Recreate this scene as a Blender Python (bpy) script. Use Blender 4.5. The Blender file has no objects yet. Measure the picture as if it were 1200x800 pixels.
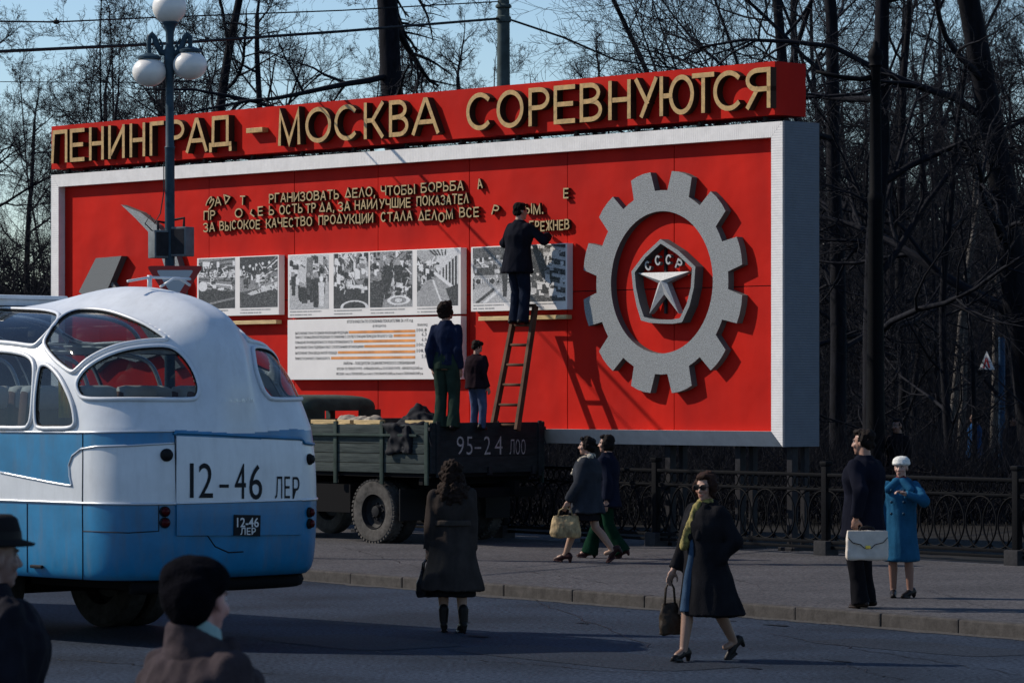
import bpy, bmesh, math, random
import numpy as np
from mathutils import Vector, Matrix, noise
from mathutils.bvhtree import BVHTree

SC = bpy.context.scene
COL = SC.collection
R = math.radians
PI = math.pi

# ------------------------------------------------------------------ camera
CAMH, FPX, HZ = 2.27, 4200.0, 458.0
cam_d = bpy.data.cameras.new('camera')
cam = bpy.data.objects.new('camera', cam_d)
COL.objects.link(cam)
cam.location = (0, 0, CAMH)
cam.rotation_euler = (R(90), 0, 0)
cam_d.sensor_width = 36.0
cam_d.lens = FPX / 1200 * 36.0
cam_d.shift_y = (HZ - 400.0) / 1200.0
cam_d.clip_start = 0.5
cam_d.clip_end = 4000
cam_d.dof.use_dof = True
cam_d.dof.focus_distance = 44.0
cam_d.dof.aperture_fstop = 9.0
SC.camera = cam

# ------------------------------------------------------------------ light
SUN_H = Vector((-0.965, 0.26, 0)).normalized()      # horizontal direction to the sun
SUN_EL = R(37)
world = bpy.data.worlds.new('World')
SC.world = world
world.use_nodes = True
wn = world.node_tree
bg = wn.nodes['Background']
sky = wn.nodes.new('ShaderNodeTexSky')
sky.sky_type = 'NISHITA'
sky.sun_disc = False
sky.sun_elevation = SUN_EL
sky.sun_rotation = math.atan2(SUN_H.x, SUN_H.y)
sky.air_density = 1.0
sky.dust_density = 0.1
sky.ozone_density = 2.5
tint = wn.nodes.new('ShaderNodeMix'); tint.data_type = 'RGBA'; tint.blend_type = 'MULTIPLY'; tint.inputs[0].default_value = 1
tint.inputs[7].default_value = (0.94, 1.0, 1.09, 1)
wn.links.new(sky.outputs[0], tint.inputs[6])
wn.links.new(tint.outputs[2], bg.inputs[0])
bg.inputs[1].default_value = 0.092
sun_d = bpy.data.lights.new('sun', 'SUN')
sun_d.energy = 3.9
sun_d.angle = R(0.5)
sun_d.color = (1.0, 0.90, 0.77)
sun = bpy.data.objects.new('sun', sun_d)
COL.objects.link(sun)
sv = Vector((SUN_H.x * math.cos(SUN_EL), SUN_H.y * math.cos(SUN_EL), math.sin(SUN_EL)))
sun.rotation_euler = sv.to_track_quat('Z', 'Y').to_euler()
sun.location = (-20, 20, 30)
SC.view_settings.view_transform = 'Standard'
SC.view_settings.look = 'None'
SC.view_settings.exposure = 0.33
SC.view_settings.gamma = 1.0
SC.view_settings.use_curve_mapping = False
SC.render.engine = 'CYCLES'
SC.cycles.max_bounces = 5
SC.cycles.transparent_max_bounces = 16

# ------------------------------------------------------------------ geometry helpers
def at(px, py, D):
    return Vector(((px - 600) / FPX * D, D, CAMH + (HZ - py) / FPX * D))

def ground(px, py, z=0.0):
    D = FPX * (CAMH - z) / (py - HZ)
    return Vector(((px - 600) / FPX * D, D, z))

def project(p):
    return (600 + p[0] / p[1] * FPX, HZ - (p[2] - CAMH) / p[1] * FPX)

def V(*a):
    return Vector(a)

class MB:
    """collects pieces of one mesh"""
    def __init__(s):
        s.v, s.f, s.m = [], [], []
    def add(s, verts, faces, mi=0):
        o = len(s.v)
        s.v.extend([tuple(p) for p in verts])
        s.f.extend([tuple(i + o for i in f) for f in faces])
        s.m.extend([mi] * len(faces))
    def box(s, c, size, rot=None, mi=0):
        hx, hy, hz = size[0] / 2, size[1] / 2, size[2] / 2
        vs = [Vector((x, y, z)) for x in (-hx, hx) for y in (-hy, hy) for z in (-hz, hz)]
        if rot is not None:
            vs = [rot @ p for p in vs]
        c = Vector(c)
        s.add([p + c for p in vs], [(0, 1, 3, 2), (4, 6, 7, 5), (0, 4, 5, 1), (2, 3, 7, 6), (0, 2, 6, 4), (1, 5, 7, 3)], mi)
    def bbox(s, c, size, b=0.02, rot=None, mi=0):
        """box with chamfered edges"""
        bm = bmesh.new()
        bmesh.ops.create_cube(bm, size=1.0)
        for p in bm.verts:
            p.co = Vector((p.co.x * size[0], p.co.y * size[1], p.co.z * size[2]))
        bmesh.ops.bevel(bm, geom=bm.edges[:], offset=min(b, min(size) * 0.45), segments=2, affect='EDGES', profile=0.6)
        bm.verts.index_update()
        c = Vector(c)
        vs = [(rot @ p.co if rot is not None else p.co) + c for p in bm.verts]
        s.add(vs, [[q.index for q in f.verts] for f in bm.faces], mi)
        bm.free()
    def tube(s, pts, rad, n=8, caps=True, mi=0, closed=False):
        pts = [Vector(p) for p in pts]
        k = len(pts)
        if not hasattr(rad, '__len__'):
            rad = [rad] * k
        vs, fs = [], []
        up = None
        for i, p in enumerate(pts):
            if closed:
                t = pts[(i + 1) % k] - pts[i - 1]
            else:
                t = pts[min(i + 1, k - 1)] - pts[max(i - 1, 0)]
            if t.length < 1e-9:
                t = Vector((0, 0, 1))
            t.normalize()
            if up is None:
                a = Vector((0, 0, 1)) if abs(t.z) < 0.9 else Vector((1, 0, 0))
                up = t.cross(a).normalized()
            else:
                up = (up - t * up.dot(t))
                if up.length < 1e-6:
                    up = t.orthogonal()
                up.normalize()
            w = t.cross(up)
            for j in range(n):
                a = 2 * PI * j / n
                vs.append(p + (up * math.cos(a) + w * math.sin(a)) * rad[i])
        m = k if closed else k - 1
        for i in range(m):
            i2 = (i + 1) % k
            for j in range(n):
                j2 = (j + 1) % n
                fs.append((i * n + j, i * n + j2, i2 * n + j2, i2 * n + j))
        if caps and not closed:
            fs.append(tuple(range(n - 1, -1, -1)))
            fs.append(tuple((k - 1) * n + j for j in range(n)))
        s.add(vs, fs, mi)
    def loft(s, rings, caps=True, mi=0, close=True):
        n = len(rings[0])
        vs = [p for r in rings for p in r]
        fs = []
        for i in range(len(rings) - 1):
            for j in range(n if close else n - 1):
                j2 = (j + 1) % n
                fs.append((i * n + j, i * n + j2, (i + 1) * n + j2, (i + 1) * n + j))
        if caps:
            fs.append(tuple(range(n - 1, -1, -1)))
            fs.append(tuple((len(rings) - 1) * n + j for j in range(n)))
        s.add(vs, fs, mi)
    def prism(s, poly, y0, y1, mi=0, holes=None, M=None):
        """poly in (x,z), from y0 (front) to y1 (back)"""
        bm = bmesh.new()
        def ring(pl):
            vs = [bm.verts.new((p[0], y0, p[1])) for p in pl]
            return [bm.edges.new((vs[i], vs[(i + 1) % len(vs)])) for i in range(len(vs))]
        es = ring(poly)
        for h in holes or []:
            es += ring(h)
        bmesh.ops.triangle_fill(bm, use_beauty=True, use_dissolve=False, edges=es)
        bm.verts.index_update()
        nv = len(bm.verts)
        vs = [p.co.copy() for p in bm.verts]
        fs = []
        for f in bm.faces:
            ids = [q.index for q in f.verts]
            if f.normal.y > 0:
                ids.reverse()
            fs.append(ids)
            fs.append([i + nv for i in reversed(ids)])
        bm.free()
        vs2 = [Vector((p.x, y1, p.z)) for p in vs]
        k = 0
        for pl in [poly] + list(holes or []):
            n = len(pl)
            area = sum(pl[i][0] * pl[(i + 1) % n][1] - pl[(i + 1) % n][0] * pl[i][1] for i in range(n))
            flip = (area > 0) == (pl is poly)
            for i in range(n):
                a, b = k + i, k + (i + 1) % n
                q = (a, b, b + nv, a + nv)
                fs.append(q if not flip else tuple(reversed(q)))
            k += n
        allv = vs + vs2
        if M is not None:
            allv = [M @ p for p in allv]
        s.add(allv, fs, mi)
    def lathe(s, prof, c=(0, 0, 0), n=24, M=None, mi=0, caps=True):
        vs, fs = [], []
        for r, z in prof:
            for j in range(n):
                a = 2 * PI * j / n
                p = Vector((r * math.cos(a), r * math.sin(a), z))
                if M is not None:
                    p = M @ p
                vs.append(p + Vector(c))
        for i in range(len(prof) - 1):
            for j in range(n):
                j2 = (j + 1) % n
                fs.append((i * n + j, i * n + j2, (i + 1) * n + j2, (i + 1) * n + j))
        if caps:
            fs.append(tuple(range(n - 1, -1, -1)))
            fs.append(tuple((len(prof) - 1) * n + j for j in range(n)))
        s.add(vs, fs, mi)
    def ball(s, c, r, n=12, mi=0, rot=None):
        if not hasattr(r, '__len__'):
            r = (r, r, r)
        vs, fs = [], []
        m = max(6, n // 2 + 2)
        for i in range(m + 1):
            th = PI * i / m
            th = min(max(th, 0.02), PI - 0.02)
            for j in range(n):
                a = 2 * PI * j / n
                p = Vector((r[0] * math.sin(th) * math.cos(a), r[1] * math.sin(th) * math.sin(a), r[2] * math.cos(th)))
                if rot is not None:
                    p = rot @ p
                vs.append(p + Vector(c))
        for i in range(m):
            for j in range(n):
                j2 = (j + 1) % n
                fs.append((i * n + j, (i + 1) * n + j, (i + 1) * n + j2, i * n + j2))
        fs.append(tuple(range(n)))
        fs.append(tuple(m * n + j for j in range(n - 1, -1, -1)))
        s.add(vs, fs, mi)
    def cap(s, a, b, ra, rb, n=10, mi=0):
        """tapered limb piece with round ends"""
        a, b = Vector(a), Vector(b)
        d = b - a
        L = d.length
        if L < 1e-6:
            s.ball(a, ra, n, mi); return
        d.normalize()
        pts, rad = [], []
        for t in (-0.98, -0.8, -0.5, 0):
            pts.append(a + d * ra * t); rad.append(ra * math.sqrt(1 - t * t))
        for t in (0, 0.5, 0.8, 0.98):
            pts.append(b + d * rb * t); rad.append(rb * math.sqrt(1 - t * t))
        s.tube(pts, rad, n, True, mi)
    def mesh(s, name, smooth=False):
        me = bpy.data.meshes.new(name)
        me.from_pydata(s.v, [], s.f)
        if any(s.m):
            me.polygons.foreach_set('material_index', s.m)
        if smooth:
            me.polygons.foreach_set('use_smooth', [True] * len(me.polygons))
        me.update()
        return me
    def build(s, name, mats, parent=None, smooth=False, auto=None):
        me = s.mesh(name, smooth)
        if not isinstance(mats, (list, tuple)):
            mats = [mats]
        for m in mats:
            me.materials.append(m)
        if auto is not None:
            me.polygons.foreach_set('use_smooth', [True] * len(me.polygons))
            me.set_sharp_from_angle(angle=R(auto))
        return link(name, me, parent)

def link(name, me, parent=None):
    o = bpy.data.objects.new(name, me)
    COL.objects.link(o)
    if parent is not None:
        o.parent = parent
    return o

def tag(o, label=None, cat=None, group=None, kind=None):
    if label: o['label'] = label
    if cat: o['category'] = cat
    if group: o['group'] = group
    if kind: o['kind'] = kind
    return o

def thing(name, label, cat, loc=(0, 0, 0), rz=0.0, group=None):
    o = bpy.data.objects.new(name, None)
    COL.objects.link(o)
    o.location = loc
    o.rotation_euler = (0, 0, rz)
    o.empty_display_size = 0.2
    return tag(o, label, cat, group)

def remeshed(mb, name, voxel, mats, parent=None, smooth=4, fold=None, post=None):
    """union of the closed pieces of mb as one continuous surface"""
    me = mb.mesh('tmp')
    o = bpy.data.objects.new('tmp', me)
    COL.objects.link(o)
    md = o.modifiers.new('r', 'REMESH')
    md.mode = 'VOXEL'
    md.voxel_size = voxel
    if smooth:
        sm = o.modifiers.new('s', 'SMOOTH')
        sm.factor = 0.5
        sm.iterations = smooth
    dg = bpy.context.evaluated_depsgraph_get()
    dg.update()
    me2 = bpy.data.meshes.new_from_object(o.evaluated_get(dg))
    bpy.data.objects.remove(o)
    bpy.data.meshes.remove(me)
    me2.name = name
    if fold:
        nv = len(me2.vertices)
        co = np.empty(nv * 3); me2.vertices.foreach_get('co', co); co = co.reshape(-1, 3)
        no = np.empty(nv * 3); me2.vertices.foreach_get('normal', no); no = no.reshape(-1, 3)
        amp, sx, sz, seed = fold
        d = np.array([noise.noise(Vector((p[0] * sx + seed, p[1] * sx, p[2] * sz))) + 0.5 * noise.noise(Vector((p[0] * sx * 2.3, p[1] * sx * 2.3 + seed, p[2] * sz * 2.1))) - 1.1 * abs(noise.noise(Vector((p[0] * sx * 1.7 + p[2] * sz * 1.2, p[1] * sx * 1.7 - seed, p[2] * sz * 1.6 + seed)))) + .25 for p in co])
        co = co + no * (d * amp)[:, None]
        me2.vertices.foreach_set('co', co.ravel())
    me2.polygons.foreach_set('use_smooth', [True] * len(me2.polygons))
    me2.materials.clear()
    for m in (mats if isinstance(mats, (list, tuple)) else [mats]):
        me2.materials.append(m)
    me2.update()
    return link(name, me2, parent)

# ------------------------------------------------------------------ materials
MATS = {}
def mat(name, col, rough=0.6, metal=0.0, var=0.0, scale=6.0, bump=0.0, bscale=40.0, spec=None, col2=None, stretch=None, attr=None):
    if name in MATS:
        return MATS[name]
    if spec is None:
        spec = 0.5 if max(col) > 0.1 else 0.10
    m = bpy.data.materials.new(name)
    m.use_nodes = True
    nt = m.node_tree
    b = nt.nodes['Principled BSDF']
    b.inputs['Roughness'].default_value = rough
    b.inputs['Metallic'].default_value = metal
    b.inputs['Specular IOR Level'].default_value = spec
    c = (*col, 1)
    b.inputs['Base Color'].default_value = c
    tc = nt.nodes.new('ShaderNodeTexCoord')
    src = tc.outputs['Object']
    if stretch:
        mp = nt.nodes.new('ShaderNodeMapping')
        mp.inputs['Scale'].default_value = stretch
        nt.links.new(src, mp.inputs[0]); src = mp.outputs[0]
    if attr:
        at_ = nt.nodes.new('ShaderNodeAttribute')
        at_.attribute_name = attr
        nt.links.new(at_.outputs['Color'], b.inputs['Base Color'])
    elif var or col2:
        n = nt.nodes.new('ShaderNodeTexNoise')
        n.inputs['Scale'].default_value = scale
        n.inputs['Detail'].default_value = 6
        n.inputs['Roughness'].default_value = 0.65
        nt.links.new(src, n.inputs['Vector'])
        r = nt.nodes.new('ShaderNodeValToRGB')
        r.color_ramp.elements[0].position = 0.32
        r.color_ramp.elements[1].position = 0.68
        if col2:
            r.color_ramp.elements[0].color = (*col2, 1)
            r.color_ramp.elements[1].color = c
        else:
            r.color_ramp.elements[0].color = tuple(x * (1 - var) for x in col) + (1,)
            r.color_ramp.elements[1].color = tuple(min(1, x * (1 + var)) for x in col) + (1,)
        nt.links.new(n.outputs['Fac'], r.inputs[0])
        nt.links.new(r.outputs[0], b.inputs['Base Color'])
    if bump:
        n2 = nt.nodes.new('ShaderNodeTexNoise')
        n2.inputs['Scale'].default_value = bscale
        n2.inputs['Detail'].default_value = 4
        nt.links.new(src, n2.inputs['Vector'])
        bp = nt.nodes.new('ShaderNodeBump')
        bp.inputs['Strength'].default_value = bump
        bp.inputs['Distance'].default_value = 0.01
        nt.links.new(n2.outputs['Fac'], bp.inputs['Height'])
        nt.links.new(bp.outputs[0], b.inputs['Normal'])
    MATS[name] = m
    return m

def glass_mat(name, tint, trans, rough=0.03):
    m = bpy.data.materials.new(name)
    m.use_nodes = True
    nt = m.node_tree
    nt.nodes.clear()
    out = nt.nodes.new('ShaderNodeOutputMaterial')
    gl = nt.nodes.new('ShaderNodeBsdfGlossy'); gl.inputs['Roughness'].default_value = rough
    tr = nt.nodes.new('ShaderNodeBsdfTransparent'); tr.inputs[0].default_value = (*tint, 1)
    lw_ = nt.nodes.new('ShaderNodeLayerWeight'); pw = nt.nodes.new('ShaderNodeMath'); pw.operation = 'POWER'; pw.inputs[1].default_value = 4.0
    fr = nt.nodes.new('ShaderNodeMath'); fr.operation = 'MULTIPLY_ADD'; fr.inputs[1].default_value = 0.8; fr.inputs[2].default_value = 0.045
    nt.links.new(lw_.outputs['Facing'], pw.inputs[0]); nt.links.new(pw.outputs[0], fr.inputs[0])
    mx = nt.nodes.new('ShaderNodeMixShader')
    nt.links.new(fr.outputs[0], mx.inputs[0])
    nt.links.new(tr.outputs[0], mx.inputs[1])
    nt.links.new(gl.outputs[0], mx.inputs[2])
    nt.links.new(mx.outputs[0], out.inputs[0])
    return m

def text_mesh(txt, width=None, height=1.0, weight=0.0, depth=0.0, res=3):
    """returns (verts, faces) of flat or extruded lettering in the x/z plane, lower left at the origin"""
    c = bpy.data.curves.new('t', 'FONT')
    c.body = txt
    c.resolution_u = res
    c.offset = weight
    c.extrude = 0.5 if depth else 0.0
    o = bpy.data.objects.new('t', c)
    COL.objects.link(o)
    dg = bpy.context.evaluated_depsgraph_get(); dg.update()
    me = bpy.data.meshes.new_from_object(o.evaluated_get(dg))
    vs = np.array([v.co[:] for v in me.vertices])
    fs = [tuple(p.vertices) for p in me.polygons]
    bpy.data.objects.remove(o); bpy.data.curves.remove(c); bpy.data.meshes.remove(me)
    x0, x1 = vs[:, 0].min(), vs[:, 0].max()
    k = height / 0.728
    kx = (width / max(x1 - x0, 1e-6)) if width else k
    out = [Vector(((p[0] - x0) * kx, -p[2] * depth, p[1] * k)) for p in vs]
    return out, fs
# ------------------------------------------------------------------ ground, road, pavement
def asphalt(name, c1, c2, grain, rough, spec, patch=0.12):
    m = bpy.data.materials.new(name)
    m.use_nodes = True
    nt = m.node_tree; b = nt.nodes['Principled BSDF']
    tc = nt.nodes.new('ShaderNodeTexCoord')
    n1 = nt.nodes.new('ShaderNodeTexNoise'); n1.inputs['Scale'].default_value = grain; n1.inputs['Detail'].default_value = 5
    n2 = nt.nodes.new('ShaderNodeTexNoise'); n2.inputs['Scale'].default_value = 0.55; n2.inputs['Detail'].default_value = 6
    n3 = nt.nodes.new('ShaderNodeTexVoronoi'); n3.inputs['Scale'].default_value = grain * 1.7
    for n in (n1, n2, n3):
        nt.links.new(tc.outputs['Object'], n.inputs['Vector'])
    r = nt.nodes.new('ShaderNodeValToRGB')
    r.color_ramp.elements[0].position = 0.38; r.color_ramp.elements[0].color = (*c1, 1)
    r.color_ramp.elements[1].position = 0.62; r.color_ramp.elements[1].color = (*c2, 1)
    nt.links.new(n1.outputs['Fac'], r.inputs[0])
    r2 = nt.nodes.new('ShaderNodeValToRGB')
    r2.color_ramp.elements[0].position = 0.35; r2.color_ramp.elements[0].color = (1 - patch * 2, 1 - patch * 2, 1 - patch * 2, 1)
    r2.color_ramp.elements[1].position = 0.65; r2.color_ramp.elements[1].color = (1 + patch, 1 + patch, 1 + patch, 1)
    nt.links.new(n2.outputs['Fac'], r2.inputs[0])
    mx = nt.nodes.new('ShaderNodeMix'); mx.data_type = 'RGBA'; mx.blend_type = 'MULTIPLY'; mx.inputs[0].default_value = 1
    nt.links.new(r.outputs[0], mx.inputs[6]); nt.links.new(r2.outputs[0], mx.inputs[7])
    nt.links.new(mx.outputs[2], b.inputs['Base Color'])
    b.inputs['Roughness'].default_value = rough
    b.inputs['Specular IOR Level'].default_value = spec
    bp = nt.nodes.new('ShaderNodeBump'); bp.inputs['Strength'].default_value = 0.35; bp.inputs['Distance'].default_value = 0.01
    nt.links.new(n3.outputs['Distance'], bp.inputs['Height']); nt.links.new(bp.outputs[0], b.inputs['Normal'])
    return m

M_road = asphalt('road_asphalt', (0.006, 0.011, 0.022), (0.029, 0.042, 0.066), 24, 0.85, 0.12, 0.2)
M_pave = asphalt('pavement_asphalt', (0.034, 0.034, 0.039), (0.090, 0.087, 0.092), 30, 0.9, 0.12, 0.1)
M_soil = mat('park_soil', (0.014, 0.013, 0.012), 0.95, var=0.4, scale=1.3, bump=0.5, bscale=8)
M_kerb = mat('kerb_granite', (0.056, 0.052, 0.050), 0.8, var=0.3, scale=9, bump=0.4, bscale=60)
M_path = mat('park_path_gravel', (0.05, 0.05, 0.055), 0.9, var=0.2, scale=3, bump=0.3, bscale=30)

K0 = ground(400, 683); K1 = ground(1200, 748)
KD = (K1 - K0).normalized(); KN = V(-KD.y, KD.x, 0)        # KN points to the park side
if KN.y < 0: KN = -KN
F0 = ground(868, 640, 0.12); F1 = ground(1180, 661, 0.12)
FD = (F1 - F0).normalized(); FN = V(-FD.y, FD.x, 0)
if FN.y < 0: FN = -FN
FRZ = math.atan2(FD.y, FD.x)

def sheet(name, pts, z, m, th=0.0):
    b = MB()
    if th:
        n = len(pts)
        b.loft([[V(p[0], p[1], z - th) for p in pts], [V(p[0], p[1], z) for p in pts]])
    else:
        b.add([V(p[0], p[1], z) for p in pts], [tuple(range(len(pts)))])
    return tag(b.build(name, m), kind='structure')

sheet('ground', [(-2500, -300), (2500, -300), (2500, 3500), (-2500, 3500)], -0.02, M_soil)
ka, kb = K0 - KD * 75, K0 + KD * 55
sheet('road', [(ka.x, ka.y), (ka.x - 40, ka.y - 10), (-60, -20), (60, -20), (kb.x, kb.y)], 0.0, M_road)
fa, fb = F0 - FD * 70, F0 + FD * 40
kw = KN * 0.16
pv = [ka + kw, kb + kw, fb, fa]
sheet('pavement', pv, 0.12, M_pave, 0.13)
sheet('park_ground', [fa, fb, fb + FN * 260 + FD * 60, fa + FN * 260 - FD * 80], 0.10, M_soil)
# kerb of granite stones, one after another
b = MB()
t = 0.0; rk = random.Random(4)
krot = Matrix.Rotation(math.atan2(KD.y, KD.x), 3, 'Z')
while t < 128:
    L = rk.choice([1.02, 1.1, 1.18, 1.28])
    c = ka + KD * (t + L / 2) + KN * (0.08 + rk.uniform(-0.006, 0.006))
    b.bbox(V(c.x, c.y, 0.03 + rk.uniform(-0.004, 0.004)), (L - 0.014, 0.158, 0.2), 0.018, krot)
    t += L
tag(b.build('kerb', M_kerb), kind='structure')
# tar patches, cracks and a manhole lid in the roadway
M_tar = mat('tar_seam', (0.006, 0.006, 0.008), 0.6, spec=0.2)
rk = random.Random(31)
def crack(p, q, n, wob, w, z):
    pts = [p.lerp(q, i / n) + V(rk.uniform(-wob, wob), rk.uniform(-wob, wob) * 2, 0) for i in range(n + 1)]
    b = MB()
    d = (q - p).normalized(); nn = V(-d.y, d.x, 0)
    vs = []
    for i, x in enumerate(pts):
        ww = w * rk.uniform(.4, 1.2) * (0.3 if i in (0, n) else 1)
        vs += [V(x.x, x.y, z) + nn * ww, V(x.x, x.y, z) - nn * ww]
    b.add(vs, [(2 * i, 2 * i + 1, 2 * i + 3, 2 * i + 2) for i in range(n)])
    return b
cb = MB()
for (a, c, w) in (((430, 762), (760, 790), .022), ((900, 742), (1190, 790), .02), ((620, 700), (770, 760), .018), ((60, 772), (330, 790), .03), ((960, 770), (1060, 798), .015)):
    k = crack(ground(*a), ground(*c), 26, .05, w * .5, 0.004)
    cb.add([V(*v) for v in k.v], k.f)
tag(cb.build('road_cracks', M_tar), kind='structure')
M_grit = mat('gutter_grit', (0.065, 0.062, 0.060), 0.95, var=0.5, scale=18, bump=.4, bscale=60)
cb = MB(); vs = []
n_ = 420
for i in range(n_ + 1):
    q = ka + KD * (55 + 55 * i / n_)
    w_ = 0.10 + 0.16 * (0.5 + noise.noise(V(i * .07, 3, 0))) + 0.10 * noise.noise(V(i * .45, 9, 0)) + rk.uniform(0, .03)
    vs += [V(q.x, q.y, .004), V(q.x, q.y, .004) - KN * max(w_, .03)]
cb.add(vs, [(2 * i, 2 * i + 1, 2 * i + 3, 2 * i + 2) for i in range(n_)])
tag(cb.build('gutter', M_grit), kind='structure')
M_patch = asphalt('asphalt_patch', (0.005, 0.008, 0.015), (0.022, 0.030, 0.044), 30, 0.8, .15)
M_stain = mat('oil_stain', (0.0105, 0.0145, 0.022), 0.8, spec=.1)
for i, (px, py, L_, W_) in enumerate(((690, 770, 3.2, 1.1), (1080, 758, 2.4, .9), (420, 752, 2.0, 1.2))):
    c = ground(px, py)
    cb = MB(); pts = []
    for k in range(40):
        a = 2 * PI * k / 40
        x = L_ / 2 * math.copysign(abs(math.cos(a)) ** .35, math.cos(a)) + rk.uniform(-.02, .02); y = W_ / 2 * math.copysign(abs(math.sin(a)) ** .35, math.sin(a)) + rk.uniform(-.02, .02)
        pts.append(c + KD * x + KN * y + V(0, 0, .0035))
    cb.add(pts, [tuple(range(40))]); tag(cb.build('road_patch', M_patch), kind='structure')
cb = MB()
for i in range(8):
    c = ground(rk.uniform(300, 1190), rk.uniform(715, 797)); r_ = rk.uniform(.03, .14)
    D_ = (c - K0).dot(KN)
    if D_ > -.4: continue
    pts = [c + KD * (r_ * 1.5 * math.cos(2 * PI * k / 14) * rk.uniform(.75, 1.2)) + KN * (r_ * math.sin(2 * PI * k / 14) * rk.uniform(.75, 1.2)) + V(0, 0, .0065 + .0004 * i) for k in range(8)]
    cb.add(pts, [tuple(range(8))])
tag(cb.build('road_stains', M_stain), kind='structure')
cb = MB()
for (a, c, w) in (((560, 662), (720, 684), .014), ((760, 650), (900, 690), .013), ((1080, 690), (1195, 722), .012), ((400, 640), (520, 672), .012)):
    k = crack(ground(*a, .12), ground(*c, .12), 22, .05, w * .35, 0.124)
    cb.add([V(*v) for v in k.v], k.f)
tag(cb.build('pavement_cracks', M_tar), kind='structure')
# strip of lighter path that crosses the park behind the railing
pc = [ground(1450, 536, .10), ground(1450, 528, .10), ground(560, 520, .10), ground(560, 526, .10)]
sheet('park_path', pc, 0.106, M_path)

# ------------------------------------------------------------------ cast iron railing
M_iron = mat('black_iron', (0.004, 0.0045, 0.006), 0.65, spec=0.06, var=0.3, scale=20, bump=0.15, bscale=80)
M_stone = mat('pillar_stone', (0.03, 0.03, 0.033), 0.85, var=0.3, scale=6, bump=0.4, bscale=30)

def fence_bay(root, L):
    rails = MB()
    rails.bbox((L / 2, 0, 1.05), (L, 0.07, 0.045), 0.012)
    rails.bbox((L / 2, 0, 0.86), (L, 0.045, 0.035), 0.008)
    rails.bbox((L / 2, 0, 0.17), (L, 0.05, 0.045), 0.008)
    rails.bbox((L / 2, 0, 0.10), (L, 0.05, 0.04), 0.008)
    rails.build('rail', M_iron, root, auto=40)
    orn = MB()
    n = 12
    st = (L - 0.1) / n
    for i in range(n + 1):                                     # overlapping tall hoops
        cx = 0.05 + st * i
        pts = []
        for k in range(28):
            a = 2 * PI * k / 28
            x = cx + 0.27 * math.cos(a)
            pts.append((min(max(x, 0.03), L - 0.03), 0.0 + (0.012 if i % 2 else -0.012), 0.515 + 0.325 * math.sin(a)))
        orn.tube(pts, 0.0125, 5, False, closed=True)
    for i in range(n * 2):                                     # small rings of the upper band
        cx = 0.05 + st / 2 * (i + 0.5)
        pts = [(cx + 0.062 * math.cos(2 * PI * k / 12), 0, 0.953 + 0.072 * math.sin(2 * PI * k / 12)) for k in range(12)]
        orn.tube(pts, 0.010, 4, False, closed=True)
    for i in range(n):                                         # leaf-like scrolls in the middle
        cx = 0.05 + st * (i + 0.5)
        for sg in (-1, 1):
            orn.tube([(cx, 0, 0.19), (cx + sg * 0.05, 0, 0.33), (cx + sg * 0.02, 0, 0.45), (cx, 0, 0.53)], 0.009, 4)
    orn.build('ornament', M_iron, root, smooth=True)

P0 = ground(968, 650, 0.12)
P1 = ground(1192, 662, 0.12)
FD2 = (P1 - P0).normalized(); BAY = (P1 - P0).length
FRZ2 = math.atan2(FD2.y, FD2.x)
proto = None
for i in range(-6, 4):
    p = P0 + FD2 * BAY * i
    lab = {0: 'ornate black iron railing bay behind the briefcase man and the blue-coated woman',
           -1: 'ornate black iron railing bay under the right end of the red hoarding',
           1: 'ornate black iron railing bay at the right edge past the last pillar'}.get(i, 'ornate black iron railing bay running on behind the lorry and hoarding')
    if proto is None:
        proto = thing('iron_railing', lab, 'railing', (p.x, p.y, 0.12), FRZ2, 'cast iron railing bays along the park')
        fence_bay(proto, BAY)
        r0 = proto
    else:
        r0 = proto.copy(); COL.objects.link(r0); r0.location = (p.x, p.y, 0.12); r0['label'] = lab
        for ch in list(proto.children):
            c = ch.copy(); COL.objects.link(c); c.parent = r0
pp = None
for i in range(-6, 5):
    p = P0 + FD2 * BAY * i
    lab = {0: 'dark railing pillar left of the briefcase man', 1: 'dark railing pillar at the right edge of the photo'}.get(i, 'dark square railing pillar in the shade under or beyond the hoarding')
    if pp is None:
        pp = thing('railing_pillar', lab, 'pillar', (p.x, p.y, 0.12), FRZ2, 'pillars of the park railing')
        b = MB(); b.bbox((0, 0, 0.09), (0.24, 0.24, 0.2), 0.02); b.build('base', M_stone, pp, auto=40)
        b = MB(); b.bbox((0, 0, 0.68), (0.10, 0.10, 1.0), 0.02); b.build('shaft', M_iron, pp, auto=40)
        b = MB(); b.bbox((0, 0, 1.2), (0.13, 0.13, 0.06), 0.02)
        b.build('cap', M_iron, pp, auto=40)
        r0 = pp
    else:
        r0 = pp.copy(); COL.objects.link(r0); r0.location = (p.x, p.y, 0.12); r0['label'] = lab
        for ch in list(pp.children):
            c = ch.copy(); COL.objects.link(c); c.parent = r0
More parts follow.
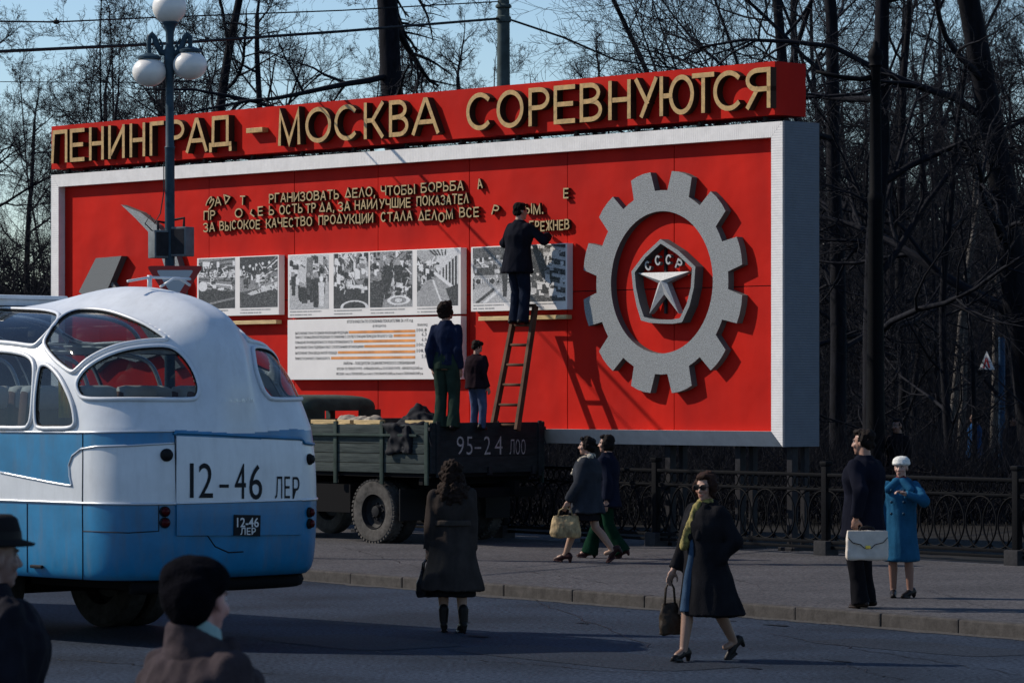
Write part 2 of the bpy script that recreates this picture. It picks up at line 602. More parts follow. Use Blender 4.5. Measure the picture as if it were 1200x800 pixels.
# ------------------------------------------------------------------ stroke lettering of the hoarding
def arc(cx, cz, rx, rz, a0, a1, n=12):
    return [(cx + rx * math.cos(R(a0 + (a1 - a0) * i / n)), cz + rz * math.sin(R(a0 + (a1 - a0) * i / n))) for i in range(n + 1)]
RP = [(0, 0), (0, 1), (.52, 1)] + arc(.52, .735, .48, .265, 90, -90) + [(0, .47)]
VB = [(0, .53), (.50, .53)] + arc(.50, .265, .50, .265, 90, -90) + [(0, 0)]
GLY = {
 'Л': [[(0, 0), (.10, 1), (1, 1), (1, 0)]], 'П': [[(0, 0), (0, 1), (1, 1), (1, 0)]], 'Е': [[(1, 1), (0, 1), (0, 0), (1, 0)], [(0, .51), (.88, .51)]],
 'Н': [[(0, 0), (0, 1)], [(1, 0), (1, 1)], [(0, .5), (1, .5)]], 'И': [[(0, 0), (0, 1)], [(1, 0), (1, 1)], [(0.02, .04), (.98, .96)]], 'Г': [[(0, 0), (0, 1), (1, 1)]],
 'Р': [RP], 'А': [[(0, 0), (.46, 1), (.54, 1), (1, 0)], [(.2, .32), (.8, .32)]], 'Д': [[(.13, .13), (.15, 1), (.87, 1), (.87, .13)], [(0, .13), (1, .13)], [(0, .13), (0, -.04)], [(1, .13), (1, -.04)]],
 'М': [[(0, 0), (.04, 1), (.5, .02), (.96, 1), (1, 0)]], 'О': ['c', arc(.5, .5, .5, .5, 0, 352, 32)], 'С': [arc(.5, .5, .5, .5, 48, 312, 28)],
 'К': [[(0, 0), (0, 1)], [(0, .5), (.42, .5)], [(1, 1), (.42, .5), (1, 0)]], 'В': [[(0, 0), (0, 1), (.46, 1)] + arc(.46, .77, .44, .23, 90, -90), VB], 'У': [[(0, 1), (.55, .36)], [(1, 1), (.28, 0)]],
 'Ю': ['m', [(0, 0), (0, 1)], [(0, .5), (.30, .5)], arc(.65, .5, .35, .5, 0, 352, 32)], 'Т': [[(0, 1), (1, 1)], [(.5, 1), (.5, 0)]],
 'Я': [[(1 - x, z) for x, z in RP], [(.45, .47), (.02, 0)]],
 'З': [arc(.45, .755, .5, .245, 150, -90) , arc(.45, .255, .55, .255, 90, -150)], 'Ч': [[(0, 1), (0, .68)] + arc(.3, .68, .3, .24, 180, 270)[1:] + [(1, .44)], [(1, 0), (1, 1)]],
 'Ь': [[(0, 1)] + [(0, 0), (.52, 0)] + arc(.52, .27, .48, .27, -90, 90) + [(0, .54)]], 'Б': [[(0.9, 1), (0, 1), (0, 0), (.52, 0)] + arc(.52, .28, .48, .28, -90, 90) + [(0, .56)]],
 'Ы': [[(0, 1), (0, 0), (.3, 0)] + arc(.3, .27, .32, .27, -90, 90) + [(0, .54)], [(1, 0), (1, 1)]], 'Ц': [[(0, 1), (0, 0), (1, 0), (1, -.16)], [(.86, 0), (.86, 1)]],
 'Ш': [[(0, 1), (0, 0), (1, 0), (1, 1)], [(.5, 0), (.5, 1)]], 'Ж': [[(.5, 0), (.5, 1)], [(0, 1), (.42, .5), (0, 0)], [(1, 1), (.58, .5), (1, 0)]],
 ',': [[(.5, .06), (.3, -.16)]], '.': [[(.5, .0), (.5, .06)]], 'δ': [[(0, .06), (.5, 1), (1, .06)], [(0, .04), (1, .04)]], 'λ': [[(0, 0), (.5, 1), (1, 0)]], 'г': [[(0, .5), (0, 0), (.9, 0)]],
}
def stroke_letter(parent, ch, x, z, w, h, t, y0, y1, mats, rot=0.0, skew=0.0, name='letter'):
    """strokes of width t from the front y0 back to y1"""
    g = GLY[ch]; b = MB()
    closed_last = g[0] in ('c', 'm')
    lines = [l for l in g if not isinstance(l, str)]
    iw, ih = max(w - t, .001), h - t
    c_, s_ = math.cos(rot), math.sin(rot)
    for li, ln in enumerate(lines):
        P = [V(p[0] * iw - iw / 2 + skew * (p[1] - .5) * ih, 0, p[1] * ih - ih / 2) for p in ln]
        closed = closed_last and li == len(lines) - 1
        if closed: P = P[:-1] if (P[0] - P[-1]).length < t * .3 else P
        P = [p for i, p in enumerate(P) if i == 0 or (p - P[i - 1]).length > t * .08]
        n = len(P)
        Lf, Rt = [], []
        for i in range(n):
            d0 = (P[i] - P[i - 1]).normalized() if (i or closed) else None
            d1 = (P[(i + 1) % n] - P[i]).normalized() if (i < n - 1 or closed) else None
            p = P[i].copy()
            if d0 is None: p -= d1 * t * .5; d = d1; k = 1
            elif d1 is None: p += d0 * t * .5; d = d0; k = 1
            else:
                d = (d0 + d1); d = d.normalized() if d.length > .05 else d1
                k = min(1 / max(d.dot(d1), .3), 2.2)
            nn = V(-d.z, 0, d.x)
            Lf.append(p + nn * t / 2 * k); Rt.append(p - nn * t / 2 * k)
        yy = y0 + 0.0025 * li
        def tr(p, y): return V(x + w / 2 + c_ * p.x - s_ * p.z, y, z + h / 2 + s_ * p.x + c_ * p.z)
        vs, fs, mi = [], [], []
        for i in range(n):
            vs += [tr(Lf[i], yy), tr(Rt[i], yy), tr(Rt[i], y1), tr(Lf[i], y1)]
        for i in range(n if closed else n - 1):
            a, c2 = 4 * i, 4 * ((i + 1) % n)
            fs += [(a, c2, c2 + 1, a + 1), (a + 1, c2 + 1, c2 + 2, a + 2), (a + 3, a, c2, c2 + 3)[::-1], (a + 2, c2 + 2, c2 + 3, a + 3)]
            mi += [0, 1, 1, 1]
        if not closed:
            fs += [(0, 1, 2, 3), (4 * n - 1, 4 * n - 2, 4 * n - 3, 4 * n - 4)]; mi += [1, 1]
        o = len(b.v); b.add(vs, fs)
        b.m[-len(fs):] = mi
    ob = b.build(name, mats, parent)
    bm = bmesh.new(); bm.from_mesh(ob.data); bmesh.ops.recalc_face_normals(bm, faces=bm.faces); bm.to_mesh(ob.data); bm.free()
    return ob
# ------------------------------------------------------------------ the red hoarding
SA = math.atan2(-0.727, 0.687)
SX = V(math.cos(SA), math.sin(SA), 0)            # along the hoarding to the right
SY = V(-math.sin(SA), math.cos(SA), 0)           # into it, away from the street
SR = at(917, 523.4, 48.0)                        # its lower right front corner
def on_plane(px, py, y=0.0):
    """point of the plane y behind the front of the hoarding, as (x, z) in its own frame"""
    t = (px - 600) / FPX
    o = SO + SY * y
    # o + SX*u : x = t*Y
    u = (t * o.y - o.x) / (SX.x - t * SX.y)
    D = o.y + SX.y * u
    return u, CAMH + (HZ - py) / FPX * D
SO = V(SR.x, SR.y, 0)
_u = on_plane(60, 207)[0]
SO = SO + SX * _u                                # its lower left front corner, at ground level
W = on_plane(917, 523)[0]
ZB = SR.z
ZT = on_plane(917, 142)[1]
HB, HTp = on_plane(900, 135)[1], on_plane(905, 72)[1]

def red_mat():
    m = bpy.data.materials.new('red_paint'); m.use_nodes = True
    nt = m.node_tree; b = nt.nodes['Principled BSDF']
    tc = nt.nodes.new('ShaderNodeTexCoord')
    n = nt.nodes.new('ShaderNodeTexNoise'); n.inputs['Scale'].default_value = 1.1; n.inputs['Detail'].default_value = 7
    mp = nt.nodes.new('ShaderNodeMapping'); mp.inputs['Scale'].default_value = (1.2, 1.2, 0.45)
    nt.links.new(tc.outputs['Object'], mp.inputs[0]); nt.links.new(mp.outputs[0], n.inputs['Vector'])
    r = nt.nodes.new('ShaderNodeValToRGB')
    r.color_ramp.elements[0].position = 0.3; r.color_ramp.elements[0].color = (0.345, 0.010, 0.007, 1)
    r.color_ramp.elements[1].position = 0.7; r.color_ramp.elements[1].color = (0.53, 0.014, 0.007, 1)
    nt.links.new(n.outputs['Fac'], r.inputs[0]); nt.links.new(r.outputs[0], b.inputs['Base Color'])
    b.inputs['Roughness'].default_value = 0.62; b.inputs['Specular IOR Level'].default_value = 0.06
    n2 = nt.nodes.new('ShaderNodeTexNoise'); n2.inputs['Scale'].default_value = 60
    bp = nt.nodes.new('ShaderNodeBump'); bp.inputs['Strength'].default_value = 0.12; bp.inputs['Distance'].default_value = 0.01
    nt.links.new(tc.outputs['Object'], n2.inputs['Vector']); nt.links.new(n2.outputs['Fac'], bp.inputs['Height'])
    n3 = nt.nodes.new('ShaderNodeTexNoise'); n3.inputs['Scale'].default_value = 1.6; n3.inputs['Detail'].default_value = 2
    nt.links.new(tc.outputs['Object'], n3.inputs['Vector'])
    bq = nt.nodes.new('ShaderNodeBump'); bq.inputs['Strength'].default_value = 0.5; bq.inputs['Distance'].default_value = 0.05
    nt.links.new(n3.outputs['Fac'], bq.inputs['Height']); nt.links.new(bp.outputs[0], bq.inputs['Normal']); nt.links.new(bq.outputs[0], b.inputs['Normal'])
    return m
M_red = red_mat()
M_redside = mat('red_header_side', (0.30, 0.012, 0.010), 0.6, var=0.1, scale=3)
def ribbed(name, col, axis, var=0.10):
    """white sheet with fine ribs"""
    m = bpy.data.materials.new(name); m.use_nodes = True
    nt = m.node_tree; b = nt.nodes['Principled BSDF']
    tc = nt.nodes.new('ShaderNodeTexCoord')
    w = nt.nodes.new('ShaderNodeTexWave'); w.bands_direction = axis; w.inputs['Scale'].default_value = 9; w.inputs['Distortion'].default_value = 0.6
    nt.links.new(tc.outputs['Object'], w.inputs['Vector'])
    n = nt.nodes.new('ShaderNodeTexNoise'); n.inputs['Scale'].default_value = 4.5; n.inputs['Detail'].default_value = 9; n.inputs['Roughness'].default_value = .7
    nt.links.new(tc.outputs['Object'], n.inputs['Vector'])
    r = nt.nodes.new('ShaderNodeValToRGB')
    r.color_ramp.elements[0].position = 0.3; r.color_ramp.elements[0].color = tuple(c * (1 - var * 2) for c in col) + (1,)
    r.color_ramp.elements[1].position = 0.65; r.color_ramp.elements[1].color = (*col, 1)
    nt.links.new(n.outputs['Fac'], r.inputs[0]); nt.links.new(r.outputs[0], b.inputs['Base Color'])
    bp = nt.nodes.new('ShaderNodeBump'); bp.inputs['Strength'].default_value = 0.15; bp.inputs['Distance'].default_value = 0.01
    nt.links.new(w.outputs['Fac'], bp.inputs['Height']); nt.links.new(bp.outputs[0], b.inputs['Normal'])
    b.inputs['Roughness'].default_value = 0.55
    return m
M_frx = ribbed('white_frame_ribs', (0.74, 0.72, 0.71), 'X')
M_frz = ribbed('white_frame_ribs_upright', (0.76, 0.74, 0.73), 'Z')
M_clad = ribbed('shade_toned_cladding', (0.075, 0.095, 0.13), 'Z')  # shade of the hoarding's end put into the cladding colour as dark blue-grey
M_gold = mat('gold_letters', (0.41, 0.255, 0.09), 0.5, var=0.3, scale=14, spec=0.5)
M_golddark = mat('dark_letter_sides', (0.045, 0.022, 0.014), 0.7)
M_pale = mat('pale_gold_letters', (0.40, 0.29, 0.14), 0.5, var=0.25, scale=30)
M_alu = mat('grained_aluminium', (0.20, 0.215, 0.225), 0.65, 0.2, var=0.6, scale=75, bump=0.5, bscale=70)
M_aludull = mat('dull_grained_aluminium', (0.13, 0.14, 0.145), 0.65, 0.2, var=0.5, scale=60)
M_alupale = mat('pale_aluminium', (0.34, 0.35, 0.36), 0.6, 0.2, var=0.2, scale=38)
M_aluside = mat('dull_aluminium_sides', (0.10, 0.10, 0.10), 0.7, 0.0)
M_steel = mat('dark_steel', (0.02, 0.02, 0.024), 0.6, var=0.3, scale=10)

sign = thing('billboard', 'long red slogan hoarding in a white frame with gold letters, gear and star emblem', 'billboard', (SO.x, SO.y, 0), SA)
PY = 0.13                                        # the panel lies this deep behind the frame
FW = 0.205
TH = 0.71
# panel of red sheets with open joints
b = MB()
xs = [FW - 0.02]
xj = [on_plane(p, 330, PY)[0] for p in (245, 345, 443, 550, 665, 790)]
xs += xj + [W - FW + 0.02]
zs = [ZB + FW - 0.03, on_plane(793, 338, PY)[1], ZT - FW + 0.03]
g = 0.006
for i in range(len(xs) - 1):
    for j in range(2):
        b.bbox(((xs[i] + xs[i + 1]) / 2, PY + 0.012 + (0.002 if (i + j) % 2 else 0), (zs[j] + zs[j + 1]) / 2), (xs[i + 1] - xs[i] - 2 * g, 0.024, zs[j + 1] - zs[j] - 2 * g), 0.003)
b.build('red_panel', M_red, sign)
b = MB()
b.box((W / 2, TH - 0.02, (ZB + ZT) / 2), (W - 0.05, 0.03, ZT - ZB - 0.05))
b.box((W / 2, PY + 0.05, (ZB + ZT) / 2), (W - 0.1, 0.03, ZT - ZB - 0.1))
b.build('backing', M_steel, sign)
# frame bands, mitred
def band(name, poly, m, y0=0.0, y1=None):
    b = MB(); b.prism(poly, y0, PY + 0.03 if y1 is None else y1); return b.build(name, m, sign)
e = 0.002
band('frame_band', [(FW + e, ZT - FW), (W - FW - e, ZT - FW), (W - e, ZT), (e, ZT)], M_frx)
band('frame_band', [(W, ZB), (W, ZT - e), (W - FW, ZT - FW - e), (W - FW, ZB + FW)], M_frz)
band('frame_band', [(0, ZB), (FW, ZB + FW), (FW, ZT - FW - e), (0, ZT - e)], M_frz)
b = MB()                                         # lower band falls back to its lower edge
b.loft([[V(e, 0.16, ZB), V(W - e, 0.16, ZB), V(W - e, 0.2, ZB), V(e, 0.2, ZB)],
        [V(FW, 0.004, ZB + FW), V(W - FW, 0.004, ZB + FW), V(W - FW, PY + 0.03, ZB + FW), V(FW, PY + 0.03, ZB + FW)]])
b.build('frame_band', M_frx, sign)
# cladding of the ends, top and bottom
b = MB()
b.box((W + 0.013, TH / 2 + 0.004, (ZB + ZT) / 2 + .003), (0.02, TH - 0.006, ZT - ZB + .006))
b.build('side_cladding', M_clad, sign)
b = MB()
b.box((-0.013, TH / 2 + 0.004, (ZB + ZT) / 2 + .003), (0.02, TH - 0.006, ZT - ZB + .006))
b.build('side_cladding', M_clad, sign)
b = MB()
b.box((W / 2, (PY + 0.03 + TH) / 2, ZT - 0.014), (W - 0.06, TH - PY - 0.04, 0.02))
b.box((W / 2, (0.2 + TH) / 2, ZB + 0.014), (W - 0.06, TH - 0.21, 0.02))
b.build('cover_sheet', M_clad, sign)
# legs
for px in (700, 790, 872, 936, 560, 430, 300, 160, 90):
    x = min(on_plane(px, 523, 0.4)[0], W - 0.12)
    b = MB()
    b.bbox((x, 0.33, (ZB + 0.1) / 2), (0.10, 0.12, ZB - 0.1), 0.01)
    b.bbox((x, 0.58, (ZB + 0.1) / 2), (0.08, 0.10, ZB - 0.1), 0.01)
    b.bbox((x, 0.45, 0.14), (0.3, 0.5, 0.06), 0.01)
    b.build('leg', M_steel, sign)
# header box on short struts
hx0, hx1 = on_plane(60, 170)[0] + 0.01, on_plane(908, 100)[0]
b = MB()
b.box(((hx0 + hx1) / 2, 0.31, (HB + HTp) / 2), (hx1 - hx0, 0.62, HTp - HB))
hdr = b.build('header_box', M_red, sign)
for i in range(14):
    x = hx0 + 0.3 + (hx1 - hx0 - 0.6) * i / 13
    b = MB()
    b.box((x, 0.32, ZT + 0.022), (0.06, 0.44, 0.035))
    b.box((x, 0.14, (ZT + HB) / 2 + .02), (0.05, 0.05, HB - ZT - 0.045))
    b.box((x, 0.5, (ZT + HB) / 2 + .02), (0.05, 0.05, HB - ZT - 0.045))
    b.build('strut', M_steel, sign)

# header lettering: pixel extents of each letter on the front plane
HL = [('Л', 61, 80), ('Е', 83, 100), ('Н', 105.5, 122.5), ('И', 128, 147), ('Н', 153, 171), ('Г', 176.5, 193), ('Р', 196, 217), ('А', 219, 244), ('Д', 246, 272), ('–', 289.5, 308.5),
      ('М', 327, 353), ('О', 359, 389), ('С', 393, 422), ('К', 427.5, 450), ('В', 457, 479.5), ('А', 484, 515.5), ('С', 547.5, 579), ('О', 583, 614.5), ('Р', 620.5, 645), ('Е', 650, 675), ('В', 680.5, 706.5), ('Н', 714, 740), ('У', 745, 771), ('Ю', 774, 814), ('Т', 812, 838), ('С', 837, 873), ('Я', 875, 904)]
LB = (HB + 0.085, HTp - 0.085)
for ch, p0, p1 in HL:
    x0, x1 = on_plane(p0, 120, -0.1)[0], on_plane(p1, 120, -0.1)[0]
    if ch == '–':
        b = MB(); b.bbox(((x0 + x1) / 2, -0.06, (LB[0] + LB[1]) / 2), (x1 - x0, 0.12, 0.075), 0.004); b.build('letter', M_gold, hdr); continue
    zb, h = LB[0], LB[1] - LB[0]
    stroke_letter(hdr, ch, x0, zb, x1 - x0, h, 0.066, -0.12, -0.001, [M_gold, M_golddark])

# slogan in small letters, some of them missing or crooked
SL1 = [('З', 242, 252, 243, 0.8), ('А', 252.5, 260, 241.5, 0.05), ('Д', 262, 270, 240, 2.9), ('Т', 282, 288, 240, -0.05),
       ('РГАНИЗОВАТЬ', 316, 398, 238.5, 0), ('ДЕЛО,', 405, 441, 232.5, 0), ('ЧТОБЫ', 447, 487, 230, 0), ('БОРЬБА', 494, 544, 226.5, 0), ('А', 560, 566, 222, 0.15)]
SL2 = [('ПР', 239.5, 253, 258, 0), ('О', 276, 285, 255, 0), ('г', 295, 301, 254, -0.5), ('Е', 303, 309, 253.5, 0.05), ('Ь', 316, 322, 252.5, 0), ('ОСТЬ', 328, 355.5, 251.5, 0), ('ТР', 359, 371, 250, 0), ('ДА,', 375, 393, 249.3, 0),
       ('ЗА', 397, 411, 248.3, 0), ('НАИЛУЧШИЕ', 416.6, 482, 246.5, 0), ('ПОКАЗАТЕЛ', 489, 550, 242, 0), ('Е', 661, 667, 232.5, 0)]
SL3 = [('ЗА', 239, 252.5, 272.5, 0), ('ВЫСОКОЕ', 258, 305.5, 270.5, 0), ('КАЧЕСТВО', 312.5, 366.6, 267.5, 0), ('ПРОДУКЦИИ', 374, 438, 264, 0), ('СТАЛА', 447, 484, 260.7, 0), ('ДЕЛОМ', 491, 531.5, 258.5, 0), ('ВСЕ', 539, 562, 255.5, 0),
       ('Р', 578, 585, 252, -0.2), ('ЫМ.', 616, 638, 251.3, 0)]
SL4 = [('БРЕЖНЕВ', 621, 668, 271.3, 0)]
WID = {'М': 1.25, 'Ш': 1.3, 'Ы': 1.25, 'Ж': 1.3, 'Ю': 1.4, 'Д': 1.1, 'О': 1.15, 'Г': 0.85, ',': 0.35, '.': 0.35, 'Ь': 0.9, 'Е': 0.9, 'Р': 0.9, 'З': 0.9}
SH = 0.150
for ln, (words, nm) in enumerate(((SL1, 'slogan_line'), (SL2, 'slogan_line'), (SL3, 'slogan_line'), (SL4, 'author_name'))):
    e0 = bpy.data.objects.new(nm, None); COL.objects.link(e0); e0.parent = sign
    first = True
    rr = random.Random(ln + 3)
    for txt, p0, p1, py, rot in words:
        x0, z0 = on_plane(p0, py, PY - 0.04)
        x1 = on_plane(p1, py, PY - 0.04)[0]
        tot = sum(WID.get(c, 1.0) + 0.22 for c in txt) - 0.22
        k = (x1 - x0) / tot
        x = x0
        for c in txt:
            w = WID.get(c, 1.0) * k
            h = SH
            if c in ',.':
                h = SH
            jz = rr.uniform(-0.008, 0.008); jr = rr.uniform(-0.03, 0.03)
            if txt == 'ДЕЛОМ' and c == 'О': jz = -0.045
            if txt == 'НАИЛУЧШИЕ' and c == 'Л': jr = -0.25
            stroke_letter(e0, {'Д': 'δ', 'Л': 'λ'}.get(c, c), x, z0 + jz, w, h, 0.021, PY - 0.056, PY - 0.006, [M_pale, M_golddark], rot + jr, 0.2 if txt == 'Р' else 0)
            x += w + 0.22 * k

# gear
gx, gz = on_plane(781.5, 331, PY)
RO, RI, RH = 1.545, 1.275, 0.985
def gear_poly():
    pts = []
    for k in range(12):
        a = R(15 + 30 * k)
        for da, r in ((-9.6, RI), (-7.3, RO), (-2.4, RO + 0.008), (2.4, RO + 0.008), (7.3, RO), (9.6, RI), (15, RI)):
            aa = a + R(da)
            pts.append((gx + r * math.sin(aa), gz + r * math.cos(aa)))
    return pts[::-1]
gp = MB()
hole = [(gx + RH * math.cos(2 * PI * k / 72), gz + RH * math.sin(2 * PI * k / 72)) for k in range(72)]
gp.prism(gear_poly(), PY - 0.115, PY - 0.002, holes=[hole])
go = gp.build('gear', [M_alu, M_aluside], sign)
for p in go.data.polygons:
    if abs(p.normal.y) < 0.5: p.material_index = 1
# quality mark inside the gear
qm = bpy.data.objects.new('star_emblem', None); COL.objects.link(qm); qm.parent = sign
def em(pts):       # zoomed pixel -> plane
    return [on_plane(680 + x / 2.857, 190 + y / 2.857, PY - 0.1) for x, y in pts]
outer = em([(280, 258), (340, 296), (397, 350), (392, 420), (378, 480), (352, 536), (320, 541), (280, 540), (245, 538), (215, 530), (200, 480), (188, 420), (183, 366), (225, 310)])
cx_, cz_ = sum(p[0] for p in outer) / 14, sum(p[1] for p in outer) / 14
inner = em([(281, 273), (335, 308), (386, 355), (382, 418), (368, 474), (345, 522), (318, 527), (281, 527), (250, 525), (225, 518), (210, 474), (198, 418), (194, 370), (230, 320)])
b = MB(); b.prism(outer[::-1] if False else outer, PY - 0.17, PY - 0.004, holes=[inner])
o = b.build('pentagon_frame', [M_alu, M_aluside], qm)
for p in o.data.polygons:
    if abs(p.normal.y) < 0.5: p.material_index = 1
# raised star with ridged arms
sc_ = em([(281, 398)])[0]
b = MB()
y1, yr = PY - 0.13, PY - 0.168
for tip, A, B in (((196, 371), (281, 369), (267, 405)), ((370, 366), (295, 404), (281, 369)), ((236, 508), (267, 405), (286, 442)), ((335, 507), (286, 442), (295, 404))):
    T_, A_, B_ = em([tip, A, B])
    C_ = V(sc_[0], yr, sc_[1])
    t0, a0, b0 = V(T_[0], y1, T_[1]), V(A_[0], y1, A_[1]), V(B_[0], y1, B_[1])
    back = [V(q.x, PY - 0.03, q.z) for q in (t0, a0, b0)]
    b.add([t0, a0, b0, C_] + back, [(0, 1, 3), (0, 3, 2), (1, 0, 4, 5), (0, 2, 6, 4)])
so = b.build('star', M_alupale, qm)
for p in so.data.polygons:
    if p.normal.y > 0: p.flip()
for ch, zx, zy, rot in (('С', 233, 347, 0.55), ('С', 266, 329, 0.18), ('С', 302, 326, -0.15), ('Р', 337, 342, -0.45)):
    cx2, cz2 = on_plane(680 + zx / 2.857, 190 + zy / 2.857, PY - 0.1)
    stroke_letter(qm, ch, cx2 - 0.055, cz2 - 0.07, 0.11, 0.14, 0.026, PY - 0.14, PY - 0.08, [M_alupale, M_aluside], rot)
# bars that hold the star in its pentagon
b = MB(); b.box((gx, PY - 0.02, gz + 0.02), (0.04, 0.03, 0.9)); b.build('fixing_bar', M_steel, qm)
# hammer and sickle, mostly behind the bus
hs = bpy.data.objects.new('hammer_and_sickle', None); COL.objects.link(hs); hs.parent = sign
def hp(pts): return [on_plane(x, y, PY - 0.1) for x, y in pts]
b = MB(); b.prism(hp([(94, 342), (114, 302.5), (144, 300), (128, 338), (107, 352)]), PY - 0.13, PY - 0.004)
b.prism(hp([(121, 322), (131, 330), (212, 430), (201, 434)]), PY - 0.10, PY - 0.006)
o = b.build('hammer', [M_aludull, M_aluside], hs)
for p in o.data.polygons:
    if abs(p.normal.y) < 0.5: p.material_index = 1
sp_o = [(143, 240), (166, 249), (185, 264), (205, 290), (215, 325), (214, 362), (203, 395), (184, 416), (160, 424), (138, 418)]
sp_i = [(142, 410), (158, 412), (176, 402), (190, 382), (197, 352), (197, 322), (188, 294), (175, 272), (160, 256)]
b = MB(); b.prism(hp(sp_o + sp_i), PY - 0.12, PY - 0.004)
b.prism(hp([(138, 420), (142, 408), (112, 436), (105, 430)]), PY - 0.12, PY - 0.005)
o = b.build('sickle', [M_alu, M_aluside], hs)
for p in o.data.polygons:
    if abs(p.normal.y) < 0.5: p.material_index = 1
# ------------------------------------------------------------------ black and white photographs on white boards
M_board = mat('white_board', (0.72, 0.69, 0.67), 0.5, var=0.05, scale=2)
M_print = mat('photo_print', (1, 1, 1), 0.45, attr='tone')
M_ink = mat('black_ink', (0.015, 0.015, 0.015), 0.6)
M_greyink = mat('grey_caption_ink', (0.30, 0.30, 0.30), 0.6)
M_orange = mat('orange_bar_ink', (0.62, 0.24, 0.06), 0.6, var=0.35, scale=3)
M_wood = mat('raw_pine', (0.50, 0.36, 0.17), 0.7, var=0.3, scale=5, stretch=(1, 8, 8))

class Raster:
    def __init__(s, w, h, seed, base):
        s.w, s.h = w, h
        s.a = np.full((h, w), base, float)
        s.yy, s.xx = np.mgrid[0:h, 0:w]
        s.yy = (s.yy + 0.5) / h; s.xx = (s.xx + 0.5) / w
        s.r = random.Random(seed); s.n = np.random.RandomState(seed)
    def poly(s, pts, v):
        ins = np.zeros_like(s.a, bool)
        k = len(pts)
        for i in range(k):
            x0, y0 = pts[i]; x1, y1 = pts[(i + 1) % k]
            c = ((y0 > s.yy) != (y1 > s.yy)) & (s.xx < (x1 - x0) * (s.yy - y0) / (y1 - y0 + 1e-9) + x0)
            ins ^= c
        s.a[ins] = v
    def line(s, p, q, t, v):
        dx, dy = q[0] - p[0], q[1] - p[1]
        L2 = dx * dx + dy * dy + 1e-9
        u = np.clip(((s.xx - p[0]) * dx + (s.yy - p[1]) * dy) / L2, 0, 1)
        d = np.hypot(s.xx - p[0] - u * dx, s.yy - p[1] - u * dy)
        s.a[d < t] = v
    def disc(s, c, rx, ry, v, ring=None):
        d = np.hypot((s.xx - c[0]) / rx, (s.yy - c[1]) / ry)
        m = d < 1
        if ring: m &= d > ring
        s.a[m] = v
    def clutter(s, n, x0, x1, y0, y1, sz):
        r = s.r; n = int(n * 1.6)
        for _ in range(n):
            x, y = r.uniform(x0, x1), r.uniform(y0, y1)
            k = r.random(); v = r.choice([0.02, 0.05, 0.12, 0.3, 0.6, 0.75, 0.75])
            if k < 0.5:
                w, h = r.uniform(.2, 1) * sz, r.uniform(.2, 1) * sz
                s.poly([(x - w, y - h), (x + w, y - h * .8), (x + w, y + h), (x - w, y + h * .9)], v)
            elif k < 0.8:
                s.line((x, y), (x + r.uniform(-2, 2) * sz, y + r.uniform(-2, 2) * sz), 0.012, v)
            else:
                s.disc((x, y), r.uniform(.2, .8) * sz, r.uniform(.2, .8) * sz, v, r.choice([None, .6]))
    def person(s, x, y, h, v):
        s.disc((x, y - h), h * .085 * 1.1, h * .1, min(1, v + .35))
        s.poly([(x - h * .16, y - h * .88), (x + h * .16, y - h * .88), (x + h * .13, y - h * .45), (x + h * .1, y), (x - h * .1, y), (x - h * .13, y - h * .45)], v)
    def done(s):
        a = s.a + s.n.normal(0, 0.10, s.a.shape)
        b = (a + np.roll(a, 1, 0) + np.roll(a, 1, 1)) / 3
        c = np.clip(0.75 * a + 0.25 * b, 0.0, 0.76) / 0.76
        return np.clip(0.70 * c ** 1.35, 0.010, 0.70)

